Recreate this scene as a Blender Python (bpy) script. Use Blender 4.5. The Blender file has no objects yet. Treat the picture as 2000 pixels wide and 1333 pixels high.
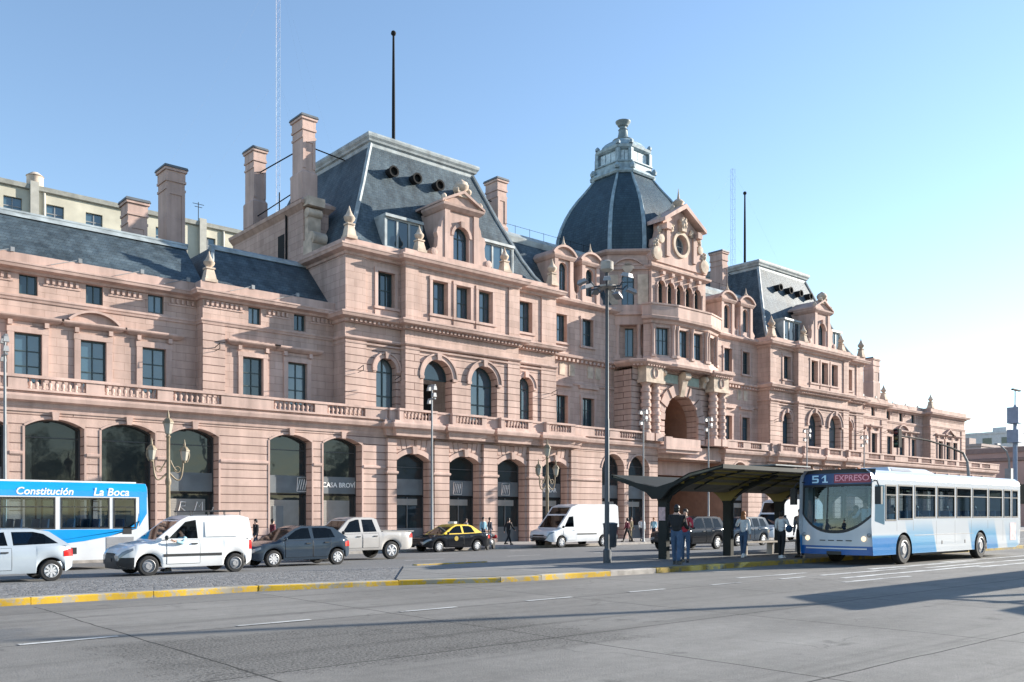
import bpy, math, random
from mathutils import Vector, Matrix
from mathutils.geometry import tessellate_polygon
random.seed(7)
SC = bpy.context.scene
COL = SC.collection
R = math.radians
XA = 59.3                      # symmetry axis of the station

# ------------------------------------------------------------------ mesh builder
class MB:
    def __init__(s, mir=False):
        s.v = []; s.f = []; s.m = []; s.mi = 0; s.mir = mir; s.X = None
    def vt(s, p):
        p = Vector(p)
        if s.X is not None: p = s.X @ p
        if s.mir: p.x = 2*XA - p.x
        s.v.append(p); return len(s.v)-1
    def fc(s, ids):
        ids = list(ids)
        if s.mir: ids.reverse()
        s.f.append(ids); s.m.append(s.mi)
    def poly(s, pts): s.fc([s.vt(p) for p in pts])
    def box(s, x0, x1, y0, y1, z0, z1):
        a = [s.vt(p) for p in ((x0,y0,z0),(x1,y0,z0),(x1,y1,z0),(x0,y1,z0),(x0,y0,z1),(x1,y0,z1),(x1,y1,z1),(x0,y1,z1))]
        for q in ((0,3,2,1),(4,5,6,7),(0,1,5,4),(1,2,6,5),(2,3,7,6),(3,0,4,7)): s.fc([a[i] for i in q])
    def frus(s, x0, x1, y0, y1, z0, X0, X1, Y0, Y1, z1):
        a = [s.vt(p) for p in ((x0,y0,z0),(x1,y0,z0),(x1,y1,z0),(x0,y1,z0),(X0,Y0,z1),(X1,Y0,z1),(X1,Y1,z1),(X0,Y1,z1))]
        for q in ((0,3,2,1),(4,5,6,7),(0,1,5,4),(1,2,6,5),(2,3,7,6),(3,0,4,7)): s.fc([a[i] for i in q])
    def prism(s, base, off):
        n = len(base); off = Vector(off)
        a = [s.vt(p) for p in base]; b = [s.vt(Vector(p)+off) for p in base]
        s.fc(a[::-1]); s.fc(b)
        for i in range(n):
            j = (i+1) % n; s.fc((a[i], a[j], b[j], b[i]))
    def exty(s, xz, y0, y1): s.prism([(x, y1, z) for x, z in xz], (0, y0-y1, 0))
    def extx(s, yz, x0, x1): s.prism([(x0, y, z) for y, z in yz], (x1-x0, 0, 0))
    def extz(s, xy, z0, z1): s.prism([(x, y, z0) for x, y in xy], (0, 0, z1-z0))
    def tube(s, pts, r, n=8, cap=True):
        pts = [Vector(p) for p in pts]; rs = r if isinstance(r, (list, tuple)) else [r]*len(pts)
        rings = []; up0 = None
        for i, p in enumerate(pts):
            t = (pts[min(i+1, len(pts)-1)] - pts[max(i-1, 0)]).normalized()
            if up0 is None:
                up0 = Vector((0,0,1)) if abs(t.z) < .9 else Vector((1,0,0))
            a = t.cross(up0).normalized(); b = a.cross(t).normalized(); up0 = b
            rings.append([s.vt(p + (a*math.cos(2*math.pi*k/n) + b*math.sin(2*math.pi*k/n))*rs[i]) for k in range(n)])
        for i in range(len(rings)-1):
            for k in range(n):
                j = (k+1) % n; s.fc((rings[i][k], rings[i][j], rings[i+1][j], rings[i+1][k]))
        if cap: s.fc(rings[0][::-1]); s.fc(rings[-1])
    def cyl(s, p0, p1, r, n=12): s.tube([p0, p1], r, n)
    def lathe(s, c, prof, n=12, ax='z', caps=True):
        rings = []
        for r, z in prof:
            row = []
            for k in range(n):
                a = 2*math.pi*(k+.5)/n; u, w = r*math.cos(a), r*math.sin(a)
                if ax == 'z': p = (c[0]+u, c[1]+w, c[2]+z)
                elif ax == 'y': p = (c[0]+u, c[1]+z, c[2]+w)
                else: p = (c[0]+z, c[1]+u, c[2]+w)
                row.append(s.vt(p))
            rings.append(row)
        for i in range(len(rings)-1):
            for k in range(n):
                j = (k+1) % n; s.fc((rings[i][k], rings[i][j], rings[i+1][j], rings[i+1][k]))
        if caps: s.fc(rings[0][::-1]); s.fc(rings[-1])
    def ball(s, c, r, n=10, m=6, sc=(1,1,1)):
        rings = []
        for i in range(1, m):
            a = math.pi*i/m
            rings.append([s.vt((c[0]+r*sc[0]*math.sin(a)*math.cos(2*math.pi*k/n), c[1]+r*sc[1]*math.sin(a)*math.sin(2*math.pi*k/n), c[2]-r*sc[2]*math.cos(a))) for k in range(n)])
        b = s.vt((c[0], c[1], c[2]-r*sc[2])); t = s.vt((c[0], c[1], c[2]+r*sc[2]))
        for k in range(n):
            j = (k+1) % n; s.fc((b, rings[0][j], rings[0][k])); s.fc((t, rings[-1][k], rings[-1][j]))
            for i in range(len(rings)-1): s.fc((rings[i][k], rings[i][j], rings[i+1][j], rings[i+1][k]))
    def sweep(s, path, prof, closed=False, caps=True):
        """path: plan points walked with the outside on the right; prof: (out, z) loop"""
        P = [Vector((p[0], p[1])) for p in path]; n = len(P); rows = []
        for i in range(n):
            def nrm(a, b):
                d = (b-a).normalized(); return Vector((d.y, -d.x))
            if closed or 0 < i < n-1:
                n0 = nrm(P[i-1], P[i]); n1 = nrm(P[i], P[(i+1) % n]); m = (n0+n1)
                if m.length < 1e-4: m = n0
                m.normalize(); m = m / max(.35, m.dot(n0))
            else: m = nrm(P[0], P[1]) if i == 0 else nrm(P[n-2], P[n-1])
            rows.append([s.vt((P[i].x+m.x*o, P[i].y+m.y*o, z)) for o, z in prof])
        k = len(prof)
        for i in range(n if closed else n-1):
            j = (i+1) % n
            for q in range(k):
                w = (q+1) % k; s.fc((rows[i][q], rows[i][w], rows[j][w], rows[j][q]))
        if not closed and caps: s.fc(rows[0][::-1]); s.fc(rows[-1])
    def wall(s, outer, holes, y, depth, back=False):
        """vertical panel facing -Y with holes (x,z polygons) and reveals"""
        loops = [[Vector((x, z, 0)) for x, z in outer]] + [[Vector((x, z, 0)) for x, z in h] for h in holes]
        flat = [p for l in loops for p in l]
        ids = [s.vt((p.x, y, p.y)) for p in flat]
        for t in tessellate_polygon(loops):
            a, b, c = (flat[i] for i in t)
            if (b.x-a.x)*(c.y-a.y)-(b.y-a.y)*(c.x-a.x) < 0: t = t[::-1]
            s.fc([ids[i] for i in t])
        for h in holes:
            n = len(h)
            for i in range(n):
                p, q = h[i], h[(i+1) % n]
                s.poly([(p[0], y, p[1]), (p[0], y+depth, p[1]), (q[0], y+depth, q[1]), (q[0], y, q[1])])
    def build(s, name, mat, parent=None, sharp=35, label=None, inv=None, **kw):
        me = bpy.data.meshes.new(name)
        me.from_pydata([tuple(p) for p in s.v], [], s.f)
        for m in (mat if isinstance(mat, (list, tuple)) else [mat]): me.materials.append(m)
        me.polygons.foreach_set('material_index', s.m)
        me.validate()
        if sharp:
            me.polygons.foreach_set('use_smooth', [True]*len(me.polygons))
            me.set_sharp_from_angle(angle=R(sharp))
        o = bpy.data.objects.new(name, me); COL.objects.link(o)
        if parent is not None:
            o.parent = parent
            if inv is not None: o.matrix_parent_inverse = inv
        if label: o['label'] = label
        for k, v in kw.items(): o[k] = v
        return o

def thing(name, label, cat, loc=(0,0,0), rz=0, group=None):
    o = bpy.data.objects.new(name, None); COL.objects.link(o)
    o.empty_display_size = .3
    o.location = loc; o.rotation_euler = (0, 0, rz); o['label'] = label; o['category'] = cat
    if group: o['group'] = group
    return o
def tag(o, label, cat, group=None):
    o['label'] = label; o['category'] = cat
    if group: o['group'] = group
    return o
def copy_tree(o, parent=None):
    c = o.copy(); COL.objects.link(c)
    if parent is not None: c.parent = parent
    for ch in o.children: copy_tree(ch, c)
    return c

# ------------------------------------------------------------------ shapes in (x,z)
def rect(x0, x1, z0, z1): return [(x0,z0),(x1,z0),(x1,z1),(x0,z1)]
def arcpts(x0, x1, zs, rise, n=14, off=0):
    w = (x1-x0)/2; r = (w*w+rise*rise)/(2*rise); cz = zs+rise-r; cx = (x0+x1)/2
    a0 = math.atan2(zs-cz, w)
    return [(cx-(r+off)*math.cos(a0+(math.pi-2*a0)*i/n), cz+(r+off)*math.sin(a0+(math.pi-2*a0)*i/n)) for i in range(n+1)]
def arch(x0, x1, z0, zs, rise, n=14): return [(x0,z0),(x1,z0)] + arcpts(x0, x1, zs, rise, n)[::-1]
def inset(h, w):
    xs = [p[0] for p in h]; zs = [p[1] for p in h]
    cx, cz = (min(xs)+max(xs))/2, (min(zs)+max(zs))/2
    W, H = max(xs)-min(xs), max(zs)-min(zs)
    return [(cx+(x-cx)*(W-2*w)/W, cz+(z-cz)*(H-2*w)/H) for x, z in h]

# ------------------------------------------------------------------ materials
def nodes(name):
    m = bpy.data.materials.new(name); m.use_nodes = True
    nt = m.node_tree; b = nt.nodes['Principled BSDF']
    return m, nt, b, nt.nodes.new, nt.links.new
def rgb(c): return (c[0], c[1], c[2], 1)
def mk(name, col, rough=.6, metal=0, var=.12, scale=2.0, bump=0, bscale=40, coat=0, spec=.5, stain=0):
    m, nt, b, N, L = nodes(name)
    b.inputs['Roughness'].default_value = rough; b.inputs['Metallic'].default_value = metal
    b.inputs['Coat Weight'].default_value = coat; b.inputs['Coat Roughness'].default_value = .05
    b.inputs['Specular IOR Level'].default_value = spec
    tc = N('ShaderNodeTexCoord')
    no = N('ShaderNodeTexNoise'); no.inputs['Scale'].default_value = scale; no.inputs['Detail'].default_value = 6
    L(tc.outputs['Object'], no.inputs['Vector'])
    r = N('ShaderNodeValToRGB'); r.color_ramp.elements[0].position = .3; r.color_ramp.elements[1].position = .72
    r.color_ramp.elements[0].color = rgb([c*(1-var) for c in col]); r.color_ramp.elements[1].color = rgb([min(1, c*(1+var)) for c in col])
    L(no.outputs['Fac'], r.inputs['Fac']); L(r.outputs['Color'], b.inputs['Base Color'])
    if bump:
        n2 = N('ShaderNodeTexNoise'); n2.inputs['Scale'].default_value = bscale; n2.inputs['Detail'].default_value = 5
        L(tc.outputs['Object'], n2.inputs['Vector'])
        bp = N('ShaderNodeBump'); bp.inputs['Strength'].default_value = bump; bp.inputs['Distance'].default_value = .02
        L(n2.outputs['Fac'], bp.inputs['Height']); L(bp.outputs['Normal'], b.inputs['Normal'])
    return m
def mk_masonry(name, c1, c2, mortar, bw, bh, msize=.02, bumpd=.03, stain=.25, rough=.85, scramble=.5):
    """ashlar or slate courses in object space: u runs along the wall, v is height"""
    m, nt, b, N, L = nodes(name); b.inputs['Roughness'].default_value = rough
    b.inputs['Specular IOR Level'].default_value = .25
    tc = N('ShaderNodeTexCoord'); sp = N('ShaderNodeSeparateXYZ'); L(tc.outputs['Object'], sp.inputs[0])
    mu = N('ShaderNodeMath'); mu.operation = 'MULTIPLY_ADD'; mu.inputs[1].default_value = -.7
    L(sp.outputs['Y'], mu.inputs[0]); L(sp.outputs['X'], mu.inputs[2])
    cb = N('ShaderNodeCombineXYZ'); L(mu.outputs[0], cb.inputs[0]); L(sp.outputs['Z'], cb.inputs[1])
    br = N('ShaderNodeTexBrick'); L(cb.outputs[0], br.inputs['Vector'])
    br.inputs['Scale'].default_value = 1; br.inputs['Brick Width'].default_value = bw; br.inputs['Row Height'].default_value = bh
    br.inputs['Mortar Size'].default_value = msize; br.inputs['Mortar Smooth'].default_value = .3; br.inputs['Bias'].default_value = 0
    br.inputs['Color1'].default_value = rgb(c1); br.inputs['Color2'].default_value = rgb(c2); br.inputs['Mortar'].default_value = rgb(mortar)
    n1 = N('ShaderNodeTexNoise'); n1.inputs['Scale'].default_value = .35; n1.inputs['Detail'].default_value = 8; n1.inputs['Roughness'].default_value = .65
    L(tc.outputs['Object'], n1.inputs['Vector'])
    mp = N('ShaderNodeMapping'); mp.inputs['Scale'].default_value = (1.6, 1.6, .18); L(tc.outputs['Object'], mp.inputs['Vector'])
    n2 = N('ShaderNodeTexNoise'); n2.inputs['Scale'].default_value = 1.3; n2.inputs['Detail'].default_value = 7; L(mp.outputs[0], n2.inputs['Vector'])
    ad = N('ShaderNodeMath'); ad.operation = 'ADD'; L(n1.outputs['Fac'], ad.inputs[0]); L(n2.outputs['Fac'], ad.inputs[1])
    mr = N('ShaderNodeMapRange'); mr.inputs['From Min'].default_value = .7; mr.inputs['From Max'].default_value = 1.3
    mr.inputs['To Min'].default_value = 1-stain; mr.inputs['To Max'].default_value = 1+stain*.5; L(ad.outputs[0], mr.inputs['Value'])
    mx = N('ShaderNodeVectorMath'); mx.operation = 'SCALE'; L(br.outputs['Color'], mx.inputs[0]); L(mr.outputs[0], mx.inputs['Scale'])
    L(mx.outputs[0], b.inputs['Base Color'])
    n3 = N('ShaderNodeTexNoise'); n3.inputs['Scale'].default_value = 14; n3.inputs['Detail'].default_value = 4; L(tc.outputs['Object'], n3.inputs['Vector'])
    hm = N('ShaderNodeMath'); hm.operation = 'MULTIPLY_ADD'; hm.inputs[1].default_value = .25
    L(n3.outputs['Fac'], hm.inputs[0])
    iv = N('ShaderNodeMath'); iv.operation = 'SUBTRACT'; iv.inputs[0].default_value = 1; L(br.outputs['Fac'], iv.inputs[1]); L(iv.outputs[0], hm.inputs[2])
    bp = N('ShaderNodeBump'); bp.inputs['Strength'].default_value = .8; bp.inputs['Distance'].default_value = bumpd
    L(hm.outputs[0], bp.inputs['Height']); L(bp.outputs['Normal'], b.inputs['Normal'])
    return m
def mk_glass(name, col, rough=.03, ior=1.7, wob=.004):
    m, nt, b, N, L = nodes(name)
    b.inputs['Base Color'].default_value = rgb(col); b.inputs['Roughness'].default_value = rough; b.inputs['IOR'].default_value = ior
    tc = N('ShaderNodeTexCoord'); n = N('ShaderNodeTexNoise'); n.inputs['Scale'].default_value = .8; L(tc.outputs['Object'], n.inputs['Vector'])
    bp = N('ShaderNodeBump'); bp.inputs['Strength'].default_value = .5; bp.inputs['Distance'].default_value = wob*4
    L(n.outputs['Fac'], bp.inputs['Height']); L(bp.outputs['Normal'], b.inputs['Normal'])
    return m
def mk_clear(name, tint=(.55,.65,.68), ior=1.4, gc=(1,1,1)):
    """see-through vehicle glass: thin tinted sheet with mirror-like reflection"""
    m, nt, b, N, L = nodes(name); nt.nodes.remove(b)
    out = nt.nodes['Material Output']
    tr = N('ShaderNodeBsdfTransparent'); tr.inputs['Color'].default_value = rgb(tint)
    gl = N('ShaderNodeBsdfGlossy'); gl.inputs['Roughness'].default_value = .03; gl.inputs['Color'].default_value = rgb(gc)
    fr = N('ShaderNodeFresnel'); ge = N('ShaderNodeNewGeometry')
    mi = N('ShaderNodeMath'); mi.operation = 'MULTIPLY_ADD'; mi.inputs[1].default_value = 1/ior-ior; mi.inputs[2].default_value = ior
    L(ge.outputs['Backfacing'], mi.inputs[0]); L(mi.outputs[0], fr.inputs['IOR'])
    mx = N('ShaderNodeMixShader'); L(fr.outputs[0], mx.inputs[0]); L(tr.outputs[0], mx.inputs[1]); L(gl.outputs[0], mx.inputs[2])
    L(mx.outputs[0], out.inputs['Surface'])
    return m

PINK1, PINK2 = (.55,.395,.338), (.475,.336,.284)
M = dict(
 stone = mk_masonry('pink_ashlar', PINK1, PINK2, (.33,.22,.185), 1.1, .44, .009, .014, .30),
 rust = mk_masonry('pink_rusticated_ashlar', PINK1, PINK2, (.20,.125,.105), 40, .45, .028, .06, .30),
 trim = mk_masonry('pink_carved_stone', (.55,.395,.342), (.49,.35,.30), (.42,.295,.252), 1.6, 5.0, .006, .006, .32),
 pale = mk('pale_carved_stone', (.52,.42,.335), .85, var=.32, scale=1.5, bump=.3, bscale=12, spec=.2),
 brown = mk('vault_plaster', (.30,.17,.12), .8, var=.15),
 slate = mk_masonry('slate_courses', (.085,.115,.135), (.06,.085,.105), (.03,.042,.055), .32, .2, .012, .012, .55, .5),
 domeslate = mk_masonry('dark_dome_slate', (.05,.085,.11), (.038,.066,.09), (.02,.032,.045), .32, .22, .012, .012, .30, .5),
 lead = mk('lead_flashing', (.30,.335,.345), .55, var=.35, scale=1.6, bump=.15),
 lead_d = mk('dark_lead', (.10,.11,.12), .55, var=.2),
 blulead = mk('patinated_zinc', (.25,.33,.37), .55, var=.35, scale=2.5),
 glass = mk_glass('window_glass', (.045,.09,.125), .04, 1.9),
 glass2 = mk_glass('window_glass_darker', (.022,.045,.06), .05, 1.7), glass3 = mk_glass('window_glass_curtained', (.12,.17,.20), .06, 1.8), shopglass2 = mk_glass('shop_glass_dusty', (.022,.03,.032), .04, 1.5),
 shopglass = mk_glass('shop_glass', (.018,.027,.031), .03, 1.55),
 frame = mk('dark_green_window_paint', (.035,.06,.065), .45, var=.2),
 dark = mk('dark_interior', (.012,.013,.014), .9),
 greyframe = mk('grey_shop_metal', (.05,.055,.06), .45, var=.15),
 shutter = mk('roller_shutter_grey', (.24,.23,.21), .55, var=.12),
 panel = mk('shop_fascia_grey', (.12,.135,.145), .45, var=.25, scale=1.0),
 white = mk('white_paint', (.78,.78,.76), .5, var=.06),
 cream = mk('cream_render', (.50,.47,.38), .85, var=.2, scale=.5),
 darkpaint = mk('dark_blue_grey_paint', (.045,.055,.07), .45, var=.2),
 greysteel = mk('galvanised_steel', (.24,.25,.26), .6, .2, var=.15),
 iron = mk('black_iron', (.015,.015,.016), .85, spec=.2),
 creamiron = mk('cream_cast_iron', (.22,.17,.11), .6, var=.25, scale=5),
 lampglass = mk_glass('lamp_glass', (.35,.33,.28), .15, 1.5),
)
# ------------------------------------------------------------------ camera, light, sky
cam = bpy.data.cameras.new('camera'); camo = bpy.data.objects.new('camera', cam); COL.objects.link(camo)
camo.location = (0, 0, 1.65); camo.rotation_euler = (R(90), 0, R(-41.2))
cam.sensor_width = 36; cam.lens = 31.5; cam.shift_y = .16875; cam.clip_start = .1; cam.clip_end = 6000
SC.camera = camo
SUN_EL, SUN_AZ = 17.8, 19.7     # azimuth from +X towards -Y
sv = Vector((math.cos(R(SUN_EL))*math.cos(R(SUN_AZ)), -math.cos(R(SUN_EL))*math.sin(R(SUN_AZ)), math.sin(R(SUN_EL))))
sl = bpy.data.lights.new('sun', 'SUN'); sl.energy = 4.2; sl.angle = R(.5); sl.color = (1, .93, .82)
so = bpy.data.objects.new('sun', sl); COL.objects.link(so); so.rotation_euler = (-sv).to_track_quat('-Z', 'Y').to_euler()
w = bpy.data.worlds.new('World'); SC.world = w; w.use_nodes = True
nt = w.node_tree; bg = nt.nodes['Background']; sky = nt.nodes.new('ShaderNodeTexSky'); sky.sky_type = 'NISHITA'
sky.sun_disc = False; sky.sun_elevation = R(SUN_EL); sky.sun_rotation = R(90+SUN_AZ)
sky.air_density = 1.0; sky.dust_density = 0.1; sky.ozone_density = 1.8; sky.altitude = 20
nt.links.new(sky.outputs[0], bg.inputs['Color']); bg.inputs['Strength'].default_value = .10
SC.view_settings.view_transform = 'Standard'; SC.view_settings.look = 'None'; SC.view_settings.gamma = 1
SC.view_settings.exposure = 1.5

# ------------------------------------------------------------------ ground
def gz(y):
    if y < 17: return 0.0
    if y < 40: return -.018*(y-17)
    return -.414
def mk_road(name, c, var, agg, slabs=None, rough=.85):
    m, nt, b, N, L = nodes(name); b.inputs['Roughness'].default_value = rough; b.inputs['Specular IOR Level'].default_value = .3
    tc = N('ShaderNodeTexCoord')
    def noise(s, d, sc=(1,1,1)):
        mp = N('ShaderNodeMapping'); mp.inputs['Scale'].default_value = sc; L(tc.outputs['Object'], mp.inputs['Vector'])
        n = N('ShaderNodeTexNoise'); n.inputs['Scale'].default_value = s; n.inputs['Detail'].default_value = d; n.inputs['Roughness'].default_value = .65
        L(mp.outputs[0], n.inputs['Vector']); return n.outputs['Fac']
    def math2(op, a, bb):
        q = N('ShaderNodeMath'); q.operation = op
        for i, v in enumerate((a, bb)):
            if isinstance(v, (int, float)): q.inputs[i].default_value = v
            else: L(v, q.inputs[i])
        return q.outputs[0]
    big = noise(.22, 6); streak = noise(.9, 6, (.12, 1.0, 1)); fine = noise(38, 3); mid = noise(5, 5)
    t = math2('ADD', math2('MULTIPLY', math2('SUBTRACT', big, .5), 1.5*var), math2('MULTIPLY', math2('SUBTRACT', streak, .5), 1.3*var))
    t = math2('ADD', t, math2('MULTIPLY', math2('SUBTRACT', fine, .5), 2.2*agg))
    t = math2('ADD', t, math2('MULTIPLY', math2('SUBTRACT', mid, .5), .8*var))
    t = math2('ADD', t, 1.0)
    # oil spots
    oil = noise(1.1, 5)
    mr = N('ShaderNodeMapRange'); mr.inputs['From Min'].default_value = .63; mr.inputs['From Max'].default_value = .72; mr.inputs['To Min'].default_value = 1; mr.inputs['To Max'].default_value = .6
    L(oil, mr.inputs['Value']); t = math2('MULTIPLY', t, mr.outputs[0])
    if slabs:
        br = N('ShaderNodeTexBrick'); br.offset = 0
        wp = N('ShaderNodeVectorMath'); wp.operation = 'ADD'; L(tc.outputs['Object'], wp.inputs[0])
        wn = N('ShaderNodeTexNoise'); wn.inputs['Scale'].default_value = .9; wn.inputs['Detail'].default_value = 4; L(tc.outputs['Object'], wn.inputs['Vector'])
        ws = N('ShaderNodeVectorMath'); ws.operation = 'SCALE'; ws.inputs['Scale'].default_value = .12; L(wn.outputs['Color'], ws.inputs[0]); L(ws.outputs[0], wp.inputs[1])
        of = N('ShaderNodeVectorMath'); of.operation = 'SUBTRACT'; of.inputs[1].default_value = (4.16, .86, 0); L(wp.outputs[0], of.inputs[0]); L(of.outputs[0], br.inputs['Vector'])
        br.inputs['Scale'].default_value = 1; br.inputs['Brick Width'].default_value = slabs[0]; br.inputs['Row Height'].default_value = slabs[1]
        br.inputs['Mortar Size'].default_value = .022; br.inputs['Mortar Smooth'].default_value = .6
        br.inputs['Color1'].default_value = (1,1,1,1); br.inputs['Color2'].default_value = (.84,.84,.84,1); br.inputs['Mortar'].default_value = (.22,.22,.22,1)
        bw = N('ShaderNodeRGBToBW'); L(br.outputs['Color'], bw.inputs[0]); t = math2('MULTIPLY', t, bw.outputs[0])
    if name == 'worn_concrete_road':                        # a rough repaired area with a ragged outline
        sp = N('ShaderNodeSeparateXYZ'); L(tc.outputs['Object'], sp.inputs[0])
        u = math2('DIVIDE', math2('ABSOLUTE', math2('SUBTRACT', sp.outputs['X'], 6.3), 0), 3.1)
        v = math2('DIVIDE', math2('ABSOLUTE', math2('ADD', math2('SUBTRACT', sp.outputs['Y'], 10.6), math2('MULTIPLY', sp.outputs['X'], .12)), 0), 1.75)
        e = math2('ADD', math2('SUBTRACT', 1.0, math2('MAXIMUM', u, v)), math2('MULTIPLY', math2('SUBTRACT', mid, .5), .9))
        mk_ = N('ShaderNodeMapRange'); mk_.inputs['From Min'].default_value = -.02; mk_.inputs['From Max'].default_value = .12; L(e, mk_.inputs['Value'])
        rough_ = noise(30, 2)
        sg = math2('ADD', .72, math2('MULTIPLY', math2('SUBTRACT', rough_, .5), 2.6))
        mixv = math2('ADD', math2('MULTIPLY', mk_.outputs[0], sg), math2('SUBTRACT', 1.0, mk_.outputs[0])); t = math2('MULTIPLY', t, mixv)
        vw = N('ShaderNodeVectorMath'); vw.operation = 'SCALE'; vw.inputs['Scale'].default_value = .5
        vn = N('ShaderNodeTexNoise'); vn.inputs['Scale'].default_value = 1.7; vn.inputs['Detail'].default_value = 6; L(tc.outputs['Object'], vn.inputs['Vector']); L(vn.outputs['Color'], vw.inputs[0])
        va = N('ShaderNodeVectorMath'); va.operation = 'ADD'; L(tc.outputs['Object'], va.inputs[0]); L(vw.outputs[0], va.inputs[1])
        vo = N('ShaderNodeTexVoronoi'); vo.feature = 'DISTANCE_TO_EDGE'; vo.inputs['Scale'].default_value = .3; L(va.outputs[0], vo.inputs['Vector'])
        cr = N('ShaderNodeMapRange'); cr.inputs['From Min'].default_value = .0; cr.inputs['From Max'].default_value = .006; cr.inputs['To Min'].default_value = .68; L(vo.outputs['Distance'], cr.inputs['Value'])
        cm = N('ShaderNodeMapRange'); cm.inputs['From Min'].default_value = .5; cm.inputs['From Max'].default_value = .56; L(noise(.45, 3), cm.inputs['Value'])
        t = math2('MULTIPLY', t, math2('ADD', math2('MULTIPLY', cm.outputs[0], cr.outputs[0]), math2('SUBTRACT', 1.0, cm.outputs[0])))
        tr = noise(1.0, 4, (.05, 1.6, 1)); mt = N('ShaderNodeMapRange'); mt.inputs['From Min'].default_value = .56; mt.inputs['From Max'].default_value = .7; mt.inputs['To Min'].default_value = 1; mt.inputs['To Max'].default_value = .72; L(tr, mt.inputs['Value']); t = math2('MULTIPLY', t, mt.outputs[0])
    sc = N('ShaderNodeVectorMath'); sc.operation = 'SCALE'; sc.inputs[0].default_value = c; L(t, sc.inputs['Scale'])
    L(sc.outputs[0], b.inputs['Base Color'])
    bp = N('ShaderNodeBump'); bp.inputs['Strength'].default_value = .5; bp.inputs['Distance'].default_value = .012
    L(math2('ADD', fine, math2('MULTIPLY', mid, .6)), bp.inputs['Height']); L(bp.outputs['Normal'], b.inputs['Normal'])
    return m
M['concrete'] = mk_road('worn_concrete_road', (.205,.195,.18), .6, .28, (4.2, 3.9))
M['asphalt'] = mk_road('grey_asphalt', (.16,.16,.16), .25, .22)
M['paving'] = mk_road('pavement_slabs', (.36,.345,.33), .2, .12, (.8, .8))
M['platformtop'] = mk_road('platform_concrete', (.225,.22,.21), .25, .15, (2.4, 1.6))
M['earth'] = mk('distant_ground', (.22,.21,.19), .95, var=.2, scale=.05)
M['roadwhite'] = None
def mk_wornpaint(name, pc, base, cover):
    m, nt, b, N, L = nodes(name); b.inputs['Roughness'].default_value = .75; b.inputs['Specular IOR Level'].default_value = .3
    tc = N('ShaderNodeTexCoord'); n = N('ShaderNodeTexNoise'); n.inputs['Scale'].default_value = 3.2; n.inputs['Detail'].default_value = 9; n.inputs['Roughness'].default_value = .72; L(tc.outputs['Object'], n.inputs['Vector'])
    r = N('ShaderNodeValToRGB'); e = r.color_ramp.elements; e[0].position = cover; e[1].position = cover+.07; e[0].color = rgb(base); e[1].color = rgb(pc); L(n.outputs['Fac'], r.inputs['Fac'])
    n2 = N('ShaderNodeTexNoise'); n2.inputs['Scale'].default_value = .7; n2.inputs['Detail'].default_value = 6; L(tc.outputs['Object'], n2.inputs['Vector'])
    mr = N('ShaderNodeMapRange'); mr.inputs['From Min'].default_value = .35; mr.inputs['From Max'].default_value = .65; mr.inputs['To Min'].default_value = .6; mr.inputs['To Max'].default_value = 1.15; L(n2.outputs['Fac'], mr.inputs['Value'])
    sc = N('ShaderNodeVectorMath'); sc.operation = 'SCALE'; L(r.outputs[0], sc.inputs[0]); L(mr.outputs[0], sc.inputs['Scale']); L(sc.outputs[0], b.inputs['Base Color'])
    bp = N('ShaderNodeBump'); bp.inputs['Strength'].default_value = .5; bp.inputs['Distance'].default_value = .015; L(n.outputs['Fac'], bp.inputs['Height']); L(bp.outputs['Normal'], b.inputs['Normal']); return m
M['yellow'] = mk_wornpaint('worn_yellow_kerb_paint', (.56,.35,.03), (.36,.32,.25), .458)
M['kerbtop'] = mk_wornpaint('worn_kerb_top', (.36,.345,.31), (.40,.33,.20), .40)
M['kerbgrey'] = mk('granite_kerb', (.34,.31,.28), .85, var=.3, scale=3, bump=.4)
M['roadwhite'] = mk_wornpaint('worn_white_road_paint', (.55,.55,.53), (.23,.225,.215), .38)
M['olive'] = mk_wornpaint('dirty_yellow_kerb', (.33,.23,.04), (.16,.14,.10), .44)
def mk_cobble():
    m, nt, b, N, L = nodes('granite_setts'); b.inputs['Roughness'].default_value = .8
    tc = N('ShaderNodeTexCoord'); vo = N('ShaderNodeTexVoronoi'); vo.inputs['Scale'].default_value = 7.5; L(tc.outputs['Object'], vo.inputs['Vector'])
    bw = N('ShaderNodeRGBToBW'); L(vo.outputs['Color'], bw.inputs[0])
    r = N('ShaderNodeValToRGB'); r.color_ramp.elements[0].color = (.13,.13,.13,1); r.color_ramp.elements[1].color = (.26,.255,.25,1); L(bw.outputs[0], r.inputs['Fac'])
    v2 = N('ShaderNodeTexVoronoi'); v2.feature = 'DISTANCE_TO_EDGE'; v2.inputs['Scale'].default_value = 7.5; L(tc.outputs['Object'], v2.inputs['Vector'])
    mr = N('ShaderNodeMapRange'); mr.inputs['From Max'].default_value = .12; mr.inputs['To Min'].default_value = .5; L(v2.outputs['Distance'], mr.inputs['Value'])
    sc = N('ShaderNodeVectorMath'); sc.operation = 'SCALE'; L(r.outputs[0], sc.inputs[0]); L(mr.outputs[0], sc.inputs['Scale']); L(sc.outputs[0], b.inputs['Base Color'])
    bp = N('ShaderNodeBump'); bp.inputs['Strength'].default_value = .9; bp.inputs['Distance'].default_value = .03; L(mr.outputs[0], bp.inputs['Height']); L(bp.outputs['Normal'], b.inputs['Normal'])
    return m
M['cobble'] = mk_cobble()

def sheet(name, poly, mat, dz, fz=gz, kind='structure', sub=True):
    """flat polygon draped on the sloping ground"""
    mb = MB()
    mb.poly([(x, y, fz(y)+dz) for x, y in poly]); o = mb.build(name, mat, sharp=0)
    o['kind'] = kind; return o
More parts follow.
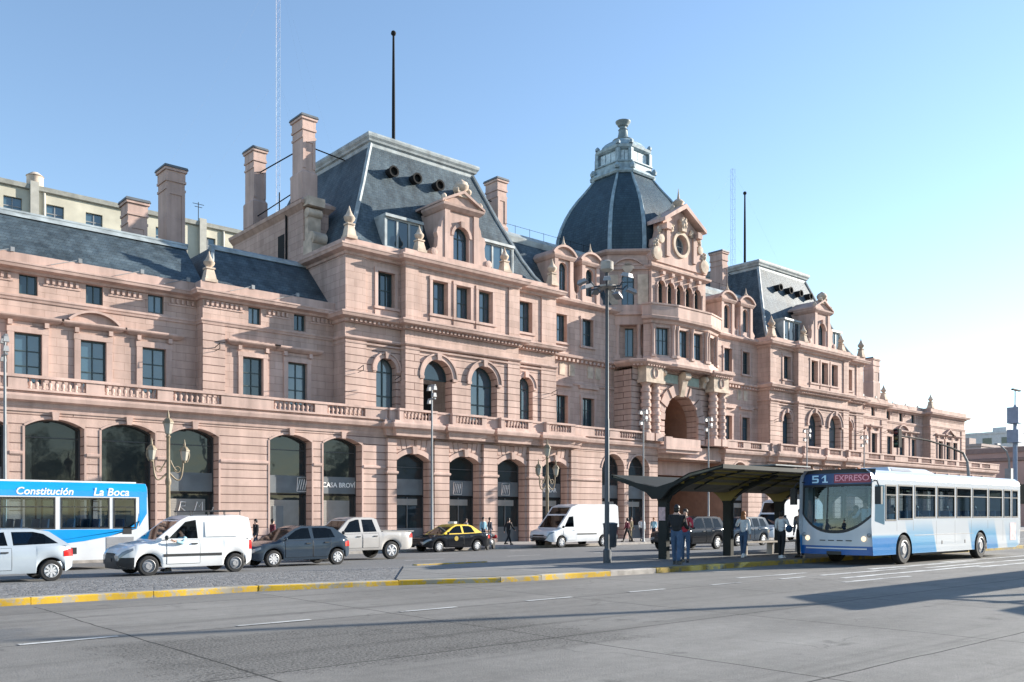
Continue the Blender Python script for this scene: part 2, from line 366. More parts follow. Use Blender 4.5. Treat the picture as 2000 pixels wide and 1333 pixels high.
# one ground sheet to the horizon
mb = MB(); ys = [-2500, -60, 17, 40, 3000]; xs = [-2500, -80, 220, 3500]
for i in range(4):
    for j in range(3):
        mb.poly([(xs[j], ys[i], gz(ys[i])-.012), (xs[j+1], ys[i], gz(ys[i])-.012), (xs[j+1], ys[i+1], gz(ys[i+1])-.012), (xs[j], ys[i+1], gz(ys[i+1])-.012)])
mb.build('ground', M['earth'], sharp=0, kind='structure')
mb = MB(); mb.poly([(-80,-40,0),(220,-40,0),(220,16.95,0),(-80,16.95,0)])
mb.poly([(-80,16.95,0),(220,16.95,0),(220,17.6,-.0108),(-80,17.6,-.0108)])
mb.build('road', M['concrete'], sharp=0, kind='structure')
mb = MB(); mb.poly([(-80,17.6,gz(17.6)),(220,17.6,gz(17.6)),(220,40,gz(40)),(-80,40,gz(40))])
mb.build('station_road', M['asphalt'], sharp=0, kind='structure')
# pavement along the station with its kerb
mb = MB(); mb.poly([(-80,40.25,gz(40)+.131),(220,40.25,gz(40)+.131),(220,56,gz(40)+.14),(-80,56,gz(40)+.14)])
mb.build('pavement', M['paving'], sharp=0, kind='structure')
mb = MB(); mb.box(-80, 220, 40, 40.25, -.5, gz(40)+.135); mb.build('kerb', M['kerbgrey'], sharp=0, kind='structure')
SIDEZ = gz(40)+.135
# median: granite setts, then the raised bus platform
def strip(path, wdt, z0, z1, mat, name, nrm=1):
    """kerb stones along a plan path: a row of stones with small gaps"""
    mb = MB()
    for (a, b) in zip(path[:-1], path[1:]):
        a, b = Vector(a), Vector(b); L_ = (b-a).length; d = (b-a)/L_; n = Vector((-d.y, d.x))*nrm; k = max(1, round(L_/2.3))
        for i in range(k):
            g = .006
            p = a+d*(L_*i/k+g); q = a+d*(L_*(i+1)/k-g); j = random.uniform(-.012, .012); h = z1+random.uniform(-.012, .008)
            P = [p+n*j, q+n*j, q+n*(wdt+j), p+n*(wdt+j)]; e = .02
            T = [p+n*(j+e)+d*.01, q+n*(j+e)-d*.01, q+n*(wdt+j), p+n*(wdt+j)]
            lo = [mb.vt((v.x, v.y, z0)) for v in P]; mid = [mb.vt((v.x, v.y, h-e)) for v in P]; hi = [mb.vt((v.x, v.y, h)) for v in T]
            for r0, r1 in ((lo, mid), (mid, hi)):
                for q_ in range(4): mb.fc((r0[q_], r0[(q_+1) % 4], r1[(q_+1) % 4], r1[q_]))
            mb.mi = 1; mb.fc(hi); mb.mi = 0
    return mb.build(name, [mat, M['kerbtop'] if mat is M['yellow'] else mat], sharp=0, kind='structure')
K0 = [(-30,18.35),(2,18.3),(8.6,18.1),(11.7,17.35)]
K1 = [(11.7,17.35),(14.0,16.4),(15.2,16.25)]
K2 = [(15.2,16.25),(17.6,16.13)]
K3 = [(19.4,16.07),(70,16.1)]
strip(K0, .28, -.05, .115, M['yellow'], 'kerb'); strip(K1, .28, -.05, .12, M['yellow'], 'kerb')
strip(K2, .28, -.05, .14, M['yellow'], 'kerb'); strip([(17.6,16.13),(19.4,16.07)], .28, -.05, .14, M['kerbgrey'], 'kerb')
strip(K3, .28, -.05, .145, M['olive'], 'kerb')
mb = MB(); pts = [(-30,18.62),(2,18.57),(8.7,18.36),(11.8,17.6),(15.0,22.0),(-30,23.4)]
mb.prism([(x, y, -.3) for x, y in pts], (0,0,.40)); mb.build('cobbled_median', M['cobble'], sharp=0, kind='structure')
mb = MB()
pl = [(11.8,17.6),(14.05,16.66),(17.6,16.40),(70,16.37),(70,21.7),(16.2,21.7),(15.03,21.98)]
mb.prism([(x, y, -.4) for x, y in pl], (0,0,.525)); mb.build('platform', M['platformtop'], sharp=0, kind='structure')
strip([(15.3,21.98),(18.0,21.98)], .26, -.3, .16, M['yellow'], 'kerb', -1)
# lane dashes, worn crossing paint
mb = MB()
for k in range(-1, 9):
    x = 2.75+2.87*k; y = 12.55
    pts = [(x,y-.06),(x+.5,y-.065),(x+1.2,y-.055),(x+1.2,y+.06),(x+.6,y+.055),(x,y+.06)]
    mb.poly([(p, q, .008) for p, q in pts])
mb.build('lane_markings', M['roadwhite'], sharp=0, kind='structure')
def mk_worn():
    m, nt, b, N, L = nodes('worn_crossing_paint'); b.inputs['Roughness'].default_value = .8
    tc = N('ShaderNodeTexCoord'); mp = N('ShaderNodeMapping'); mp.inputs['Scale'].default_value = (.5, 2.5, 1); L(tc.outputs['Object'], mp.inputs['Vector'])
    n = N('ShaderNodeTexNoise'); n.inputs['Scale'].default_value = 1.6; n.inputs['Detail'].default_value = 8; n.inputs['Roughness'].default_value = .7; L(mp.outputs[0], n.inputs['Vector'])
    r = N('ShaderNodeValToRGB'); r.color_ramp.elements[0].position = .42; r.color_ramp.elements[1].position = .56
    r.color_ramp.elements[0].color = (.27,.265,.255,1); r.color_ramp.elements[1].color = (.60,.60,.58,1)
    L(n.outputs['Fac'], r.inputs['Fac']); L(r.outputs[0], b.inputs['Base Color']); return m
M['worn'] = mk_worn()
mb = MB()
for (x0, x1, y, wd) in ((19.5,22.6,13.4,.16),(22.0,26.0,12.5,.2),(21.5,30,11.6,.22),(25.5,33,12.9,.25),(27.5,36,12.1,.25),(29,38,11.2,.25),(31,40,13.2,.2),(20.2,23.5,10.9,.16)):
    mb.poly([(x0,y,.006),(x1,y-.1,.006),(x1,y+wd-.1,.006),(x0,y+wd,.006)])
mb.build('crossing_markings', M['worn'], sharp=0, kind='structure')
mb = MB()
for y, x0, x1 in ((36.2,26,140),(30,-40,140)):
    x = x0
    while x < x1:
        mb.poly([(x,y-.06,gz(y)+.006),(x+2,y-.06,gz(y)+.006),(x+2,y+.06,gz(y)+.006),(x,y+.06,gz(y)+.006)]); x += 5.5
mb.build('lane_markings', M['roadwhite'], sharp=0, kind='structure')
# ------------------------------------------------------------------ the station
ST = thing('railway_station', 'long pink stone railway station with slate mansard pavilions, tall chimneys and a central slate dome', 'railway station', (XA, 47, -.28))
STI = Matrix.Translation((-XA, -47, .28))
def part(mb, name, mat, parent=None, label=None, sharp=35):
    return mb.build(name, mat, parent or ST, sharp, label, STI if parent is None else None)
def clusters(mb, gap=.06):
    """the builder's faces in groups that touch or nearly touch"""
    par = list(range(len(mb.v)))
    def find(i):
        while par[i] != i: par[i] = par[par[i]]; i = par[i]
        return i
    for f in mb.f:
        for i in f[1:]: par[find(f[0])] = find(i)
    box = {}
    for f in mb.f:
        b = box.setdefault(find(f[0]), [1e9]*3+[-1e9]*3)
        for i in f:
            for k in range(3): b[k] = min(b[k], mb.v[i][k]-gap/2); b[k+3] = max(b[k+3], mb.v[i][k]+gap/2)
    ks = list(box)
    for a in range(len(ks)):
        for c in range(a):
            p, q = box[ks[a]], box[ks[c]]
            if all(p[k] <= q[k+3] and q[k] <= p[k+3] for k in range(3)): par[find(ks[a])] = find(ks[c])
    out = {}
    for f, m in zip(mb.f, mb.m): out.setdefault(find(f[0]), []).append((f, m))
    res = []
    for fs in out.values():
        n = MB(); mp = {}
        for f, m in fs:
            for i in f:
                if i not in mp: mp[i] = len(n.v); n.v.append(mb.v[i])
            n.f.append([mp[i] for i in f]); n.m.append(m)
        res.append(n)
    return res
def parts(mb, name, mat, parent=None, label=None, sharp=35, gap=.06):
    return [part(c, name, mat, parent, label, sharp) for c in clusters(mb, gap)]
REST = MB()        # balusters beyond the hundred that show largest
GZ0 = -.45
YG = 46.5          # ground storey front
WR = random.Random(11)
def bars(mb, h, y, fw, vs=(), hs=(), t=.05, dy=.06):
    zs = [p[1] for p in h]; xs = [p[0] for p in h]
    for v in vs:
        x = min(xs)+v*(max(xs)-min(xs)); top = max(p[1] for p in h if abs(p[0]-x) < .6) if len(h) > 4 else max(zs)
        mb.box(x-t/2, x+t/2, y-dy, y-.004, min(zs)+fw*.8, top-fw*.8)
    for q in hs: mb.box(min(xs)+fw*.8, max(xs)-fw*.8, y-dy+.006, y-.003, q-t/2, q+t/2)
def window(h, y, mir, mf=None, mg=None, vs=(.5,), hs=(), fw=.08, name='window', t=.05, X=None, label=None):
    mb = MB(mir); mb.X = X
    i = inset(h, fw); n = len(h)
    for k in range(n):
        j = (k+1) % n
        mb.poly([(h[k][0],y-.07,h[k][1]),(h[j][0],y-.07,h[j][1]),(i[j][0],y-.07,i[j][1]),(i[k][0],y-.07,i[k][1])])
        mb.poly([(i[k][0],y-.07,i[k][1]),(i[j][0],y-.07,i[j][1]),(i[j][0],y,i[j][1]),(i[k][0],y,i[k][1])])
    bars(mb, h, y, fw, vs, hs, t)
    w_ = part(mb, name, mf or M['frame'], label=label, sharp=0)
    if mg is None: mg = WR.choice([M['glass']]*3+[M['glass2']]*2+[M['glass3']])
    elif mg is M['shopglass']: mg = WR.choice([M['shopglass']]*2+[M['shopglass2']])
    g = MB(mir); g.X = X; g.poly([(p[0], y, p[1]) for p in h]); part(g, 'pane', mg, w_, sharp=0)
    return w_
def surround(mb, h0, y, wd=.28, pr=.08, sill=True, top=0):
    x0, x1, z0, z1 = h0
    mb.box(x0-wd, x0, y-pr, y, z0, z1); mb.box(x1, x1+wd, y-pr, y, z0, z1); mb.box(x0-wd-.03, x1+wd+.03, y-pr-.015, y, z1, z1+wd)
    if sill: mb.box(x0-wd-.08, x1+wd+.08, y-pr-.08, y, z0-.16, z0)
def archivolt(mb, x0, x1, zs, rise, y, wd=.3, pr=.1, n=14, key=True, off=0.0):
    a = arcpts(x0, x1, zs, rise, n, off); b = arcpts(x0, x1, zs, rise, n, off+wd)
    for k in range(n):
        f = [(a[k], b[k]), (a[k+1], b[k+1])]
        mb.poly([(a[k][0],y-pr,a[k][1]),(a[k+1][0],y-pr,a[k+1][1]),(b[k+1][0],y-pr,b[k+1][1]),(b[k][0],y-pr,b[k][1])])
        mb.poly([(b[k][0],y-pr,b[k][1]),(b[k+1][0],y-pr,b[k+1][1]),(b[k+1][0],y,b[k+1][1]),(b[k][0],y,b[k][1])])
        mb.poly([(a[k][0],y,a[k][1]),(a[k+1][0],y,a[k+1][1]),(a[k+1][0],y-pr,a[k+1][1]),(a[k][0],y-pr,a[k][1])])
    if key:
        cx = (x0+x1)/2; z = zs+rise
        mb.frus(cx-.13, cx+.13, y-pr-.12, y, z-.06, cx-.19, cx+.19, y-pr-.16, y, z+wd+.12)
CORN = lambda z, o: [(0,z),(o*.35,z),(o*.4,z+.12),(o*.85,z+.2),(o*.9,z+.34),(o,z+.38),(o,z+.46),(0,z+.5)]
def dentils(mb, x0, x1, y, z, d=.14, h=.16, step=.34, wd=.17):
    n = max(1, int((x1-x0)/step)); s_ = (x1-x0)/n
    for k in range(n): mb.box(x0+s_*k+s_/2-wd/2, x0+s_*k+s_/2+wd/2, y-d, y, z, z+h)
def finial(x, y, z, mir, h=1.9, name='finial'):
    mb = MB(mir)
    mb.box(x-.36, x+.36, y-.36, y+.36, z, z+.16); mb.frus(x-.32, x+.32, y-.32, y+.32, z+.16, x-.2, x+.2, y-.2, y+.2, z+h*.42)
    mb.box(x-.26, x+.26, y-.26, y+.26, z+h*.42, z+h*.47)
    q = h/1.9; z0 = z+h*.47
    mb.lathe((x, y, z0), [(.1*q,0),(.16*q,.06*q),(.3*q,.2*q),(.34*q,.34*q),(.26*q,.46*q),(.2*q,.52*q),(.19*q,.56*q),(.11*q,.72*q),(.05*q,.9*q),(.015,1.02*q)], 10)
    return part(mb, name, M['pale'])
def chimney(x0, x1, y0, y1, z0, z1, mir, foot=1.6):
    mb = MB(mir)
    mb.box(x0-.1, x1+.1, y0-.1, y1+.1, z0, z0+foot); mb.frus(x0-.1, x1+.1, y0-.1, y1+.1, z0+foot, x0, x1, y0, y1, z0+foot+.15)
    mb.box(x0, x1, y0, y1, z0+foot+.15, z1-1.5)
    for k, (e, a, b) in enumerate(((.05,1.5,1.36),(.0,1.36,.98),(.07,.98,.84),(.03,.84,.3),(.12,.3,.14))): mb.box(x0-e, x1+e, y0-e, y1+e, z1-a, z1-b)
    # sunk panel borders on the front
    zt, zb = z1-1.75, z0+foot+.3
    mb.box(x0, x0+.2, y0-.05, y0, zb, zt); mb.box(x1-.2, x1, y0-.05, y0, zb, zt); mb.box(x0, x1, y0-.05, y0, zt, zt+.25)
    c = part(mb, 'chimney', M['trim']); cp = MB(mir)
    cp.frus(x0-.18, x1+.18, y0-.18, y1+.18, z1-.14, x0-.13, x1+.13, y0-.13, y1+.13, z1+.02); part(cp, 'chimney_cap', M['lead_d'], c, sharp=0)
    return c
BAL = [(.07,0),(.09,.04),(.05,.09),(.095,.24),(.085,.3),(.045,.42),(.05,.45),(.08,.47),(.08,.5)]
def balustrade(x0, x1, groups, y, z0, mir, zt=.65, end=True):
    """solid pedestals with baluster groups; z0 base, rail on top"""
    mb = MB(mir); e = [x0]
    for a, b in groups: e += [a, b]
    e.append(x1)
    mb.box(x0, x1, y-.17, y+.17, z0, z0+.1)
    for k in range(0, len(e), 2):
        if e[k+1]-e[k] > .05: mb.box(e[k], e[k+1], y-.15, y+.15, z0+.1, z0+.6)
    o = part(mb, 'balustrade', M['trim'])
    for a, b in groups:
        n = max(2, round((b-a)/.27))
        for k in range(n):
            bl = MB(mir) if (not mir and 9 < a < 38) else REST
            bl.mir = mir
            bl.lathe((a+(k+.5)*(b-a)/n, y, z0+.1), BAL, 8)
            if bl is not REST: part(bl, 'baluster', M['trim'], o)
    r = MB(mir); r.box(x0-.04, x1+.04, y-.21, y+.21, z0+.6, z0+.68); r.box(x0-.02, x1+.02, y-.18, y+.18, z0+.68, z0+.74); part(r, 'handrail', M['trim'], o, sharp=0)
    return o

def shop_window(h, y, mir, kind, glass='shopglass'):
    xs = [p[0] for p in h]; zs = [p[1] for p in h]; x0, x1 = min(xs), max(xs); zt = max(zs)
    w_ = window(h, y, mir, M['greyframe'], M[glass], (), (zt-.85,), .07, 'shop_window', .045)
    mb = MB(mir)
    if kind != 'plain':
        mb.box(x0+.08, x1-.08, y-.09, y-.02, 2.85, 3.85); part(mb, 'fascia', M['panel'], w_, sharp=0)
        mb = MB(mir); mb.box(x0+.05, x1-.05, y-.11, y-.02, 2.72, 2.82); part(mb, 'transom', M['iron'], w_, sharp=0)
    if kind in ('shutter', 'door'):
        mb = MB(mir); z = .0
        while z < 2.7:
            mb.box(x0+.08, x1-.45, y-.055, y-.015, z-.3, z-.3+.11); mb.box(x0+.08, x1-.45, y-.045, y-.015, z-.3+.11, z-.3+.125); z += .125
        part(mb, 'shutter', M['shutter'], w_, sharp=0)
    if kind == 'door':
        mb = MB(mir); mb.box(x0+.5, x0+1.15, y-.085, y-.05, -.3, 2.1); part(mb, 'door', M['panel'], w_, sharp=0)
    if kind == 'shop':
        mb = MB(mir); mb.box(x0+.08, x1-.08, y-.12, y-.03, GZ0, .75); mb.box((x0+x1)/2-.03, (x0+x1)/2+.03, y-.08, y-.02, .75, 2.72); part(mb, 'stall_riser', M['panel'], w_, sharp=0)
        mb = MB(mir); mb.box(x0+.15, x1-.5, y-.1, y-.05, 2.2, 2.6); part(mb, 'notice_board', M['shutter'], w_, sharp=0)
    return w_

def half(mir):
    # ---------- ground storey
    A = [x0 for x0 in (-3.05,.15,3.75,7.1,10.45,13.85,17.2,22.75,26.1)]
    ap = [31.2,35.3,39.4,43.55]
    wingarch = [arch(x, x+2.6, GZ0-.1, 5.77, .39) for x in A]
    pavarch = [arch(x, x+2.5, GZ0-.1, 5.0, .45) for x in ap]
    xe = 53.3 if mir else 56.3
    ra = [49.75] if mir else [49.75, 52.75]
    recarch = [arch(x, x+2.5, GZ0-.1, 5.15, 1.08, 18) for x in ra]
    mb = MB(mir)
    mb.wall([(-6,GZ0),(30.4,GZ0),(30.4,7),(-6,7)], wingarch, YG, .75)
    mb.wall([(30.4,GZ0),(46.9,GZ0),(46.9,7),(30.4,7)], pavarch, YG, .75)
    mb.wall([(46.9,GZ0),(xe,GZ0),(xe,7),(46.9,7)], recarch, YG, .75)
    mb.box(xe-.02, xe, YG, 52, GZ0, 7); 
    for a, b in ((30.4,31.05),(33.95,35.1),(38.0,39.2),(42.1,43.35),(46.25,46.95)): mb.box(a, b, YG-.24, YG, GZ0, 6.3)
    part(mb, 'ground_floor_wall', M['rust'], sharp=0)
    mb = MB(mir)                                    # arch trims, imposts, string at mid height
    for x in A:
        a = arcpts(x, x+2.6, 5.77, .39, 10); mb.box(x-.1, x+.0, YG-.03, YG, GZ0, 5.77); mb.box(x+2.6, x+2.7, YG-.03, YG, GZ0, 5.77)
        archivolt(mb, x, x+2.6, 5.77, .39, YG, .1, .03, 10, False)
        cx = x+1.3; mb.frus(cx-.12, cx+.12, YG-.14, YG, 6.1, cx-.17, cx+.17, YG-.18, YG, 6.5)
    part(mb, 'arch_trim', M['trim'], sharp=0)
    mb = MB(mir)
    for x in ap: archivolt(mb, x, x+2.5, 5.0, .45, YG, .3, .1, 12)
    for x in ra: archivolt(mb, x, x+2.5, 5.15, 1.08, YG, .12, .05, 16, False)
    parts(mb, 'archivolt', M['trim'])
    mb = MB(mir); e = [-6]+sum([[x-.1, x+2.7] for x in A], [])+[30.4]
    for k in range(0, len(e), 2): mb.sweep([(e[k],YG),(e[k+1],YG)], [(0,4.4),(.05,4.4),(.09,4.46),(.09,4.56),(0,4.6)])
    for a, b in ((30.4,31.05),(33.95,35.1),(38.0,39.2),(42.1,43.35),(46.25,46.95)): mb.sweep([(a-.02,YG),(a-.02,YG-.24),(b+.02,YG-.24),(b+.02,YG)], [(0,4.1),(.04,4.1),(.08,4.16),(.08,4.26),(0,4.3)])
    mb.sweep([(46.95,YG),(49.6,YG)], [(0,4.1),(.05,4.1),(.09,4.16),(.09,4.26),(0,4.3)])
    mb.box(-6, xe, YG-.05, YG, GZ0, .35) if False else None
    parts(mb, 'string_course', M['trim'], sharp=0, gap=.02)
    # voussoir blocks above the pavilion arches
    mb = MB(mir)
    for x in ap:
        for k in range(-3, 4):
            if k == 0: continue
            cx = x+1.25+k*.36; t = k*.05
            mb.exty([(cx-.15,5.8-abs(k)*.05),(cx+.15,5.8-abs(k)*.05),(cx+.17+t,6.3),(cx-.17+t,6.3)], YG-.05, YG)
    parts(mb, 'voussoir_fan', M['trim'], sharp=0, gap=.3)
    # ground cornice following the pavilion bays
    path = [(-6,YG),(30.3,YG),(30.3,YG-.3)]
    for a, b in ((31.05,33.95),(35.1,38.0),(39.2,42.1),(43.35,46.25)):
        path += [(a-.25,YG-.3),(a-.25,YG-.62),(b-.3,YG-.62),(b-.3,YG-.3)]
    path += [(46.95,YG-.3),(46.95,YG),(xe,YG),(xe,48.6)]
    mb = MB(mir); mb.sweep(path, [(0,6.45),(.06,6.45),(.09,6.62),(.14,6.68),(.16,6.86),(.46,6.94),(.5,7.06),(.52,7.12),(.52,7.2),(.36,7.26),(.36,7.36),(-.9,7.36),(-.9,6.45)])
    part(mb, 'ground_floor_cornice', M['trim'], sharp=0)
    mb = MB(mir); mb.poly([(-6,YG+.3,7.352),(xe-.9,YG+.3,7.352),(xe-.9,50,7.352),(-6,50,7.352)]); part(mb, 'terrace', M['lead_d'], sharp=0)
    g = [(x+.0, x+2.55) for x in A if x < 29 and x not in ()]
    balustrade(-6, 30.2, g, YG-.35, 7.36, mir)
    for a, b in ((31.05,33.95),(35.1,38.0),(39.2,42.1),(43.35,46.25)): balustrade(a-.25, b-.3, [(a+.05,b-.7)], YG-.78, 7.36, mir)
    for a, b in ((30.3,30.78),(33.67,34.83),(37.72,38.93),(41.82,43.08),(45.97,46.9)): balustrade(a, b, [], YG-.5, 7.36, mir)
    balustrade(46.92, xe+.2, [(48.4,50.1),(51.2,xe-1.2)], YG-.35, 7.36, mir)
    # shop windows
    kinds = ['shutter','plain','shutter','shutter','plain','plain','shutter','door','shutter']
    for x, kd in zip(A, kinds): shop_window(arch(x, x+2.6, GZ0-.1, 5.77, .39), YG+.74, mir, 'shutter' if kd == 'plain' and False else kd)
    for x, kd in zip(ap, ('shop','shop','shop','shop')): shop_window(arch(x, x+2.5, GZ0-.1, 5.0, .45), YG+.74, mir, kd)
    for x in ra: shop_window(arch(x, x+2.5, GZ0-.1, 5.15, 1.08, 18), YG+.74, mir, 'shop')

    # ---------- wings: upper storey, set back (A) and slightly forward (B), end block (E)
    YA, YB = 49.35, 48.5
    awins = [(10.6,11.85),(13.66,14.92),(16.76,18.02)]
    abase = 7.4
    mb = MB(mir)
    hA = [rect(a, b, 8.15, 10.62) for a, b in awins]+[rect(c-.42, c+.42, 12.54, 13.58) for c in (11.25,14.35,17.5)]
    mb.wall([(8.6,abase),(19.75,abase),(19.75,13.75),(8.6,13.75)], hA, YA, .3)
    bw = [(22.05,23.3),(24.85,26.1)]
    hB = [rect(a, b, 8.1, 10.62) for a, b in bw]+[rect(c-.38, c+.38, 12.54, 13.56) for c in (22.8,25.65)]
    mb.wall([(19.75,abase),(27.9,abase),(27.9,13.75),(19.75,13.75)], hB, YB, .3)
    mb.box(19.75, 19.77, YB+.002, YA+.3, abase, 13.75)
    ew = [(1.0,2.2),(3.0,4.2),(5.2,6.4)]
    hE = [rect(a, b, 8.1, 10.62) for a, b in ew]
    mb.wall([(-1.4,abase),(8.6,abase),(8.6,13.75),(-1.4,13.75)], hE, YB, .3)
    mb.box(8.58, 8.6, YB+.002, YA+.3, abase, 13.75); mb.box(-1.4, -1.38, YB+.002, 60, abase, 13.75)
    part(mb, 'upper_wall', M['stone'], sharp=0)
    mb = MB(mir)                                     # rusticated corner strips
    mb.box(19.72, 21.0, YB-.1, YB, abase, 12.2); mb.box(7.4, 8.63, YB-.1, YB, abase, 12.2); mb.box(-1.43, -.3, YB-.1, YB, abase, 12.2)
    parts(mb, 'corner_pilaster', M['rust'], sharp=0)
    for a, b in awins: window(rect(a, b, 8.15, 10.62), YA+.2, mir, vs=(.5,), hs=(9.0,9.75))
    for a, b in bw: window(rect(a, b, 8.1, 10.62), YB+.24, mir, vs=(.5,), hs=(9.0,9.75))
    for a, b in ew: window(rect(a, b, 8.1, 10.62), YB+.24, mir, vs=(.5,), hs=(9.75,))
    for c, y in ((11.25,YA),(14.35,YA),(17.5,YA)): window(rect(c-.42, c+.42, 12.54, 13.58), y+.24, mir, vs=(.5,))
    for c in (22.8,25.65): window(rect(c-.38, c+.38, 12.54, 13.56), YB+.26, mir, vs=(.5,))
    mb = MB(mir)
    for (a, b) in awins: surround(mb, (a, b, 8.15, 10.62), YA, .3, .1, False)
    for (a, b) in bw+ew: surround(mb, (a, b, 8.1, 10.62), YB, .26, .1, False)
    parts(mb, 'window_surround', M['trim'], sharp=0)
    def hood(a, b, y, kind):
        h = MB(mir); x0, x1 = a-.62, b+.62
        h.sweep([(x0,y),(x0,y-.02),(x1,y-.02),(x1,y)], [(0,11.18),(.1,11.2),(.3,11.34),(.34,11.4),(.34,11.48),(0,11.54)])
        for q in (a-.3, b+.1): h.box(q, q+.2, y-.22, y, 10.95, 11.2)
        if kind == 'segment':
            archivolt(h, x0+.05, x1-.05, 11.5, .52, y, .12, .36, 12, False)
            h.exty([(x0+.05,11.5)]+arcpts(x0+.05, x1-.05, 11.5, .5, 12)+[(x1-.05,11.5)], y-.1, y)
        if kind == 'gable':
            h.exty([(x0,11.5),(x1,11.5),((x0+x1)/2,12.1)], y-.1, y)
            for q in (x0, x1): h.prism([(q,y,11.5),(q,y,11.64),((x0+x1)/2,y,12.24),((x0+x1)/2,y,12.1)], (0,-.36,0))
        part(h, 'window_hood', M['trim'], sharp=0)
    hood(*awins[0], YA, 'flat'); hood(*awins[1], YA, 'segment'); hood(*awins[2], YA, 'flat')
    for a, b in bw: hood(a, b, YB, 'flat')
    hood(*ew[0], YB, 'flat'); hood(*ew[1], YB, 'gable'); hood(*ew[2], YB, 'flat')
    wp = [(-1.4,60),(-1.4,YB),(8.6,YB),(8.6,YA),(19.75,YA),(19.75,YB),(27.9,YB)]
    mb = MB(mir)
    mb.sweep(wp, [(0,12.2),(.06,12.2),(.09,12.3),(.14,12.36),(.14,12.46),(0,12.5)])
    parts(mb, 'string_course', M['trim'], sharp=0, gap=.02)
    mb = MB(mir)
    for cs, y, x0, x1 in (((11.25,14.35,17.5),YA,8.6,19.75),((22.8,25.65),YB,19.75,27.9),((),YB,-1.4,8.6)):
        e = [x0]+sum([[c-.62, c+.62] for c in cs], [])+[x1]
        for k in range(0, len(e), 2):
            mb.box(e[k]+.05, e[k+1]-.05, y-.05, y, 13.1, 13.2); dentils(mb, e[k]+.1, e[k+1]-.1, y, 13.22, .12, .26, .27, .13)
    parts(mb, 'frieze_bracket_row', M['trim'], sharp=0, gap=.3)
    mb = MB(mir)
    mb.sweep(wp, [(0,13.52),(.14,13.55),(.2,13.66),(.52,13.74),(.56,13.86),(.6,13.9),(.6,13.98),(.3,14.06),(.2,14.08),(.2,14.5),(-.6,14.56),(-.6,13.52)])
    part(mb, 'wing_cornice', M['trim'], sharp=0)
    finial(20.15, YB+.1, 14.5, mir, 1.75); finial(8.2, YB+.1, 14.5, mir, 1.75)
    # roofs of the wing
    mb = MB(mir)
    zr = 14.75 if mir else 17.55; zr2 = zr+.07; zr3 = 14.9 if mir else 16.4
    mb.poly([(8.2,YA+.3,14.4),(20.4,YA+.3,14.4),(20.4,52.9,zr),(8.2,52.9,zr)]); mb.poly([(8.2,52.9,zr),(20.4,52.9,zr),(20.4,60,14.2),(8.2,60,14.2)])
    mb.poly([(20.3,YB+.3,14.4),(27.9,YB+.3,14.4),(27.9,52,zr2),(21.8,52,zr2)]); mb.poly([(20.3,60,14.4),(20.3,YB+.3,14.4),(21.8,52,zr2),(21.8,60,zr2)])
    mb.poly([(21.8,52,zr2),(27.9,52,zr2),(27.9,60,zr2-.2),(21.8,60,zr2-.2)])
    mb.poly([(-1.1,YB+.3,14.4),(8.2,YB+.3,14.4),(6.9,52,zr3),(.4,52,zr3)]); mb.poly([(8.2,YB+.3,14.4),(8.2,60,14.4),(6.9,60,zr3),(6.9,52,zr3)]); mb.poly([(-1.1,60,14.4),(-1.1,YB+.3,14.4),(.4,52,zr3),(.4,60,zr3)]); mb.poly([(.4,52,zr3),(6.9,52,zr3),(6.9,60,zr3),(.4,60,zr3)])
    rf = part(mb, 'roof', M['slate'], sharp=0)
    mb = MB(mir)
    mb.tube([(8.2,52.85,zr+.02),(20.6,52.85,zr+.02)], .13, 6); mb.box(8.2, 20.6, 52.45, 52.8, zr-.32, zr+.0) if False else None
    mb.prism([(8.2,52.5,zr-.28),(8.2,52.62,zr-.1),(8.2,52.95,zr+.12),(8.2,52.95,zr-.2)], (12.3,0,0))
    mb.prism([(21.6,51.6,zr2-.3),(21.6,51.7,zr2-.07),(21.6,52.1,zr2+.14),(21.6,52.1,zr2-.32)], (6.3,0,0))
    mb.tube([(20.3,YB+.28,14.42),(21.8,51.98,zr2+.04)], .12, 6)
    part(mb, 'roof_lead', M['lead'], rf, sharp=0)
    mb = MB(mir)
    for x in (10.5,13.6,16.7,19.2,22.6,25.4):
        y = YA-.2 if x < 19.7 else YB-.2
        mb.box(x-.09, x+.09, y-.06, y+.06, 14.5, 14.72); mb.tube([(x,y,14.66),(x-1.4,y-.12,14.14)], .02, 5)
    parts(mb, 'gutter_stay', M['greysteel'])
    mb = MB(mir)
    for x, y, z in ((20.4,YB-.1,10.9),(28.7,46.94,10.4),(44.9,46.94,10.4),(30.9,YG-.3,9.9)):
        mb.tube([(x,y,z),(x+.05,y-.55,z+.18),(x+.05,y-.55,z-.12)], .025, 5); mb.tube([(x,y,z-.2),(x+.05,y-.55,z-.12)], .02, 5)
    parts(mb, 'wall_bracket', M['iron'])
    if mir: chimney(13.9, 15.5, 52.2, 53.4, 14.2, 20.4, mir, 3.2)
    else: chimney(17.75, 18.85, 54.6, 55.8, 15.5, 20.3, mir, .9)
    if not mir: chimney(20.35, 21.5, 55.6, 57, 15.5, 23.2, mir, 2.7)

    # ---------- pavilion
    P0, P1 = 27.9, 45.4; PC = 36.65; YP, YC = 47.1, 46.6
    w1 = [(30.1,31.55),(41.75,43.2)]; w2 = [(33.3,35.6),(37.15,39.45)]
    mb = MB(mir)
    f2 = [rect(30.2,31.45,14.5,16.7), rect(41.85,43.1,14.5,16.7)]; f2c = [rect(x, x+1.22, 14.46, 16.64) for x in (34.0,35.9,37.8)]
    h1 = [arch(a, b, 7.7, 10.62, (b-a)/2) for a, b in w1]; h2 = [arch(a, b, 7.6, 10.43, (b-a)/2, 18) for a, b in w2]
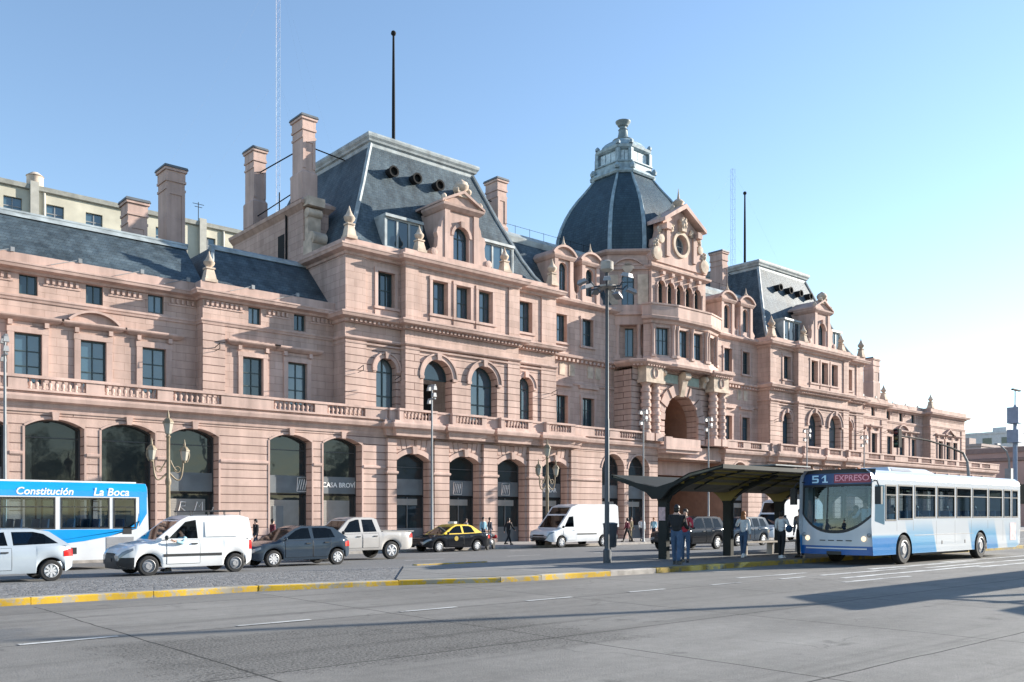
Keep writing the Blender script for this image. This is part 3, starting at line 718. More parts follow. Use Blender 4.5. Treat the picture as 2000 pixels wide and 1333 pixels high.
    # upper band
    mb.wall([(P0,12.3),(31.9,12.3),(31.9,17.5),(P0,17.5)], [f2[0]], YP, .45); mb.wall([(41.4,12.3),(P1,12.3),(P1,17.5),(41.4,17.5)], [f2[1]], YP, .45)
    mb.wall([(31.9,12.3),(41.4,12.3),(41.4,17.5),(31.9,17.5)], f2c, YC, .5)
    for x in (31.9, 41.38): mb.box(x, x+.02, YC+.002, YP+.1, 7.4, 17.5)
    for x in (P0, P1-.02): mb.box(x, x+.02, YP+.002, 66, 7.4, 17.9)
    part(mb, 'upper_wall', M['stone'], sharp=0)
    mb = MB(mir)
    mb.wall([(P0,7.4),(31.9,7.4),(31.9,12.3),(P0,12.3)], [h1[0]], YP, .55); mb.wall([(41.4,7.4),(P1,7.4),(P1,12.3),(41.4,12.3)], [h1[1]], YP, .55)
    mb.wall([(31.9,7.4),(41.4,7.4),(41.4,12.3),(31.9,12.3)], h2, YC, .75)
    for a, b in ((P0-.03,29.35),(43.95,P1+.03)): mb.box(a, b, YP-.1, YP, 7.4, 12.25)
    for a, b in ((31.87,32.95),(40.35,41.43)): mb.box(a, b, YC-.1, YC, 7.4, 12.25)
    part(mb, 'rusticated_wall', M['rust'], sharp=0)
    mb = MB(mir)
    for a, b in ((P0-.02,29.3),(44.0,P1+.02)): mb.box(a, b, YP-.1, YP, 13.9, 17.4)
    for a, b in ((31.88,32.85),(40.45,41.42)): mb.box(a, b, YC-.1, YC, 13.9, 17.4)
    parts(mb, 'pilaster', M['stone'], sharp=0)
    mb = MB(mir)
    for a, b in w1: archivolt(mb, a, b, 10.62, (b-a)/2, YP, .22, .1, 14); archivolt(mb, a, b, 10.62, (b-a)/2, YP, .1, .16, 14, False, .24); mb.box(a-.3, a, YP-.12, YP, 10.46, 10.62); mb.box(b, b+.3, YP-.12, YP, 10.46, 10.62)
    for a, b in w2:
        archivolt(mb, a, b, 10.43, (b-a)/2, YC, .26, .08, 18); archivolt(mb, a, b, 10.43, (b-a)/2, YC, .1, .16, 18, False, .28)
        mb.box(a-.34, a, YC-.14, YC+.2, 10.25, 10.43); mb.box(b, b+.34, YC-.14, YC+.2, 10.25, 10.43)
    parts(mb, 'archivolt', M['trim'])
    for k, (a, b) in enumerate(w1): window(arch(a, b, 7.7, 10.62, (b-a)/2), YP+.5, mir, hs=(9.0,10.5), t=.08)
    for k, (a, b) in enumerate(w2):
        open_ = (k == 0 and not mir)
        if open_:
            window([(a,10.3),(b,10.3)]+arcpts(a, b, 10.43, (b-a)/2, 18)[::-1], YC+.7, mir, vs=(), hs=())
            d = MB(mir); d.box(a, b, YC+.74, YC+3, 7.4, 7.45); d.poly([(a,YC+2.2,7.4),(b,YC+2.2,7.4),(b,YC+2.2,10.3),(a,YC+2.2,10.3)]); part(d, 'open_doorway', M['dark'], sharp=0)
        else: window(arch(a, b, 7.6, 10.43, (b-a)/2, 18), YC+.7, mir, hs=(9.0,10.3), t=.09)
    for h in f2: window(h, YP+.4, mir, vs=(.33,.66), hs=(15.6,))
    for h in f2c: window(h, YC+.45, mir, vs=(.33,.66), hs=(15.6,))
    mb = MB(mir)
    for x0, x1, y in ((30.2,31.45,YP),(41.85,43.1,YP),(34.0,35.22,YC),(35.9,37.12,YC),(37.8,39.02,YC)): surround(mb, (x0, x1, 14.48, 16.66), y, .22, .07, True); mb.box(x0-.22, x1+.22, y-.06, y, 13.9, 14.3)
    parts(mb, 'window_surround', M['trim'], sharp=0)
    pp = [(P0,66),(P0,YP-.1),(31.9,YP-.1),(31.9,YC-.1),(41.4,YC-.1),(41.4,YP-.1),(P1,YP-.1),(P1,66)]
    mb = MB(mir); mb.sweep(pp, [(0,12.22),(.05,12.22),(.12,12.3),(.12,12.4),(0,12.44)]); mb.sweep(pp, [(0,11.98),(.04,11.98),(.06,12.08),(0,12.1)])
    parts(mb, 'string_course', M['trim'], sharp=0, gap=.02)
    mb = MB(mir); mb.sweep(pp, [(0,13.2),(.12,13.24),(.16,13.4),(.5,13.5),(.56,13.64),(.6,13.68),(.6,13.76),(.1,13.92),(0,13.92)])
    for a, b, y in ((P0,31.9,YP-.1),(31.9,41.4,YC-.1),(41.4,P1,YP-.1)): dentils(mb, a+.1, b-.1, y, 13.26, .3, .14, .3, .15)
    part(mb, 'pavilion_cornice', M['trim'], sharp=0)
    mb = MB(mir); mb.sweep(pp, [(0,17.25),(.1,17.28),(.14,17.42),(.5,17.52),(.56,17.66),(.6,17.7),(.6,17.8),(.3,17.9),(.14,17.92),(.14,18.22),(-.5,18.25),(-.5,17.25)])
    part(mb, 'pavilion_cornice', M['trim'], sharp=0)
    for x in (28.2,33.05,40.2,45.1): finial(x, YP if x < 30 or x > 44 else YC+.1, 18.2, mir, 2.0 if x in (28.2,45.1) else 1.75)
    # mansard
    b = (28.3,45.0,47.6,64.6); t = (32.3,41.0,51.25,61.5); zb, ztp = 18.1, 26.35
    mb = MB(mir); rings = []
    for f, q in ((0,0),(.1,.16),(.25,.33),(.6,.66),(1,1)):
        zz = zb+(ztp-zb)*f; rings.append([mb.vt((x, y, zz)) for x, y in ((b[0]+(t[0]-b[0])*q, b[2]+(t[2]-b[2])*q),(b[1]+(t[1]-b[1])*q, b[2]+(t[2]-b[2])*q),(b[1]+(t[1]-b[1])*q, b[3]+(t[3]-b[3])*q),(b[0]+(t[0]-b[0])*q, b[3]+(t[3]-b[3])*q))])
    for i in range(len(rings)-1):
        for k in range(4): mb.fc((rings[i][k], rings[i][(k+1) % 4], rings[i+1][(k+1) % 4], rings[i+1][k]))
    mans = part(mb, 'mansard_roof', M['slate'], sharp=0)
    mb = MB(mir)
    mb.sweep([(t[0],t[2]),(t[1],t[2]),(t[1],t[3]),(t[0],t[3])], [(-.1,26.0),(.02,26.05),(.08,26.2),(.1,26.42),(.22,26.5),(.26,26.62),(.36,26.76),(.4,26.9),(.36,27.02),(.1,27.06),(-1,27.2),(-1,26.0)], closed=True)
    mb.poly([(t[0],t[2],27.1),(t[1],t[2],27.1),(t[1],t[3],27.1),(t[0],t[3],27.1)])
    part(mb, 'mansard_cornice', M['lead'], mans, sharp=0)
    mb = MB(mir)
    def hip(f, kx, ky):
        q = {0:0, .1:.16, .25:.33, .6:.66, 1:1}[f]
        return ((b[kx]+(t[kx]-b[kx])*q), (b[2+ky]+(t[2+ky]-b[2+ky])*q), zb+(ztp-zb)*f)
    for kx in (0, 1): mb.tube([hip(f, kx, 0) for f in (0,.1,.25,.6,1)], .15, 6)
    parts(mb, 'hip_lead', M['lead'], mans)
    for x in (33.3,35.2,37.1,39.0):
        v = MB(mir); y = 50.25; n = 14
        v.lathe((x, y, 24.4), [(.3,.9),(.32,.9),(.32,-.28),(.38,-.3),(.38,-.36),(.27,-.36),(.27,.5)], n, 'y')
        v_ = part(v, 'roof_vent', M['iron'], mans); d = MB(mir); d.poly([(x+.27*math.cos(2*math.pi*k/n), y-.1, 24.4+.27*math.sin(2*math.pi*k/n)) for k in range(n)][::-1]); part(d, 'vent_opening', M['dark'], v_, sharp=0)
    # stone dormer in the middle
    DX = 36.55
    mb = MB(mir); mb.wall([(DX-1.4,18.2),(DX+1.4,18.2),(DX+1.4,21.7),(DX-1.4,21.7)], [arch(DX-.66, DX+.66, 18.35, 19.95, .66)], 46.85, .5)
    for x in (DX-1.4, DX+1.38): mb.box(x, x+.02, 46.852, 49.6, 18.2, 21.7)
    for x in (DX-1.42, DX+1.0): mb.box(x, x+.42, 46.74, 46.85, 18.2, 21.6)
    mb.sweep([(DX-1.4,49),(DX-1.4,46.8),(DX+1.4,46.8),(DX+1.4,49)], [(0,21.5),(.1,21.55),(.3,21.75),(.34,21.9),(0,21.95)])
    mb.exty([(DX-1.7,21.93),(DX+1.7,21.93),(DX,22.75)], 46.75, 49.8)
    for s_ in (-1, 1): mb.prism([(DX+s_*1.78,46.5,21.92),(DX+s_*1.78,46.5,22.06),(DX,46.5,22.96),(DX,46.5,22.76)], (0,3.2,0))
    archivolt(mb, DX-.66, DX+.66, 19.95, .66, 46.85, .2, .08, 14)
    for s_ in (-1, 1):
        pts = [(1.4,18.2),(2.55,18.2),(2.6,18.6),(2.35,18.85),(2.2,18.75),(2.0,19.0),(1.95,19.6),(2.05,19.9),(1.95,20.25),(1.7,20.3),(1.62,20.7),(1.4,21.1)]
        mb.exty([(DX+s_*u, z) for u, z in pts], 46.8, 47.2)
        mb.lathe((DX+s_*2.28, 46.68, 18.55), [(.1,.0),(.26,.03),(.26,.6),(.1,.62)], 10, 'y')
    dm = part(mb, 'dormer', M['trim'], sharp=0)
    mb = MB(mir); mb.box(DX-.42, DX+.42, 46.6, 47.1, 22.55, 22.95); mb.lathe((DX, 46.85, 22.95), [(.3,0),(.46,.15),(.52,.35),(.4,.6),(.2,.72),(.1,.8)], 10)
    for s_ in (-1, 1): mb.ball((DX+s_*1.5, 46.75, 22.25), .2, 8, 6, (1,1,1.4)); mb.ball((DX+s_*.5, 46.75, 23.0), .24, 8, 6)
    parts(mb, 'dormer_crest', M['pale'], dm)
    window(arch(DX-.66, DX+.66, 18.35, 19.95, .66), 47.25, mir, hs=(19.9,))
    for x0, x1 in ((31.25,33.95),(39.15,41.85)):
        mb = MB(mir); y0 = 47.75
        mb.box(x0-.12, x1+.12, y0-.14, y0+3, 20.42, 20.6); mb.box(x0-.1, x0, y0, y0+2.6, 18.3, 20.42); mb.box(x1, x1+.1, y0, y0+2.6, 18.3, 20.42); mb.box(x0, x1, y0-.05, y0+.1, 18.25, 18.5)
        part(mb, 'glazed_dormer', M['lead'], sharp=0)
        window(rect(x0, x1, 18.5, 20.42), y0+.1, mir, M['lead'], vs=(.33,.66), fw=.1, t=.14)
    # stone block and tall chimneys at the back of both flanks
    for s_ in (-1, 1):
        f = lambda u: PC+s_*u
        xa, xb = sorted((f(8.75), f(6.9)))
        mb = MB(mir); mb.box(xa+.01, xb-.01, 52.3, 63, 14, 21.75); mb.sweep([(xa,63),(xa,52.3),(xb,52.3),(xb,63)], [(0,21.3),(.1,21.4),(.3,21.6),(.34,21.8),(0,22.05),(-.8,22.1),(-.8,21.3)])
        part(mb, 'flank_block', M['stone'], sharp=0)
        if mir and s_ < 0: continue
        if s_ < 0:
            mb = MB(mir); mb.box(xa-.012, xa+.2, 54.9, 55.8, 15.0, 20.3); part(mb, 'flank_window', M['dark'], sharp=0)
            mb = MB(mir); mb.tube([(xa-.06,54.5,14.4),(xa-.06,54.5,22)], .07, 6); mb.tube([(xa+.2,56,22.1),(xa+.2,56,23.4)], .04, 5); mb.tube([(xa+.3,54.3,22.9),(xa+.3,59.5,22.7)], .04, 5); parts(mb, 'downpipe', M['iron'])
        mb = MB(mir); xo = xa if s_ < 0 else xb-1.1; mb.box(xo, xo+1.1, 51.2, 52.28, 18.1, 19.2); mb.lathe((xo, 51.4, 19.25), [(.2,.05),(.42,.06),(.42,1.04),(.2,1.05)], 12, 'x'); mb.box(xo+.1, xo+1.0, 51.8, 52.28, 19.2, 21.2); mb.lathe((xo, 51.95, 21.0), [(.15,.05),(.33,.06),(.33,1.04),(.15,1.05)], 12, 'x'); mb.box(xo-.08, xo+1.15, 51.5, 52.28, 21.4, 21.95)
        parts(mb, 'scroll_console', M['pale'])
        c0, c1 = sorted((f(8.7), f(7.8)))
        chimney(c0, c1, 52.45, 53.85, 22.05, 27.5, mir, 1.7); chimney(c0, c1, 59.6, 61.0, 22.05, 27.6, mir, 1.7)
        mb = MB(mir); mb.tube([(f(8.1),53.1,25.8),(f(4.4),54.5,26.2)], .045, 5); mb.tube([(f(8.2),59.7,25.9),(f(8.2),53.7,25.7)], .045, 5); parts(mb, 'tie_rod', M['iron'])

    # ---------- recessed bays next to the tower
    YR = 48.4
    rw = [(46.75,47.95),(49.55,50.85)]
    mb = MB(mir)
    mb.wall([(P1,7.4),(54.5,7.4),(54.5,17.7),(P1,17.7)], [rect(a, b, 8.1, 10.6) for a, b in rw]+[rect(a, b-.1, 14.6, 16.7) for a, b in rw], YR, .4)
    part(mb, 'upper_wall', M['stone'], sharp=0)
    for a, b in rw:
        window(rect(a, b, 8.1, 10.6), YR+.34, mir, hs=(9.7,)); window(rect(a, b-.1, 14.6, 16.7), YR+.34, mir, vs=(.33,.66), hs=(15.6,))
    mb = MB(mir)
    for a, b in rw: surround(mb, (a, b, 8.1, 10.6), YR, .22, .07, False); surround(mb, (a, b-.1, 14.6, 16.7), YR, .18, .06); mb.box(a-.4, b+.4, YR-.2, YR, 11.3, 11.5)
    parts(mb, 'window_surround', M['trim'], sharp=0)
    mb = MB(mir); q = [(P1,YR),(54.5,YR)]
    mb.sweep(q, [(0,13.3),(.2,13.42),(.4,13.5),(.44,13.66),(0,13.8)]); dentils(mb, P1, 54.5, YR, 13.2, .3, .2, .45, .22)
    mb.sweep(q, [(0,11.5),(.08,11.52),(.1,11.64),(0,11.7)]); mb.sweep(q, [(0,17.5),(.2,17.56),(.45,17.7),(.5,17.86),(.2,17.95),(.1,18.1),(-.4,18.1),(-.4,17.5)])
    parts(mb, 'string_course', M['trim'], sharp=0, gap=.02)
    mb = MB(mir)
    for c in (47.4,48.4,50.4,51.3): mb.box(c-.3, c+.3, YR-.05, YR, 12.15, 13.05)
    parts(mb, 'pale_panel', M['pale'], sharp=0)
    mb = MB(mir); mb.poly([(44,YR+.35,18.0),(56,YR+.35,18.0),(56,51.4,22.8),(44,51.4,22.8)]); mb.poly([(44,51.4,22.8),(56,51.4,22.8),(56,60,23.3),(44,60,23.3)])
    rf = part(mb, 'roof', M['slate'], sharp=0)
    mb = MB(mir); mb.prism([(44,51.1,22.3),(44,51.0,22.7),(44,51.3,23.05),(44,51.9,23.05),(44,51.9,22.3)], (12,0,0)); part(mb, 'roof_lead', M['lead'], rf, sharp=0)
    mb = MB(mir)
    for x in (45.5,47,48.5,50,51.5,53): mb.tube([(x,51.6,23),(x,51.6,23.8)], .02, 4)
    mb.tube([(44.5,51.6,23.75),(54,51.6,23.75)], .015, 4); part(mb, 'roof_railing', M['iron'], rf)
    for cx in (47.45,50.35):
        mb = MB(mir); y = YR-.05
        mb.wall([(cx-.95,17.95),(cx+.95,17.95),(cx+.95,21.0),(cx-.95,21.0)], [arch(cx-.42, cx+.42, 18.5, 20.2, .42)], y, .35)
        for x in (cx-.95, cx+.93): mb.box(x, x+.02, y+.002, y+2.4, 17.95, 21)
        for x in (cx-.97, cx+.62): mb.box(x, x+.35, y-.14, y, 17.95, 20.8)
        for s_ in (-1, 1): mb.exty([(cx+s_*.95,18),(cx+s_*1.5,18),(cx+s_*1.5,18.4),(cx+s_*1.2,18.7),(cx+s_*1.1,19.6),(cx+s_*.95,20)], y, y+.25)
        mb.sweep([(cx-.95,y+2),(cx-.95,y-.1),(cx+.95,y-.1),(cx+.95,y+2)], [(0,20.8),(.08,20.82),(.2,21),(.22,21.1),(0,21.14)])
        archivolt(mb, cx-1.15, cx+1.15, 21.1, .62, y, .16, .32, 12, False); mb.exty([(cx-1.15,21.1)]+arcpts(cx-1.15, cx+1.15, 21.1, .66, 12)+[(cx+1.15,21.1)], y-.08, y+2.6)
        dd = part(mb, 'dormer', M['trim'], sharp=0)
        mb = MB(mir); mb.lathe((cx, y-.05, 21.85), [(.14,0),(.2,.1),(.1,.25),(.05,.5),(.01,.75)], 8); parts(mb, 'dormer_crest', M['pale'], dd)
        window(arch(cx-.42, cx+.42, 18.5, 20.2, .42), y+.3, mir, hs=(20.1,))

half(False); half(True)
r_ = part(REST, 'balusters', M['trim']); r_['kind'] = 'stuff'
# ------------------------------------------------------------------ central tower, portal and dome
TY = 52.9
def oct_(w, a): return [(XA-w,TY+a),(XA-w,TY-a),(XA-a,TY-w),(XA+a,TY-w),(XA+w,TY-a),(XA+w,TY+a),(XA+a,TY+w),(XA-a,TY+w)]
# body of the tower: chamfered square, walls panel by panel
FW, FA = 5.9, 3.6
body = oct_(FW, FA)
def frame_of(p, q):
    p, q = Vector((p[0], p[1], 0)), Vector((q[0], q[1], 0)); d = (q-p).normalized(); n = Vector((-d.y, d.x, 0))
    return Matrix(((d.x,n.x,0,p.x),(d.y,n.y,0,p.y),(0,0,1,0),(0,0,0,1))), (q-p).length
mb = MB(); tw = []
for i in range(8):
    p, q = body[i], body[(i+1) % 8]; X, Ln = frame_of(p, q); mb.X = X; c = Ln/2
    if i in (1, 3): 
        holes = [rect(c-.45, c+.45, 14.3, 16.6), arch(c-.5, c+.5, 18.4, 20.6, .5)]; tw.append((X, c))
    elif i == 2: holes = []
    else: holes = []
    if i == 2: mb.wall([(0,12),(Ln,12),(Ln,17),(0,17)], [], 0, .3)
    else: mb.wall([(0,7.4),(Ln,7.4),(Ln,22.9),(0,22.9)], holes, 0, .4)
mb.X = None
part(mb, 'tower_wall', M['stone'], sharp=0)
for X, c in tw:
    window(rect(c-.45, c+.45, 14.3, 16.6), .35, False, vs=(.5,), X=X); window(arch(c-.5, c+.5, 18.4, 20.6, .5), .35, False, hs=(20.4,), X=X)
    mb = MB(); mb.X = X                                # shallow loggia of colonnettes in front of the chamfer
    mb.box(c-1.75, c+1.75, -.75, .05, 13.35, 13.9); mb.box(c-1.85, c+1.85, -.85, .05, 13.9, 14.05)
    mb.box(c-1.7, c+1.7, -.7, .05, 16.75, 17.5); mb.box(c-1.9, c+1.9, -.9, .05, 17.5, 17.75); mb.box(c-1.8, c+1.8, -.8, .05, 17.75, 18.3)
    for u in (-1.45,-.85,.85,1.45):
        mb.box(c+u-.2, c+u+.2, -.68, -.28, 14.05, 14.3); mb.lathe((c+u, -.48, 14.3), [(.19,0),(.17,.12),(.15,2.1),(.2,2.25),(.2,2.45)], 10)
    for u in (-1.5, 1.5): mb.box(c+u-.25, c+u+.25, -.2, .02, 14.05, 16.75)
    part(mb, 'loggia', M['trim'])
    mb = MB(); mb.X = X
    archivolt(mb, c-1.1, c+1.1, 21.6, .5, 0, .14, .3, 12, False); mb.box(c-1.8, c+1.8, -.15, 0, 21.3, 21.6); mb.box(c-1.1, c+1.1, -.2, 0, 21.6, 21.75)
    mb.exty([(c-1.1,21.6)]+arcpts(c-1.1, c+1.1, 21.6, .55, 12)+[(c+1.1,21.6)], -.1, .3)
    part(mb, 'chamfer_pediment', M['trim'])
    mb = MB(); mb.X = X
    for u in (-1.2, 1.2): mb.box(c+u-.42, c+u+.42, -.06, 0, 18.5, 20.9)
    parts(mb, 'pale_panel', M['pale'], sharp=0)
    mb = MB(); mb.X = X; mb.lathe((c, -.12, 21.75), [(.2,.0),(.38,-.05),(.4,.1)], 16, 'y') if False else archivolt(mb, c-.4, c+.4, 21.35, .4, -.12, .1, .06, 14, False); archivolt(mb, c-.4, c+.4, 20.56, .79, -.12, .02, .03, 2, False) if False else None
    mb.lathe((c, -.2, 21.4), [(.3,0),(.4,0),(.4,.12),(.3,.12)], 18, 'y'); part(mb, 'roundel', M['pale'])
    mb = MB(); mb.X = X                                # rusticated lower storey of the chamfer with a pale niche
    mb.box(.02, c*2-.02, -.06, -.001, 7.4, 12.0); part(mb, 'rusticated_wall', M['rust'], sharp=0)
    mb = MB(); mb.X = X; mb.box(2*c-1.0, 2*c-.35, -.25, -.06, 7.4, 12.1); mb.box(2*c-1.1, 2*c-.25, -.32, -.06, 12.1, 13.1); part(mb, 'pale_pilaster', M['pale'], sharp=0)
mb = MB(); mb.sweep(body, [(0,22.5),(.15,22.55),(.35,22.7),(.38,22.85),(.2,22.95),(-.6,23.1),(-.6,22.5)], closed=True)
mb.sweep(body, [(0,17.4),(.1,17.45),(.2,17.6),(.2,17.75),(0,17.8)], closed=True); mb.sweep(body, [(0,12.7),(.15,12.8),(.35,13.0),(.35,13.15),(0,13.2)], closed=True)
part(mb, 'tower_cornice', M['trim'], sharp=0)

# dome: chamfered square plan drawn in over its height
W0, A0 = 5.13, 3.14
prof = [(22.9,1.0),(24.0,1.0),(25.3,.975),(26.3,.925),(27.2,.86),(28.0,.785),(28.8,.69),(29.5,.59),(30.1,.51),(30.7,.435),(31.0,.42)]
mb = MB(); rings = []
for z, s_ in prof: rings.append([mb.vt((x, y, z)) for x, y in oct_(W0*s_, A0*s_)])
for i in range(len(rings)-1):
    for k in range(8): mb.fc((rings[i][k], rings[i][(k+1) % 8], rings[i+1][(k+1) % 8], rings[i+1][k]))
dome = part(mb, 'dome', M['domeslate'], sharp=25)
mb = MB()
for k in range(8):
    pts = []
    for z, s_ in prof:
        p = oct_(W0*s_, A0*s_)[k]; pts.append((p[0], p[1], z))
    mb.tube(pts, [.20-.011*i for i in range(len(pts))], 6)
part(mb, 'dome_rib', M['blulead'], dome)
mb = MB()
mb.sweep(oct_(W0, A0), [(-.05,22.9),(.14,22.95),(.16,23.2),(0,23.25)], closed=True); part(mb, 'dome_base', M['lead'], dome, sharp=0)
mb = MB()                                               # lantern
def tier(w, a, prof): mb.sweep(oct_(w, a), prof, closed=True)
tier(2.1, 1.25, [(-1,30.7),(.25,30.75),(.35,30.9),(.3,31.1),(.05,31.2),(.05,31.7),(.15,31.75),(.15,31.85),(-1,31.9)])
mb.extz(oct_(1.85, 1.1), 31.85, 33.05)
tier(1.85, 1.1, [(-.5,32.85),(.1,32.9),(.28,33.05),(.34,33.25),(.1,33.35),(-.5,33.4)])
for k in range(8):
    x, y = oct_(1.98, 1.2)[k]; mb.box(x-.16, x+.16, y-.16, y+.16, 31.8, 32.95); mb.lathe((x, y, 33.35), [(.2,0),(.22,.16),(.14,.28),(.05,.36)], 8)
    x, y = oct_(2.35, 1.4)[k]; mb.lathe((x, y, 31.1), [(.22,0),(.28,.2),(.1,.5)], 8)
lan = part(mb, 'lantern', M['blulead'], dome, sharp=30)
mb = MB()
o8 = oct_(1.86, 1.1)
for i in (0,1,2,3,4):
    p, q = o8[i], o8[(i+1) % 8]; X, Ln = frame_of(p, q); mb.X = X
    n = max(2, int(Ln/.6))
    for k in range(n):
        x0, x1 = .2+(Ln-.4)*k/n, .2+(Ln-.4)*(k+1)/n
        mb.box(x0+.04, x1-.04, -.05, .0, 32.0, 32.8)
mb.X = None
parts(mb, 'lantern_panel', mk('pale_zinc_panel', (.42,.52,.57), .5, var=.3, scale=4), lan, sharp=0, gap=.12)
mb = MB()
rings = []
for z, s_ in ((33.35,1.0),(33.7,.93),(34.0,.78),(34.25,.58),(34.4,.4)): rings.append([mb.vt((x, y, z)) for x, y in oct_(1.75*s_, 1.05*s_)])
for i in range(len(rings)-1):
    for k in range(8): mb.fc((rings[i][k], rings[i][(k+1) % 8], rings[i+1][(k+1) % 8], rings[i+1][k]))
mb.fc(rings[-1])
part(mb, 'lantern_cap', M['blulead'], lan, sharp=25)
mb = MB()
mb.lathe((XA, TY, 34.3), [(.9,0),(.95,.15),(.6,.3),(.48,.45),(.42,.75),(.38,1.05),(.44,1.1),(.32,1.22),(.3,1.36),(.46,1.45),(.52,1.6),(.66,1.74),(.68,1.84),(.5,1.9)], 14)
part(mb, 'dome_finial', mk('dark_patinated_finial', (.16,.20,.21), .5), lan)

# front of the tower: five arched windows, scrolled gable and round window
GY = 46.7
hs5 = [arch(XA-2.83+k*1.18-.0, XA-2.83+k*1.18+.94, 18.45, 20.1, .47) for k in range(5)]
mb = MB()
mb.wall([(XA-3.55,17),(XA+3.55,17),(XA+3.55,22.6),(XA-3.55,22.6)], hs5, GY, .4)
for x in (XA-3.55, XA+3.53): mb.box(x, x+.02, GY+.002, 49, 12, 22.6)
part(mb, 'tower_front_wall', M['stone'], sharp=0)
for h in hs5: window(h, GY+.36, False, M['frame'], M['shopglass'], vs=(), hs=(20.0,))
mb = MB()
for k in range(5):
    x0 = XA-2.83+k*1.18; archivolt(mb, x0, x0+.94, 20.1, .47, GY, .12, .08, 12)
    mb.box(x0+.3, x0+.64, GY-.35, GY, 21.0, 21.25)
for k in range(6):
    x = XA-2.95+k*1.18; mb.lathe((x, GY-.06, 18.4), [(.13,0),(.11,.1),(.1,1.5),(.14,1.6),(.14,1.72)], 10)
parts(mb, 'arcade_column', M['trim'], gap=.01)
mb = MB(); q = [(XA-3.55,49),(XA-3.55,GY),(XA+3.55,GY),(XA+3.55,49)]
mb.sweep(q, [(0,21.25),(.1,21.3),(.35,21.45),(.38,21.6),(.1,21.7),(0,21.7)]); mb.sweep(q, [(0,22.5),(.06,22.5),(.1,22.6),(0,22.65)]); mb.sweep(q, [(0,18.1),(.1,18.12),(.12,18.3),(0,18.36)])
parts(mb, 'string_course', M['trim'], sharp=0)
gl = [(3.55,22.0),(3.75,22.4),(3.7,22.9),(3.3,23.05),(3.2,22.75),(2.95,22.7),(2.75,23.1),(2.85,23.5),(2.75,24.0),(2.35,24.25),(2.2,24.8),(2.25,25.35)]
out = [(XA-u, z) for u, z in gl]+[(XA, 26.7)]+[(XA+u, z) for u, z in gl[::-1]]
mb = MB(); hole = [(XA+.82*math.cos(2*math.pi*k/24), 23.85+.82*math.sin(2*math.pi*k/24)) for k in range(24)]
mb.wall(out, [hole], GY-.12, .5); mb.prism([(x, GY+.9, z) for x, z in out], (0,.01,0))
for i in range(len(out)):
    p, q = out[i], out[(i+1) % len(out)]; mb.poly([(p[0],GY-.12,p[1]),(q[0],GY-.12,q[1]),(q[0],GY+.9,q[1]),(p[0],GY+.9,p[1])])
gab = part(mb, 'gable', M['trim'], sharp=0)
LR = random.Random(4)
def lump(mb, x, y, z, r):
    for k in range(7): a = 6.28*k/7; mb.ball((x+r*.62*math.cos(a)+LR.uniform(-.05,.05), y+LR.uniform(-.08,.05), z+r*.85*math.sin(a)), r*LR.uniform(.34,.55), 7, 5)
    mb.ball((x, y-.05, z), r*.6, 8, 6)
mb = MB()
for s_ in (-1, 1):
    mb.prism([(XA+s_*2.75,GY-.75,25.2),(XA+s_*2.75,GY-.75,25.5),(XA,GY-.75,27.15),(XA,GY-.75,26.75)], (0,1.9,0))
    mb.box(XA+s_*2.05-.3, XA+s_*2.05+.3, GY-.6, GY+.3, 24.7, 25.2); mb.box(XA+s_*1.75-.22, XA+s_*1.75+.22, GY-.3, GY, 22.6, 24.7)
part(mb, 'gable_pediment', M['trim'], gab, sharp=0)
mb = MB()
archivolt(mb, XA-.82, XA+.82, 23.85, .82, GY-.12, .26, .16, 16, False)
lowr = MB(); archivolt(lowr, XA-.82, XA+.82, 23.85, .82, GY-.12, .26, .16, 16, False); o_ = len(mb.v); mb.v += [Vector((p.x, p.y, 2*23.85-p.z)) for p in lowr.v]; mb.f += [[i+o_ for i in f[::-1]] for f in lowr.f]; mb.m += lowr.m
for s_ in (-1, 1):
    mb.lathe((XA+s_*3.1, GY-.35, 22.6), [(.2,0),(.55,.05),(.55,.35),(.2,.4)], 14, 'y'); mb.lathe((XA+s_*2.55, GY-.3, 23.9), [(.15,0),(.36,.05),(.36,.3),(.15,.33)], 12, 'y')
    lump(mb, XA+s_*3.15, GY-.1, 23.4, .34); lump(mb, XA+s_*1.3, GY-.2, 25.0, .27); lump(mb, XA+s_*2.6, GY+.0, 24.6, .27)
mb.box(XA-.3, XA+.3, GY-.55, GY-.1, 24.9, 25.9); lump(mb, XA, GY-.45, 25.6, .42)
parts(mb, 'gable_carving', M['pale'], gab)
window(hole, GY+.3, False, M['lead'], M['glass'], vs=(.5,), hs=(23.85,), fw=.1)
mb = MB(); mb.lathe((XA, GY+.1, 26.7), [(.5,0),(.5,.25),(.3,.35),(.42,.55),(.5,.75),(.3,.95),(.12,1.05),(.06,1.5),(.02,1.9)], 12)
for s_ in (-1, 1): mb.lathe((XA+s_*.75, GY+.1, 26.3), [(.28,0),(.3,.3),(.2,.6),(.04,.9)], 8); mb.lathe((XA+s_*2.4, GY+.1, 25.4), [(.22,0),(.26,.25),(.1,.5),(.02,.75)], 8)
parts(mb, 'gable_finial', M['pale'], gab)

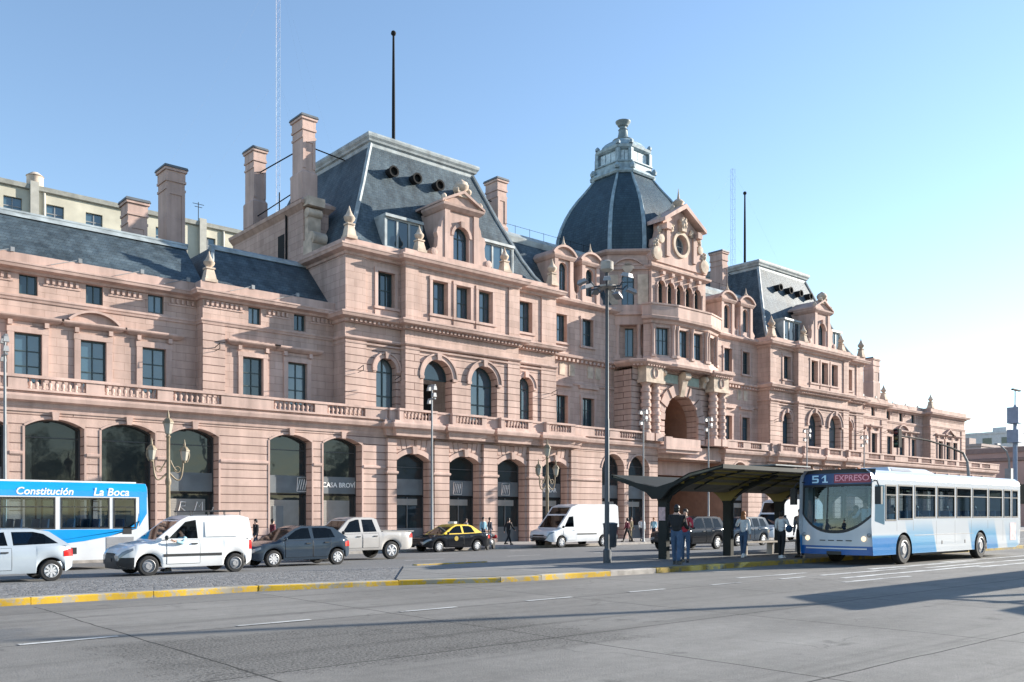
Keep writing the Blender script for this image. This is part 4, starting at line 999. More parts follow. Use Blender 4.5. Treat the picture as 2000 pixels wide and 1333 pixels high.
# bowed storey over the portal
bp = [(54.75,46.7),(55.0,46.15),(57.2,45.5),(61.4,45.5),(63.6,46.15),(63.85,46.7)]
mb = MB(); bwin = []
for i in range(len(bp)-1):
    X, Ln = frame_of(bp[i], bp[i+1]); mb.X = X
    hs = []
    if i in (1, 3): hs = [rect(Ln/2-.62, Ln/2+.62, 14.3, 16.5)]
    if i == 2: hs = [rect(.55, 1.8, 14.3, 16.5), rect(2.4, 3.65, 14.3, 16.5)]
    bwin += [(X, h) for h in hs]; mb.wall([(0,13.3),(Ln,13.3),(Ln,17.2),(0,17.2)], hs, 0, .4)
mb.X = None
part(mb, 'bow_wall', M['stone'], sharp=0)
for X, h in bwin: window(h, .34, False, vs=(.33,.66), hs=(15.5,), X=X)
mb = MB()
mb.sweep(bp, [(0,16.75),(.12,16.8),(.2,17.0),(.45,17.1),(.5,17.3),(.4,17.36),(.4,18.15),(.48,18.2),(.48,18.32),(.2,18.36),(.2,17.4),(0,17.4)])
mb.sweep(bp, [(0,13.4),(.3,13.42),(.36,13.6),(.2,13.8),(.15,14.1),(0,14.2)])
mb.extz([(p[0], p[1]) for p in bp], 17.2, 17.4)
part(mb, 'bow_balcony', M['trim'], sharp=0)
mb = MB()
for i, us in ((1,(.15,2.1)),(2,(.2,2.1,4.0)),(3,(.15,2.1))):
    X, Ln = frame_of(bp[i], bp[i+1]); mb.X = X
    for u in us: mb.box(u-.22, u+.22, -.26, 0, 14.1, 14.3); mb.lathe((u, -.1, 14.3), [(.17,0),(.15,.1),(.13,2.0),(.18,2.15),(.2,2.4)], 10)
mb.X = None; parts(mb, 'bow_column', M['trim'])

# portal: rusticated arch between twin banded columns
PY = 46.6; AX0, AX1 = 56.9, 61.7
mb = MB()
mb.wall([(53.2,7.4),(65.4,7.4),(65.4,12.2),(53.2,12.2)], [arch(AX0, AX1, 7.2, 9.25, 2.2, 22)], PY, 1.2)
for x in (53.2, 65.38): mb.box(x, x+.02, PY+.002, 50, 7.4, 13)
mb.wall([(53.2,12.2),(65.4,12.2),(65.4,13.3),(53.2,13.3)], [], PY-.1, .1)
part(mb, 'portal_wall', M['rust'], sharp=0)
mb = MB()
a = arcpts(AX0, AX1, 9.25, 2.2, 22)
for yy0, yy1, e in ((PY+1.2, 52.5, .0),):
    loop = [(AX0,7.2)]+a+[(AX1,7.2)]
    for i in range(len(loop)-1):
        p, q = loop[i], loop[i+1]; mb.poly([(p[0],yy0,p[1]),(p[0],yy1,p[1]),(q[0],yy1,q[1]),(q[0],yy0,q[1])])
part(mb, 'barrel_vault', M['brown'])
window(arch(AX0, AX1, 7.2, 9.25, 2.2, 22), 52.4, False, M['frame'], M['shopglass'], vs=(.25,.5,.75), hs=(9.2,), name='portal_window', t=.12)
mb = MB()
for k in range(13):                                     # voussoirs, alternately proud
    a0, a1 = math.pi*k/13+.012, math.pi*(k+1)/13-.012; r0, r1 = 2.22, 3.1; pr = .12 if k % 2 else .2
    cx, cz = (AX0+AX1)/2, 9.25
    q = [(cx-r*math.cos(t), cz+r*math.sin(t)) for r, t in ((r0,a0),(r1,a0),(r1,a1),(r0,a1))]
    mb.exty(q, PY-pr, PY+.05)
z = 7.45
while z < 9.2:
    for s_ in (-1, 1): c = (AX0+AX1)/2; x0, x1 = sorted((c+s_*2.22, c+s_*3.1)); mb.box(x0, x1, PY-.16, PY+.05, z, z+.38)
    z += .44
parts(mb, 'voussoir_fan', M['trim'], sharp=0, gap=.3)
mb = MB(); c = (AX0+AX1)/2
mb.prism([(c-.26,PY-.2,11.3),(c+.26,PY-.2,11.3),(c+.36,PY-.7,13.1),(c-.36,PY-.7,13.1)], (0,.5,0)); mb.lathe((c-.36, PY-.55, 12.95), [(.1,0),(.34,.02),(.34,.7),(.1,.72)], 12, 'x')
for x in (56.55, 62.05): mb.frus(x-.18, x+.18, PY-.35, PY, 12.25, x-.24, x+.24, PY-.6, PY, 13.15); mb.ball((x, PY-.55, 12.95), .26, 8, 6)
parts(mb, 'keystone', M['pale'])
mb = MB()
for x in (57.9, 60.7): mb.box(x-.9, x+.9, PY-.16, PY-.1, 12.3, 13.0)
parts(mb, 'bronze_panel', mk('verdigris_panel', (.30,.36,.31), .7, var=.25), sharp=0)
for x in (54.35, 55.5, 63.1, 64.25):
    mb = MB(); y = PY-.5
    mb.box(x-.48, x+.48, y-.48, PY, 7.4, 8.0); mb.lathe((x, y, 8.0), [(.42,0),(.42,.1),(.36,.16),(.34,.22),(.34,3.55),(.3,3.7),(.4,3.85),(.44,3.95)], 16)
    for k in range(6): mb.lathe((x, y, 8.3+k*.58), [(.34,0),(.42,.03),(.42,.3),(.34,.33)], 16)
    part(mb, 'portal_column', M['trim'])
for x in (54.93, 63.67):
    mb = MB(); mb.box(x-1.15, x+1.15, PY-1.05, PY-.1, 11.95, 12.2); mb.box(x-1.05, x+1.05, PY-.95, PY-.1, 12.2, 13.3)
    e = part(mb, 'entablature_block', M['pale'], sharp=0)
    mb = MB(); n = 20
    mb.tube([(x+.28*math.cos(2*math.pi*k/n), PY-.98, 12.75+.4*math.sin(2*math.pi*k/n)) for k in range(n+1)], .07, 6); part(mb, 'wreath', M['trim'], e)
mb = MB(); path = [(53.1,48),(53.1,PY-.1),(53.7,PY-.95),(56.1,PY-.95),(56.15,PY-.1),(62.45,PY-.1),(62.5,PY-.95),(64.9,PY-.95),(65.5,PY-.1),(65.5,48)]
mb.sweep(path, [(0,13.25),(.1,13.3),(.3,13.42),(.4,13.5),(.42,13.66),(.1,13.75),(-1,13.8),(-1,13.25)])
for i in range(1, len(path)-2): 
    X, Ln = frame_of(path[i], path[i+1]); mb.X = X; dentils(mb, .08, Ln-.08, 0, 13.22, .22, .12, .28, .14)
mb.X = None
part(mb, 'portal_cornice', M['trim'], sharp=0)
# entrance below: balcony slab, lintel and the dark hall
mb = MB(); mb.box(55.9, 60.5, 45.3, 46.5, 6.8, 7.05); mb.box(56.1, 60.4, 45.5, 46.5, 6.55, 6.8); mb.box(55.95, 56.75, 45.35, 45.6, 7.05, 7.8); mb.box(56.75, 60.4, 45.38, 45.56, 7.05, 7.72); mb.box(60.2, 60.4, 45.56, 46.5, 7.05, 7.72); mb.box(56.4, 65.2, 46.75, 47.4, 6.2, 7.4)
part(mb, 'portal_balcony', M['trim'], sharp=0)
mb = MB(); mb.box(56.3, 65.3, 46.95, 55, 6.05, 6.19); mb.box(56.28, 56.34, 46.6, 55, GZ0, 6.05); mb.box(65.26, 65.32, 46.6, 55, GZ0, 6.05); mb.box(56.3, 65.3, 54.9, 55, GZ0, 6.1)
part(mb, 'entrance_hall', M['brown'], sharp=0)
mb = MB(); mb.box(56.4, 65.2, 48.2, 48.35, 4.9, 6.1); part(mb, 'entrance_fascia', M['trim'], sharp=0)
for k in range(4):
    h = rect(57+k*2.1, 58.8+k*2.1, GZ0, 3.6); window(h, 54.8, False, M['frame'], M['shopglass'], hs=(2.4,), name='door')
# flank of the ground storey right of the entrance
mb = MB(); mb.box(65.28, 65.4, 46.49, 52, GZ0, 7.0); part(mb, 'ground_floor_wall', M['rust'], sharp=0)

# ------------------------------------------------------------------ flagpoles, masts, background buildings
def flagpole(x, y, z0, z1, label):
    mb = MB(); mb.tube([(0,0,0),(0,0,(z1-z0)*.55),(0,0,z1-z0)], [.14,.12,.08], 8); mb.ball((0,0,z1-z0+.12), .2, 8, 6); mb.box(-.3,.3,-.3,.3,0,.25)
    o = mb.build('flagpole', M['iron']); o.location = (x, y, z0); return tag(o, label, 'flagpole', 'flagpoles on the pavilion roofs')
flagpole(37.3, 56, 27.1, 37.3, 'tall dark flagpole on the nearer pavilion roof'); flagpole(82.3, 56, 27.1, 36.0, 'thinner flagpole on the farther pavilion roof, beyond the dome')
def mast(px, d, z0, z1, wd, mat, label, guys=True):
    t = (px-1000)/1750; x, y = .6587*d+.7524*t*d, .7524*d-.6587*t*d
    mb = MB(); n = int((z1-z0)/(wd*2.2)); c = [(wd*.58*math.cos(R(90+120*k)), wd*.58*math.sin(R(90+120*k))) for k in range(3)]
    for p in c: mb.tube([(p[0],p[1],0),(p[0],p[1],z1-z0)], wd*.03, 4)
    for i in range(n):
        za, zb_ = (z1-z0)*i/n, (z1-z0)*(i+1)/n
        mb.mi = 0 if (i//8) % 2 else 1
        for k in range(3):
            p, q = c[k], c[(k+1) % 3]; mb.tube([(p[0],p[1],za),(q[0],q[1],zb_)], wd*.018, 4, False); mb.tube([(p[0],p[1],zb_),(q[0],q[1],zb_)], wd*.016, 4, False)
    o = mb.build('radio_mast', mat); o.location = (x, y, z0)
    if guys:
        g = MB()
        for k in range(3):
            a = R(30+120*k)
            for f in (.5, .8, 1): g.tube([(0,0,(z1-z0)*f),(math.cos(a)*(z1-z0)*.5, math.sin(a)*(z1-z0)*.5, 0)], .006, 4, False)
        go = g.build('guy_wire', M['greysteel'], o)
    return tag(o, label, 'radio mast', 'lattice masts behind the station')
mred = mk('sky_faded_red_mast', (.45,.36,.38), .7); mwht = mk('sky_faded_mast', (.42,.46,.52), .7)  # distance haze put into the mast colours, shifted towards the sky
mast(542, 260, -.4, 160, 1.3, [mwht, mred], 'faint red and white lattice mast rising behind the tall chimneys')
mast(1431, 240, -.4, 94, 1.2, [mwht, mwht], 'faint grey lattice mast beyond the dome')

# long cream block behind the left wing
ap = thing('apartment_block', 'long cream rendered block with small square windows behind the nearer wing of the station', 'building', (16, 90, -.4))
API = Matrix.Translation((-16, -90, .4))
wins = []
for x in (-9,-5.6,-2.2,1.1,4.5,7.3,9.0,13.5,17.0,20.4,23.6,26.9,31.5,35.2,39.4,43):
    wins.append((x+5, x+6.5))
mb = MB(); hs = [rect(a, b, 28.6, 30.1) for a, b in wins]
ee = [-16]+[(wins[i][1]+wins[i+1][0])/2 for i in range(len(wins)-1)]+[46]
for i, h_ in enumerate(hs): mb.wall([(ee[i],0),(ee[i+1],0),(ee[i+1],31.2),(ee[i],31.2)], [h_], 90, .3)
mb.box(45.9,46,90.4,90.5,0,1); mb.box(-16, 46, 90.5, 104, 0, 31.2); mb.box(45.98, 46, 90.002, 91, 0, 31.2)
mb.build('wall', M['cream'], ap, 0, inv=API)
for a, b in wins:
    mb = MB(); h = rect(a, b, 28.6, 30.1); bars(mb, h, 90.25, .06, (.5,), (29.3,), .09)
    mb.box(a-.1, b+.1, 89.9, 90.0, 28.45, 28.6)
    w_ = mb.build('window', M['greysteel'], ap, 0, inv=API); g = MB(); g.poly([(p[0], 90.25, p[1]) for p in h]); g.build('pane', M['glass'], w_, 0)
mb = MB(); mb.sweep([(-16,104),(-16,90),(46,90),(46,104)], [(0,31),(.25,31.1),(.3,31.5),(-.5,31.6),(-.5,31)]); mb.build('parapet', mk('grey_roof_edge', (.30,.30,.27), .8, var=.2), ap, 0, inv=API)
mb = MB()
for x in (20.6, 36.2): mb.box(x, x+.7, 89.6, 90, 20, 31.8)
for x in (21.5, 38.5): mb.tube([(x+.3,89.9,20),(x+.3,89.9,31)], .12, 6)
dg_ = mk('duct_grey', (.38,.37,.33), .7)
for c_ in clusters(mb, .5): c_.build('service_duct', dg_, ap, 0, inv=API)
mb = MB(); mb.lathe((21.2, 90.6, 31.5), [(.7,0),(.7,1.0),(.78,1.05),(.3,1.4)], 12); mb.build('roof_tank', M['pale'], ap, inv=API)
mb = MB(); mb.tube([(37,92,31.4),(37,92,34.2)], .04, 4); mb.tube([(36.4,92,34),(37.6,92,34)], .03, 4); mb.tube([(36.6,92,33.7),(37.4,92,33.7)], .03, 4); mb.build('aerial', M['iron'], ap, inv=API)

# low reddish block and distant roofs beyond the far end of the station
fb = thing('low_building', 'low reddish brown building with a flat roof beyond the far end of the station', 'building', (165, 56, -.4)); FBI = Matrix.Translation((-165,-56,.4))
redb = mk('reddish_brown_render', (.44,.27,.23), .85, var=.12, scale=.3)
mb = MB(); mb.box(150, 200, 46, 62, -.4, 11.2); mb.build('wall', redb, fb, 0, inv=FBI)
mb = MB(); mb.sweep([(150,62),(150,46),(200,46)], [(0,9.8),(.3,9.9),(.4,10.3),(0,10.4)]); mb.sweep([(150,62),(150,46),(200,46)], [(-.3,11.2),(.15,11.2),(.2,12.0),(-.3,12.1)]); mb.build('parapet', mk('dark_roof_band', (.26,.17,.15), .8), fb, 0, inv=FBI)
mb = MB()
for y in (48,51.5,55,58.5): mb.box(149.9, 150.0, y, y+1.6, 3.2, 6.2)
for c_ in clusters(mb): c_.build('window', M['shopglass'], fb, 0, inv=FBI)
for (x, y, wx, wy, h, c, lb) in ((235,95,26,18,18,(.34,.27,.25),'brownish grey distant block above the low reddish roof'),(262,72,20,18,19,(.36,.30,.29),'second distant block, directly beyond the low reddish building'),(300,110,30,20,26,(.5,.5,.5),'faint tall distant block behind the far end of the station')):
    t = thing('distant_building', lb, 'building', (x, y, -.4), 0, 'distant blocks on the skyline')
    mb = MB(); mb.box(-wx/2, wx/2, -wy/2, wy/2, 0, h); mb.box(-wx/2-.2, wx/2+.2, -wy/2-.2, wy/2+.2, h, h+.6); mb.box(-2, 2, -2, 2, h+.6, h+3); mb.build('wall', mk('distant_render', c, .9), t, 0)
    for k in range(3):
        for j in range(2):
            mb = MB(); z_ = h-3-j*4; y_ = -wy/2+2+k*(wy-4)/3; mb.box(-wx/2-.05, -wx/2, y_, y_+2.6, z_, z_+1.8); mb.build('window', M['shopglass'], t, 0)

# unseen blocks added on the sunward side, mirrored in bus and shop windows
for k, (x, y, wx, wy, h, c, lb) in enumerate(((150,-28,24,30,21,(.8,.8,.8),'unseen grey block added for window reflections, first from the station'),(156,-62,28,30,24,(.8,.78,.76),'unseen pale brown block added for window reflections, second from the station'),(150,-98,26,34,22,(.72,.74,.78),'unseen blue grey block added for window reflections, last in the row'))):
    t = thing('reflection_block', lb, 'building', (x, y, 0), 0, 'unseen blocks added for window reflections')
    mb = MB(); mb.box(-wx/2, wx/2, -wy/2, wy/2, 0, h); mb.box(-wx/2-.3, wx/2+.3, -wy/2-.3, wy/2+.3, h, h+.7); mb.build('wall', mk('reflection_block_render', c, .85), t, 0)
    for a in range(5):
        for j in range(4):
            mb = MB(); y_ = -wy/2+2.5+a*(wy-5)/5; mb.box(-wx/2-.06, -wx/2, y_, y_+2.2, 4+j*4.3, 6.2+j*4.3); mb.build('window', M['glass'], t, 0)
# ------------------------------------------------------------------ vehicles
def paint(name, c, rough=.28):
    dk = max(c) < .1
    return mk(name, c, .1 if dk else rough, var=.10, scale=1.2, coat=0 if dk else .5, spec=.3 if dk else .5)
V = dict(
 white = paint('white_car_paint', (.66,.67,.68)), silver = paint('pale_silver_paint', (.37,.42,.47)), navy = paint('dark_blue_grey_paint', (.035,.05,.07)),
 beige = paint('champagne_metallic_paint', (.43,.41,.39)), black = paint('black_car_paint', (.012,.013,.016)), yellow = paint('taxi_yellow_paint', (.75,.50,.02)),
 glass = mk_clear('vehicle_glass', (.10,.13,.15), 1.35), busglass = mk_clear('bus_window_glass', (.46,.58,.64), 1.65, (.85,.94,1)), tyre = mk('tyre_rubber', (.018,.018,.019), .85, var=.2, scale=20),
 rim = mk('alloy_rim', (.60,.60,.61), .4, .3), steelrim = mk('steel_rim', (.30,.30,.31), .5, .3), trim = mk('black_plastic_trim', (.02,.021,.023), .55),
 lampc = mk_glass('clear_lamp_lens', (.20,.22,.24), .08, 1.8), red = mk_glass('red_lamp_lens', (.35,.012,.012), .12, 1.5), amber = mk_glass('amber_lamp_lens', (.5,.15,.01), .12),
 seat = mk('grey_seat_cloth', (.045,.047,.052), .9), bluseat = mk('blue_seat_cloth', (.05,.12,.22), .9), plate = mk('number_plate_black', (.03,.03,.03), .5), white2 = mk('white_lettering', (.8,.8,.8), .5),
 cyan = paint('bright_blue_bus_paint', (.005,.29,.70)), blue = paint('mid_blue_bus_paint', (.01,.10,.34)), floor = mk('bus_floor', (.10,.10,.10), .8), pole = mk('bright_handrail', (.55,.55,.5), .35, .6))
def lerpc(pts, x):
    if x <= pts[0][0]: return pts[0][1]
    for (a, b), (c, d) in zip(pts[:-1], pts[1:]):
        if x <= c:
            t = (x-a)/(c-a); return b+(d-b)*t
    return pts[-1][1]
def wheel(parent, x, y, r, side, rimm, wd=.2, spokes=8, name='wheel'):
    mb = MB(); s = side
    mb.lathe((x, y, r), [(r*.62, -wd/2), (r*.9, -wd/2), (r, -wd*.33), (r, wd*.33), (r*.9, wd/2), (r*.62, wd/2)], 24, 'y', False)
    w_ = mb.build(name, V['tyre'], parent)
    q = MB(); yo = y+s*wd*.5
    q.lathe((x, yo-s*.0, r), [(r*.6, s*.012), (r*.64, s*.006), (r*.66, -s*.02), (r*.58, -s*.05), (r*.2, -s*.05)] if s > 0 else [(r*.2, .05), (r*.58, .05), (r*.66, .02), (r*.64, -.006), (r*.6, -.012)], 24, 'y', False)
    q.lathe((x, yo-s*.03, r), [(r*.16, -.03), (r*.16, .03)], 12, 'y')
    bk_ = MB(); bk_.lathe((x, yo-s*.075, r), [(r*.6, -.004), (r*.6, .004)], 20, 'y'); bk_.build('brake_disc', V['trim'], w_)
    if spokes:
        for k in range(spokes):
            a = 2*math.pi*k/spokes; c_, s_ = math.cos(a), math.sin(a)
            p = [(x+c_*r*.1-s_*r*.08, r+s_*r*.1+c_*r*.08), (x+c_*r*.1+s_*r*.08, r+s_*r*.1-c_*r*.08), (x+c_*r*.63+s_*r*.11, r+s_*r*.63-c_*r*.11), (x+c_*r*.63-s_*r*.11, r+s_*r*.63+c_*r*.11)]
            q.prism([(u, yo-s*.004, z) for u, z in p], (0, -s*.03, 0))
    else: q.lathe((x, yo-s*.045, r), [(r*.58, -.006), (r*.5, s*.012), (r*.32, s*.03), (r*.3, s*.05), (r*.16, s*.05)], 20, 'y', False)
    q.build('rim', rimm, w_)
def car(label, cat, loc, L, W, H, top, arches, rw, gh, wins, col, name='parked_car', rimm=None, spokes=8, sill=.24, wr=None, rz=0, group='cars on the station road', roofcol=None, cladding=None, tail='hatch', doors=(), lights=True, plate=True, bumper=None, bz=(.10,.30)):
    """local x runs from the nose (0) to the tail (L); the near side is -y. gh: greenhouse outline (x,z) from windscreen base to rear base"""
    t = thing(name, label, cat, loc, rz, group)
    zb = [arches[0], arches[1]]; ra = rw+.075
    xs = sorted(set([round(L*i/70, 4) for i in range(71)]+[c+ra*math.cos(math.pi*k/12) for c in arches for k in range(13)]))
    def low(x):
        z = sill+.10*max(0, 1-x/.35)**2+.14*max(0, 1-(L-x)/.35)**2
        for c in arches:
            if abs(x-c) <= ra: z = max(z, rw+math.sqrt(max(0, ra*ra-(x-c)**2)))
        return z
    def hw(x):
        e = min(x, L-x); r = .6
        return W/2*(1-(.0 if e > r else .24*((r-e)/r)**2.6))
    rows = [(0, .955), (.12, .985), (.35, 1.0), (.62, 1.0), (.82, .985), (.93, .962), (1, .925)]
    mb = MB(); G_ = []
    for x in xs:
        lo, tp = low(x), lerpc(top, x); lo = min(lo, tp-.05); h = hw(x); zs_ = sill
        col_ = []
        for s_ in (-1, 1):
            rr = []
            for f, k in rows:
                z = lo+(tp-lo)*f; rr.append(mb.vt((x, s_*h*k, z)))
            col_.append(rr)
        mid = [mb.vt((x, s_*h*.5, tp+.022)) for s_ in (-1, 1)]
        G_.append((col_[0], col_[1], mid))
    for a, b in zip(G_[:-1], G_[1:]):
        for i in range(len(rows)-1):
            mb.fc((a[0][i], b[0][i], b[0][i+1], a[0][i+1])); mb.fc((b[1][i], a[1][i], a[1][i+1], b[1][i+1]))
        mb.fc((a[0][-1], b[0][-1], b[2][0], a[2][0])); mb.fc((a[2][0], b[2][0], b[2][1], a[2][1])); mb.fc((a[2][1], b[2][1], b[1][-1], a[1][-1]))
    for g, rev in ((G_[0], False), (G_[-1], True)):
        for i in range(len(rows)-1):
            q = (g[1][i], g[0][i], g[0][i+1], g[1][i+1]); mb.fc(q[::-1] if rev else q)
    mb.poly([(.3, -W*.44, sill+.02), (L-.3, -W*.44, sill+.02), (L-.3, W*.44, sill+.02), (.3, W*.44, sill+.02)])
    # greenhouse: side frames with window holes, screens, roof
    zmin = min(p[1] for p in gh); zmax = max(p[1] for p in gh); wb = W*.462; wt = W*(wr or .365)
    yy = lambda z: wb+(wt-wb)*max(0, (z-zmin)/(zmax-zmin))**1.25
    def side(mb, s_, off=0.0, poly=None, holes=()):
        loops = [[Vector((x, z, 0)) for x, z in poly]]+[[Vector((x, z, 0)) for x, z in h] for h in holes]
        flat = [p for l in loops for p in l]; ids = [mb.vt((p.x, s_*(yy(p.y)+off), p.y)) for p in flat]
        for tr in tessellate_polygon(loops): mb.fc([ids[i] for i in tr])
    gm = mb if roofcol is None else MB()
    for s_ in (-1, 1): side(gm, s_, 0, gh, wins)
    n = len(gh)
    rf = [i for i in range(n-1)]
    glassq = []
    for i in range(n-1):
        p, q = gh[i], gh[i+1]
        a = [(p[0], -yy(p[1]), p[1]), (p[0], yy(p[1]), p[1]), (q[0], yy(q[1]), q[1]), (q[0], -yy(q[1]), q[1])]
        steep = abs(q[1]-p[1]) > .22
        if steep and (i <= 1 or tail != 'van'):
            c = [sum(v[k] for v in a)/4 for k in range(3)]
            inn = [tuple(c[k]+(v[k]-c[k])*(.87 if k == 1 else .86) for k in range(3)) for v in a]
            A = [gm.vt(v) for v in a]; I = [gm.vt(v) for v in inn]
            for k in range(4): gm.fc((A[k], A[(k+1) % 4], I[(k+1) % 4], I[k]))
            glassq.append((inn, i))
        else:
            A = [gm.vt(v) for v in a]; cm = [gm.vt(((p[0]), 0, p[1]+.03)), gm.vt((q[0], 0, q[1]+.03))]
            gm.fc((A[0], cm[0], cm[1], A[3])); gm.fc((cm[0], A[1], A[2], cm[1]))
    body = mb.build('body', col, t, 42)
    if roofcol is not None: gm.build('roof', roofcol, t, 42)
    for qd, i in glassq:
        g = MB(); g.poly(qd); g.build('windscreen' if i <= 1 else 'rear_window', V['glass'], t, 0)
    for w_ in wins:
        for s_ in (-1, 1):
            if cladding == 'open' and s_ < 0: continue          # the driver's window is wound down
            g = MB(); side(g, s_, -.004, w_); g.build('side_window', V['glass'], t, 0)
    # dark cabin floor and seats
    x0, x1 = gh[0][0]+.25, gh[-1][0]-.2
    d = MB(); d.poly([(x0, -wb+.06, zmin+.035), (x1, -wb+.06, zmin+.035), (x1, wb-.06, zmin+.035), (x0, wb-.06, zmin+.035)]); d.build('cabin_floor', V['seat'], t, 0)
    for sx in ([.33, .68] if tail != 'van' else [.30]):
        for s_ in (-1, 1):
            d = MB(); x = x0+(x1-x0)*sx+.1; zt = zmin+.035
            d.frus(x, x+.22, s_*.36-.22, s_*.36+.22, zt, x+.12, x+.22, s_*.36-.2, s_*.36+.2, zt+.26); d.box(x+.13, x+.22, s_*.36-.12, s_*.36+.12, zt+.27, zt+.38); d.build('seat', V['seat'], t)
    for c in arches:
        for s_ in (-1, 1): wheel(t, c, s_*(W/2-.10), rw, s_, rimm or V['rim'], spokes=spokes)
        d = MB(); n_ = 14
        for s_ in (-1, 1):
            arc = [(c+(ra-.004)*math.cos(math.pi*k/n_), rw+(ra-.004)*math.sin(math.pi*k/n_)) for k in range(n_+1)]
            for p, q in zip(arc[:-1], arc[1:]): d.poly([(p[0], s_*W*.47, p[1]), (q[0], s_*W*.47, q[1]), (q[0], s_*W*.25, q[1]), (p[0], s_*W*.25, p[1])])
            d.poly([(p[0], s_*W*.26, p[1]) for p in arc])
        for dd in clusters(d): dd.build('wheel_arch', V['trim'], t, 0)
    # doors: slightly proud panels with handles
    for dx0, dx1 in doors:
        for s_ in (-1, 1):
            d = MB(); gx = [dx0+(dx1-dx0)*k/6 for k in range(7)]; gr = []
            for x in gx:
                lo, tp = max(sill+.1, low(x)+.03), lerpc(top, x)-.02
                full = lambda z: hw(x)*lerpc([(f, k) for f, k in rows], max(0, min(1, (z-low(x))/(lerpc(top, x)-low(x)))))
                gr.append([d.vt((x, s_*(full(lo+(tp-lo)*k/6)+.009), lo+(tp-lo)*k/6)) for k in range(7)])
            for a, b in zip(gr[:-1], gr[1:]):
                for k in range(6): d.fc((a[k], b[k], b[k+1], a[k+1]))
            edge = [g[0] for g in gr]+gr[-1][1:]+[g[-1] for g in gr[::-1]][1:]+gr[0][::-1][1:-1]
            d2 = [d.vt(d.v[i]-Vector((0, s_*.02, 0))) for i in edge]
            for k in range(len(edge)): d.fc((edge[k], edge[(k+1) % len(edge)], d2[(k+1) % len(edge)], d2[k]))
            do = d.build('door', col, t, 42)
            h = MB(); x = dx1-.16; zt = lerpc(top, x)-.13; yv = s_*(hw(x)*.985+.02); h.box(x-.1, x+.08, yv-.018, yv+.018, zt-.018, zt+.018); h.build('handle', V['trim'], do, 0)
            sm = MB(); pts = [(d.v[i].x, d.v[i].y-s_*.006, d.v[i].z) for i in edge]; sm.tube(pts+[pts[0]], .009, 4, False); sm.build('door_seam', V['trim'], do, 0)
    # lamps, bumpers, mirrors, plate
    zt0 = lerpc(top, .12)
    hf, hr = hw(.1), hw(L-.1)
    bc = bumper or V['trim']
    for xx, sgn, nm in ((0, -1, 'bumper'), (L, 1, 'bumper')):
        b = MB(); pth = []
        for k in range(9):
            u = -1+2*k/8; e = 0.02+.42*max(0, abs(u)-.72)/.28*.9; x = xx-sgn*e; pth.append((x+sgn*.03, u*W*.478))
        zl, zh = sill+bz[0], sill+bz[1]
        vs = [[b.vt((x, y, zl)), b.vt((x+sgn*.03, y, (zl+zh)/2)), b.vt((x, y, zh)), b.vt((x-sgn*.06, y, zh)), b.vt((x-sgn*.06, y, zl))] for x, y in pth]
        for p, q in zip(vs[:-1], vs[1:]):
            for k in range(5): b.fc((p[k], p[(k+1) % 5], q[(k+1) % 5], q[k]))
        b.fc(vs[0]); b.fc(vs[-1][::-1]); b.build(nm, bc, t)
    if lights:
        def surf(x, z):
            lo_, tp_ = low(x), lerpc(top, x); return hw(x)*lerpc(rows, max(0, min(1, (z-lo_)/max(.05, tp_-lo_))))
        def lens(name, mat, xs_, zf, s_, xe, sg):
            b = MB(); g = []
            for x in xs_:
                z0, z1 = zf(x); g.append([b.vt((x, s_*(surf(x, z0+(z1-z0)*k/3)+.012), z0+(z1-z0)*k/3)) for k in range(4)])
            z0, z1 = zf(xe); row = [b.vt((xe+sg*.014, s_*surf(xe, z0+(z1-z0)*k/3), z0+(z1-z0)*k/3)) for k in range(4)]; row2 = [b.vt((xe+sg*.016, s_*surf(xe, z0+(z1-z0)*k/3)*.62, z0+.02+(z1-z0)*k/3)) for k in range(4)]
            for p, q in list(zip(g[:-1], g[1:]))+[(g[-1] if sg > 0 else g[0], row), (row, row2)]:
                for k in range(3): b.fc((p[k], p[k+1], q[k+1], q[k]))
            b.build(name, mat, t, 50)
        if bz[0] < 0:
            for s_ in (-1, 1): lens('bumper', V['trim'], [.01,.1,.2,.3,.4], lambda x: (low(x), .56), s_, .0, -1)
        for s_ in (-1, 1):
            lens('headlight', V['lampc'], [.01,.1,.2,.3,.38], lambda x: (lerpc(top, x)-.20+.22*x, lerpc(top, x)-.05), s_, .0, -1)
            if tail == 'van': lens('taillight', V['red'], [L-.12,L-.06,L-.01], lambda x: (.72, 1.02), s_, L, 1)
            else: lens('taillight', V['red'], [L-.26,L-.17,L-.09,L-.01], lambda x: (lerpc(top, L-.1)-.26, lerpc(top, L-.1)-.06-.3*max(0, L-.12-x)), s_, L, 1)
    xm = gh[0][0]+.32
    for s_ in (-1, 1):
        b = MB(); b.ball((xm, s_*(W/2+.06), zmin+.1), .1, 8, 6, (.55, 1.0, .75)); b.tube([(xm+.02, s_*(W/2-.06), zmin+.03), (xm, s_*(W/2+.02), zmin+.07)], .02, 5); b.build('mirror', V['trim'] if cladding != 'body' else col, t)
    if plate:
        for x in (-.042, L+.042): b = MB(); b.box(x-.008, x+.008, -.2, .2, sill+.18, sill+.29); b.build('number_plate', V['plate'], t, 0)
    b = MB(); b.box(-.004, .02, -W*.24, W*.24, sill+.33, sill+.42); b.build('grille', V['trim'], t, 0)
    return t

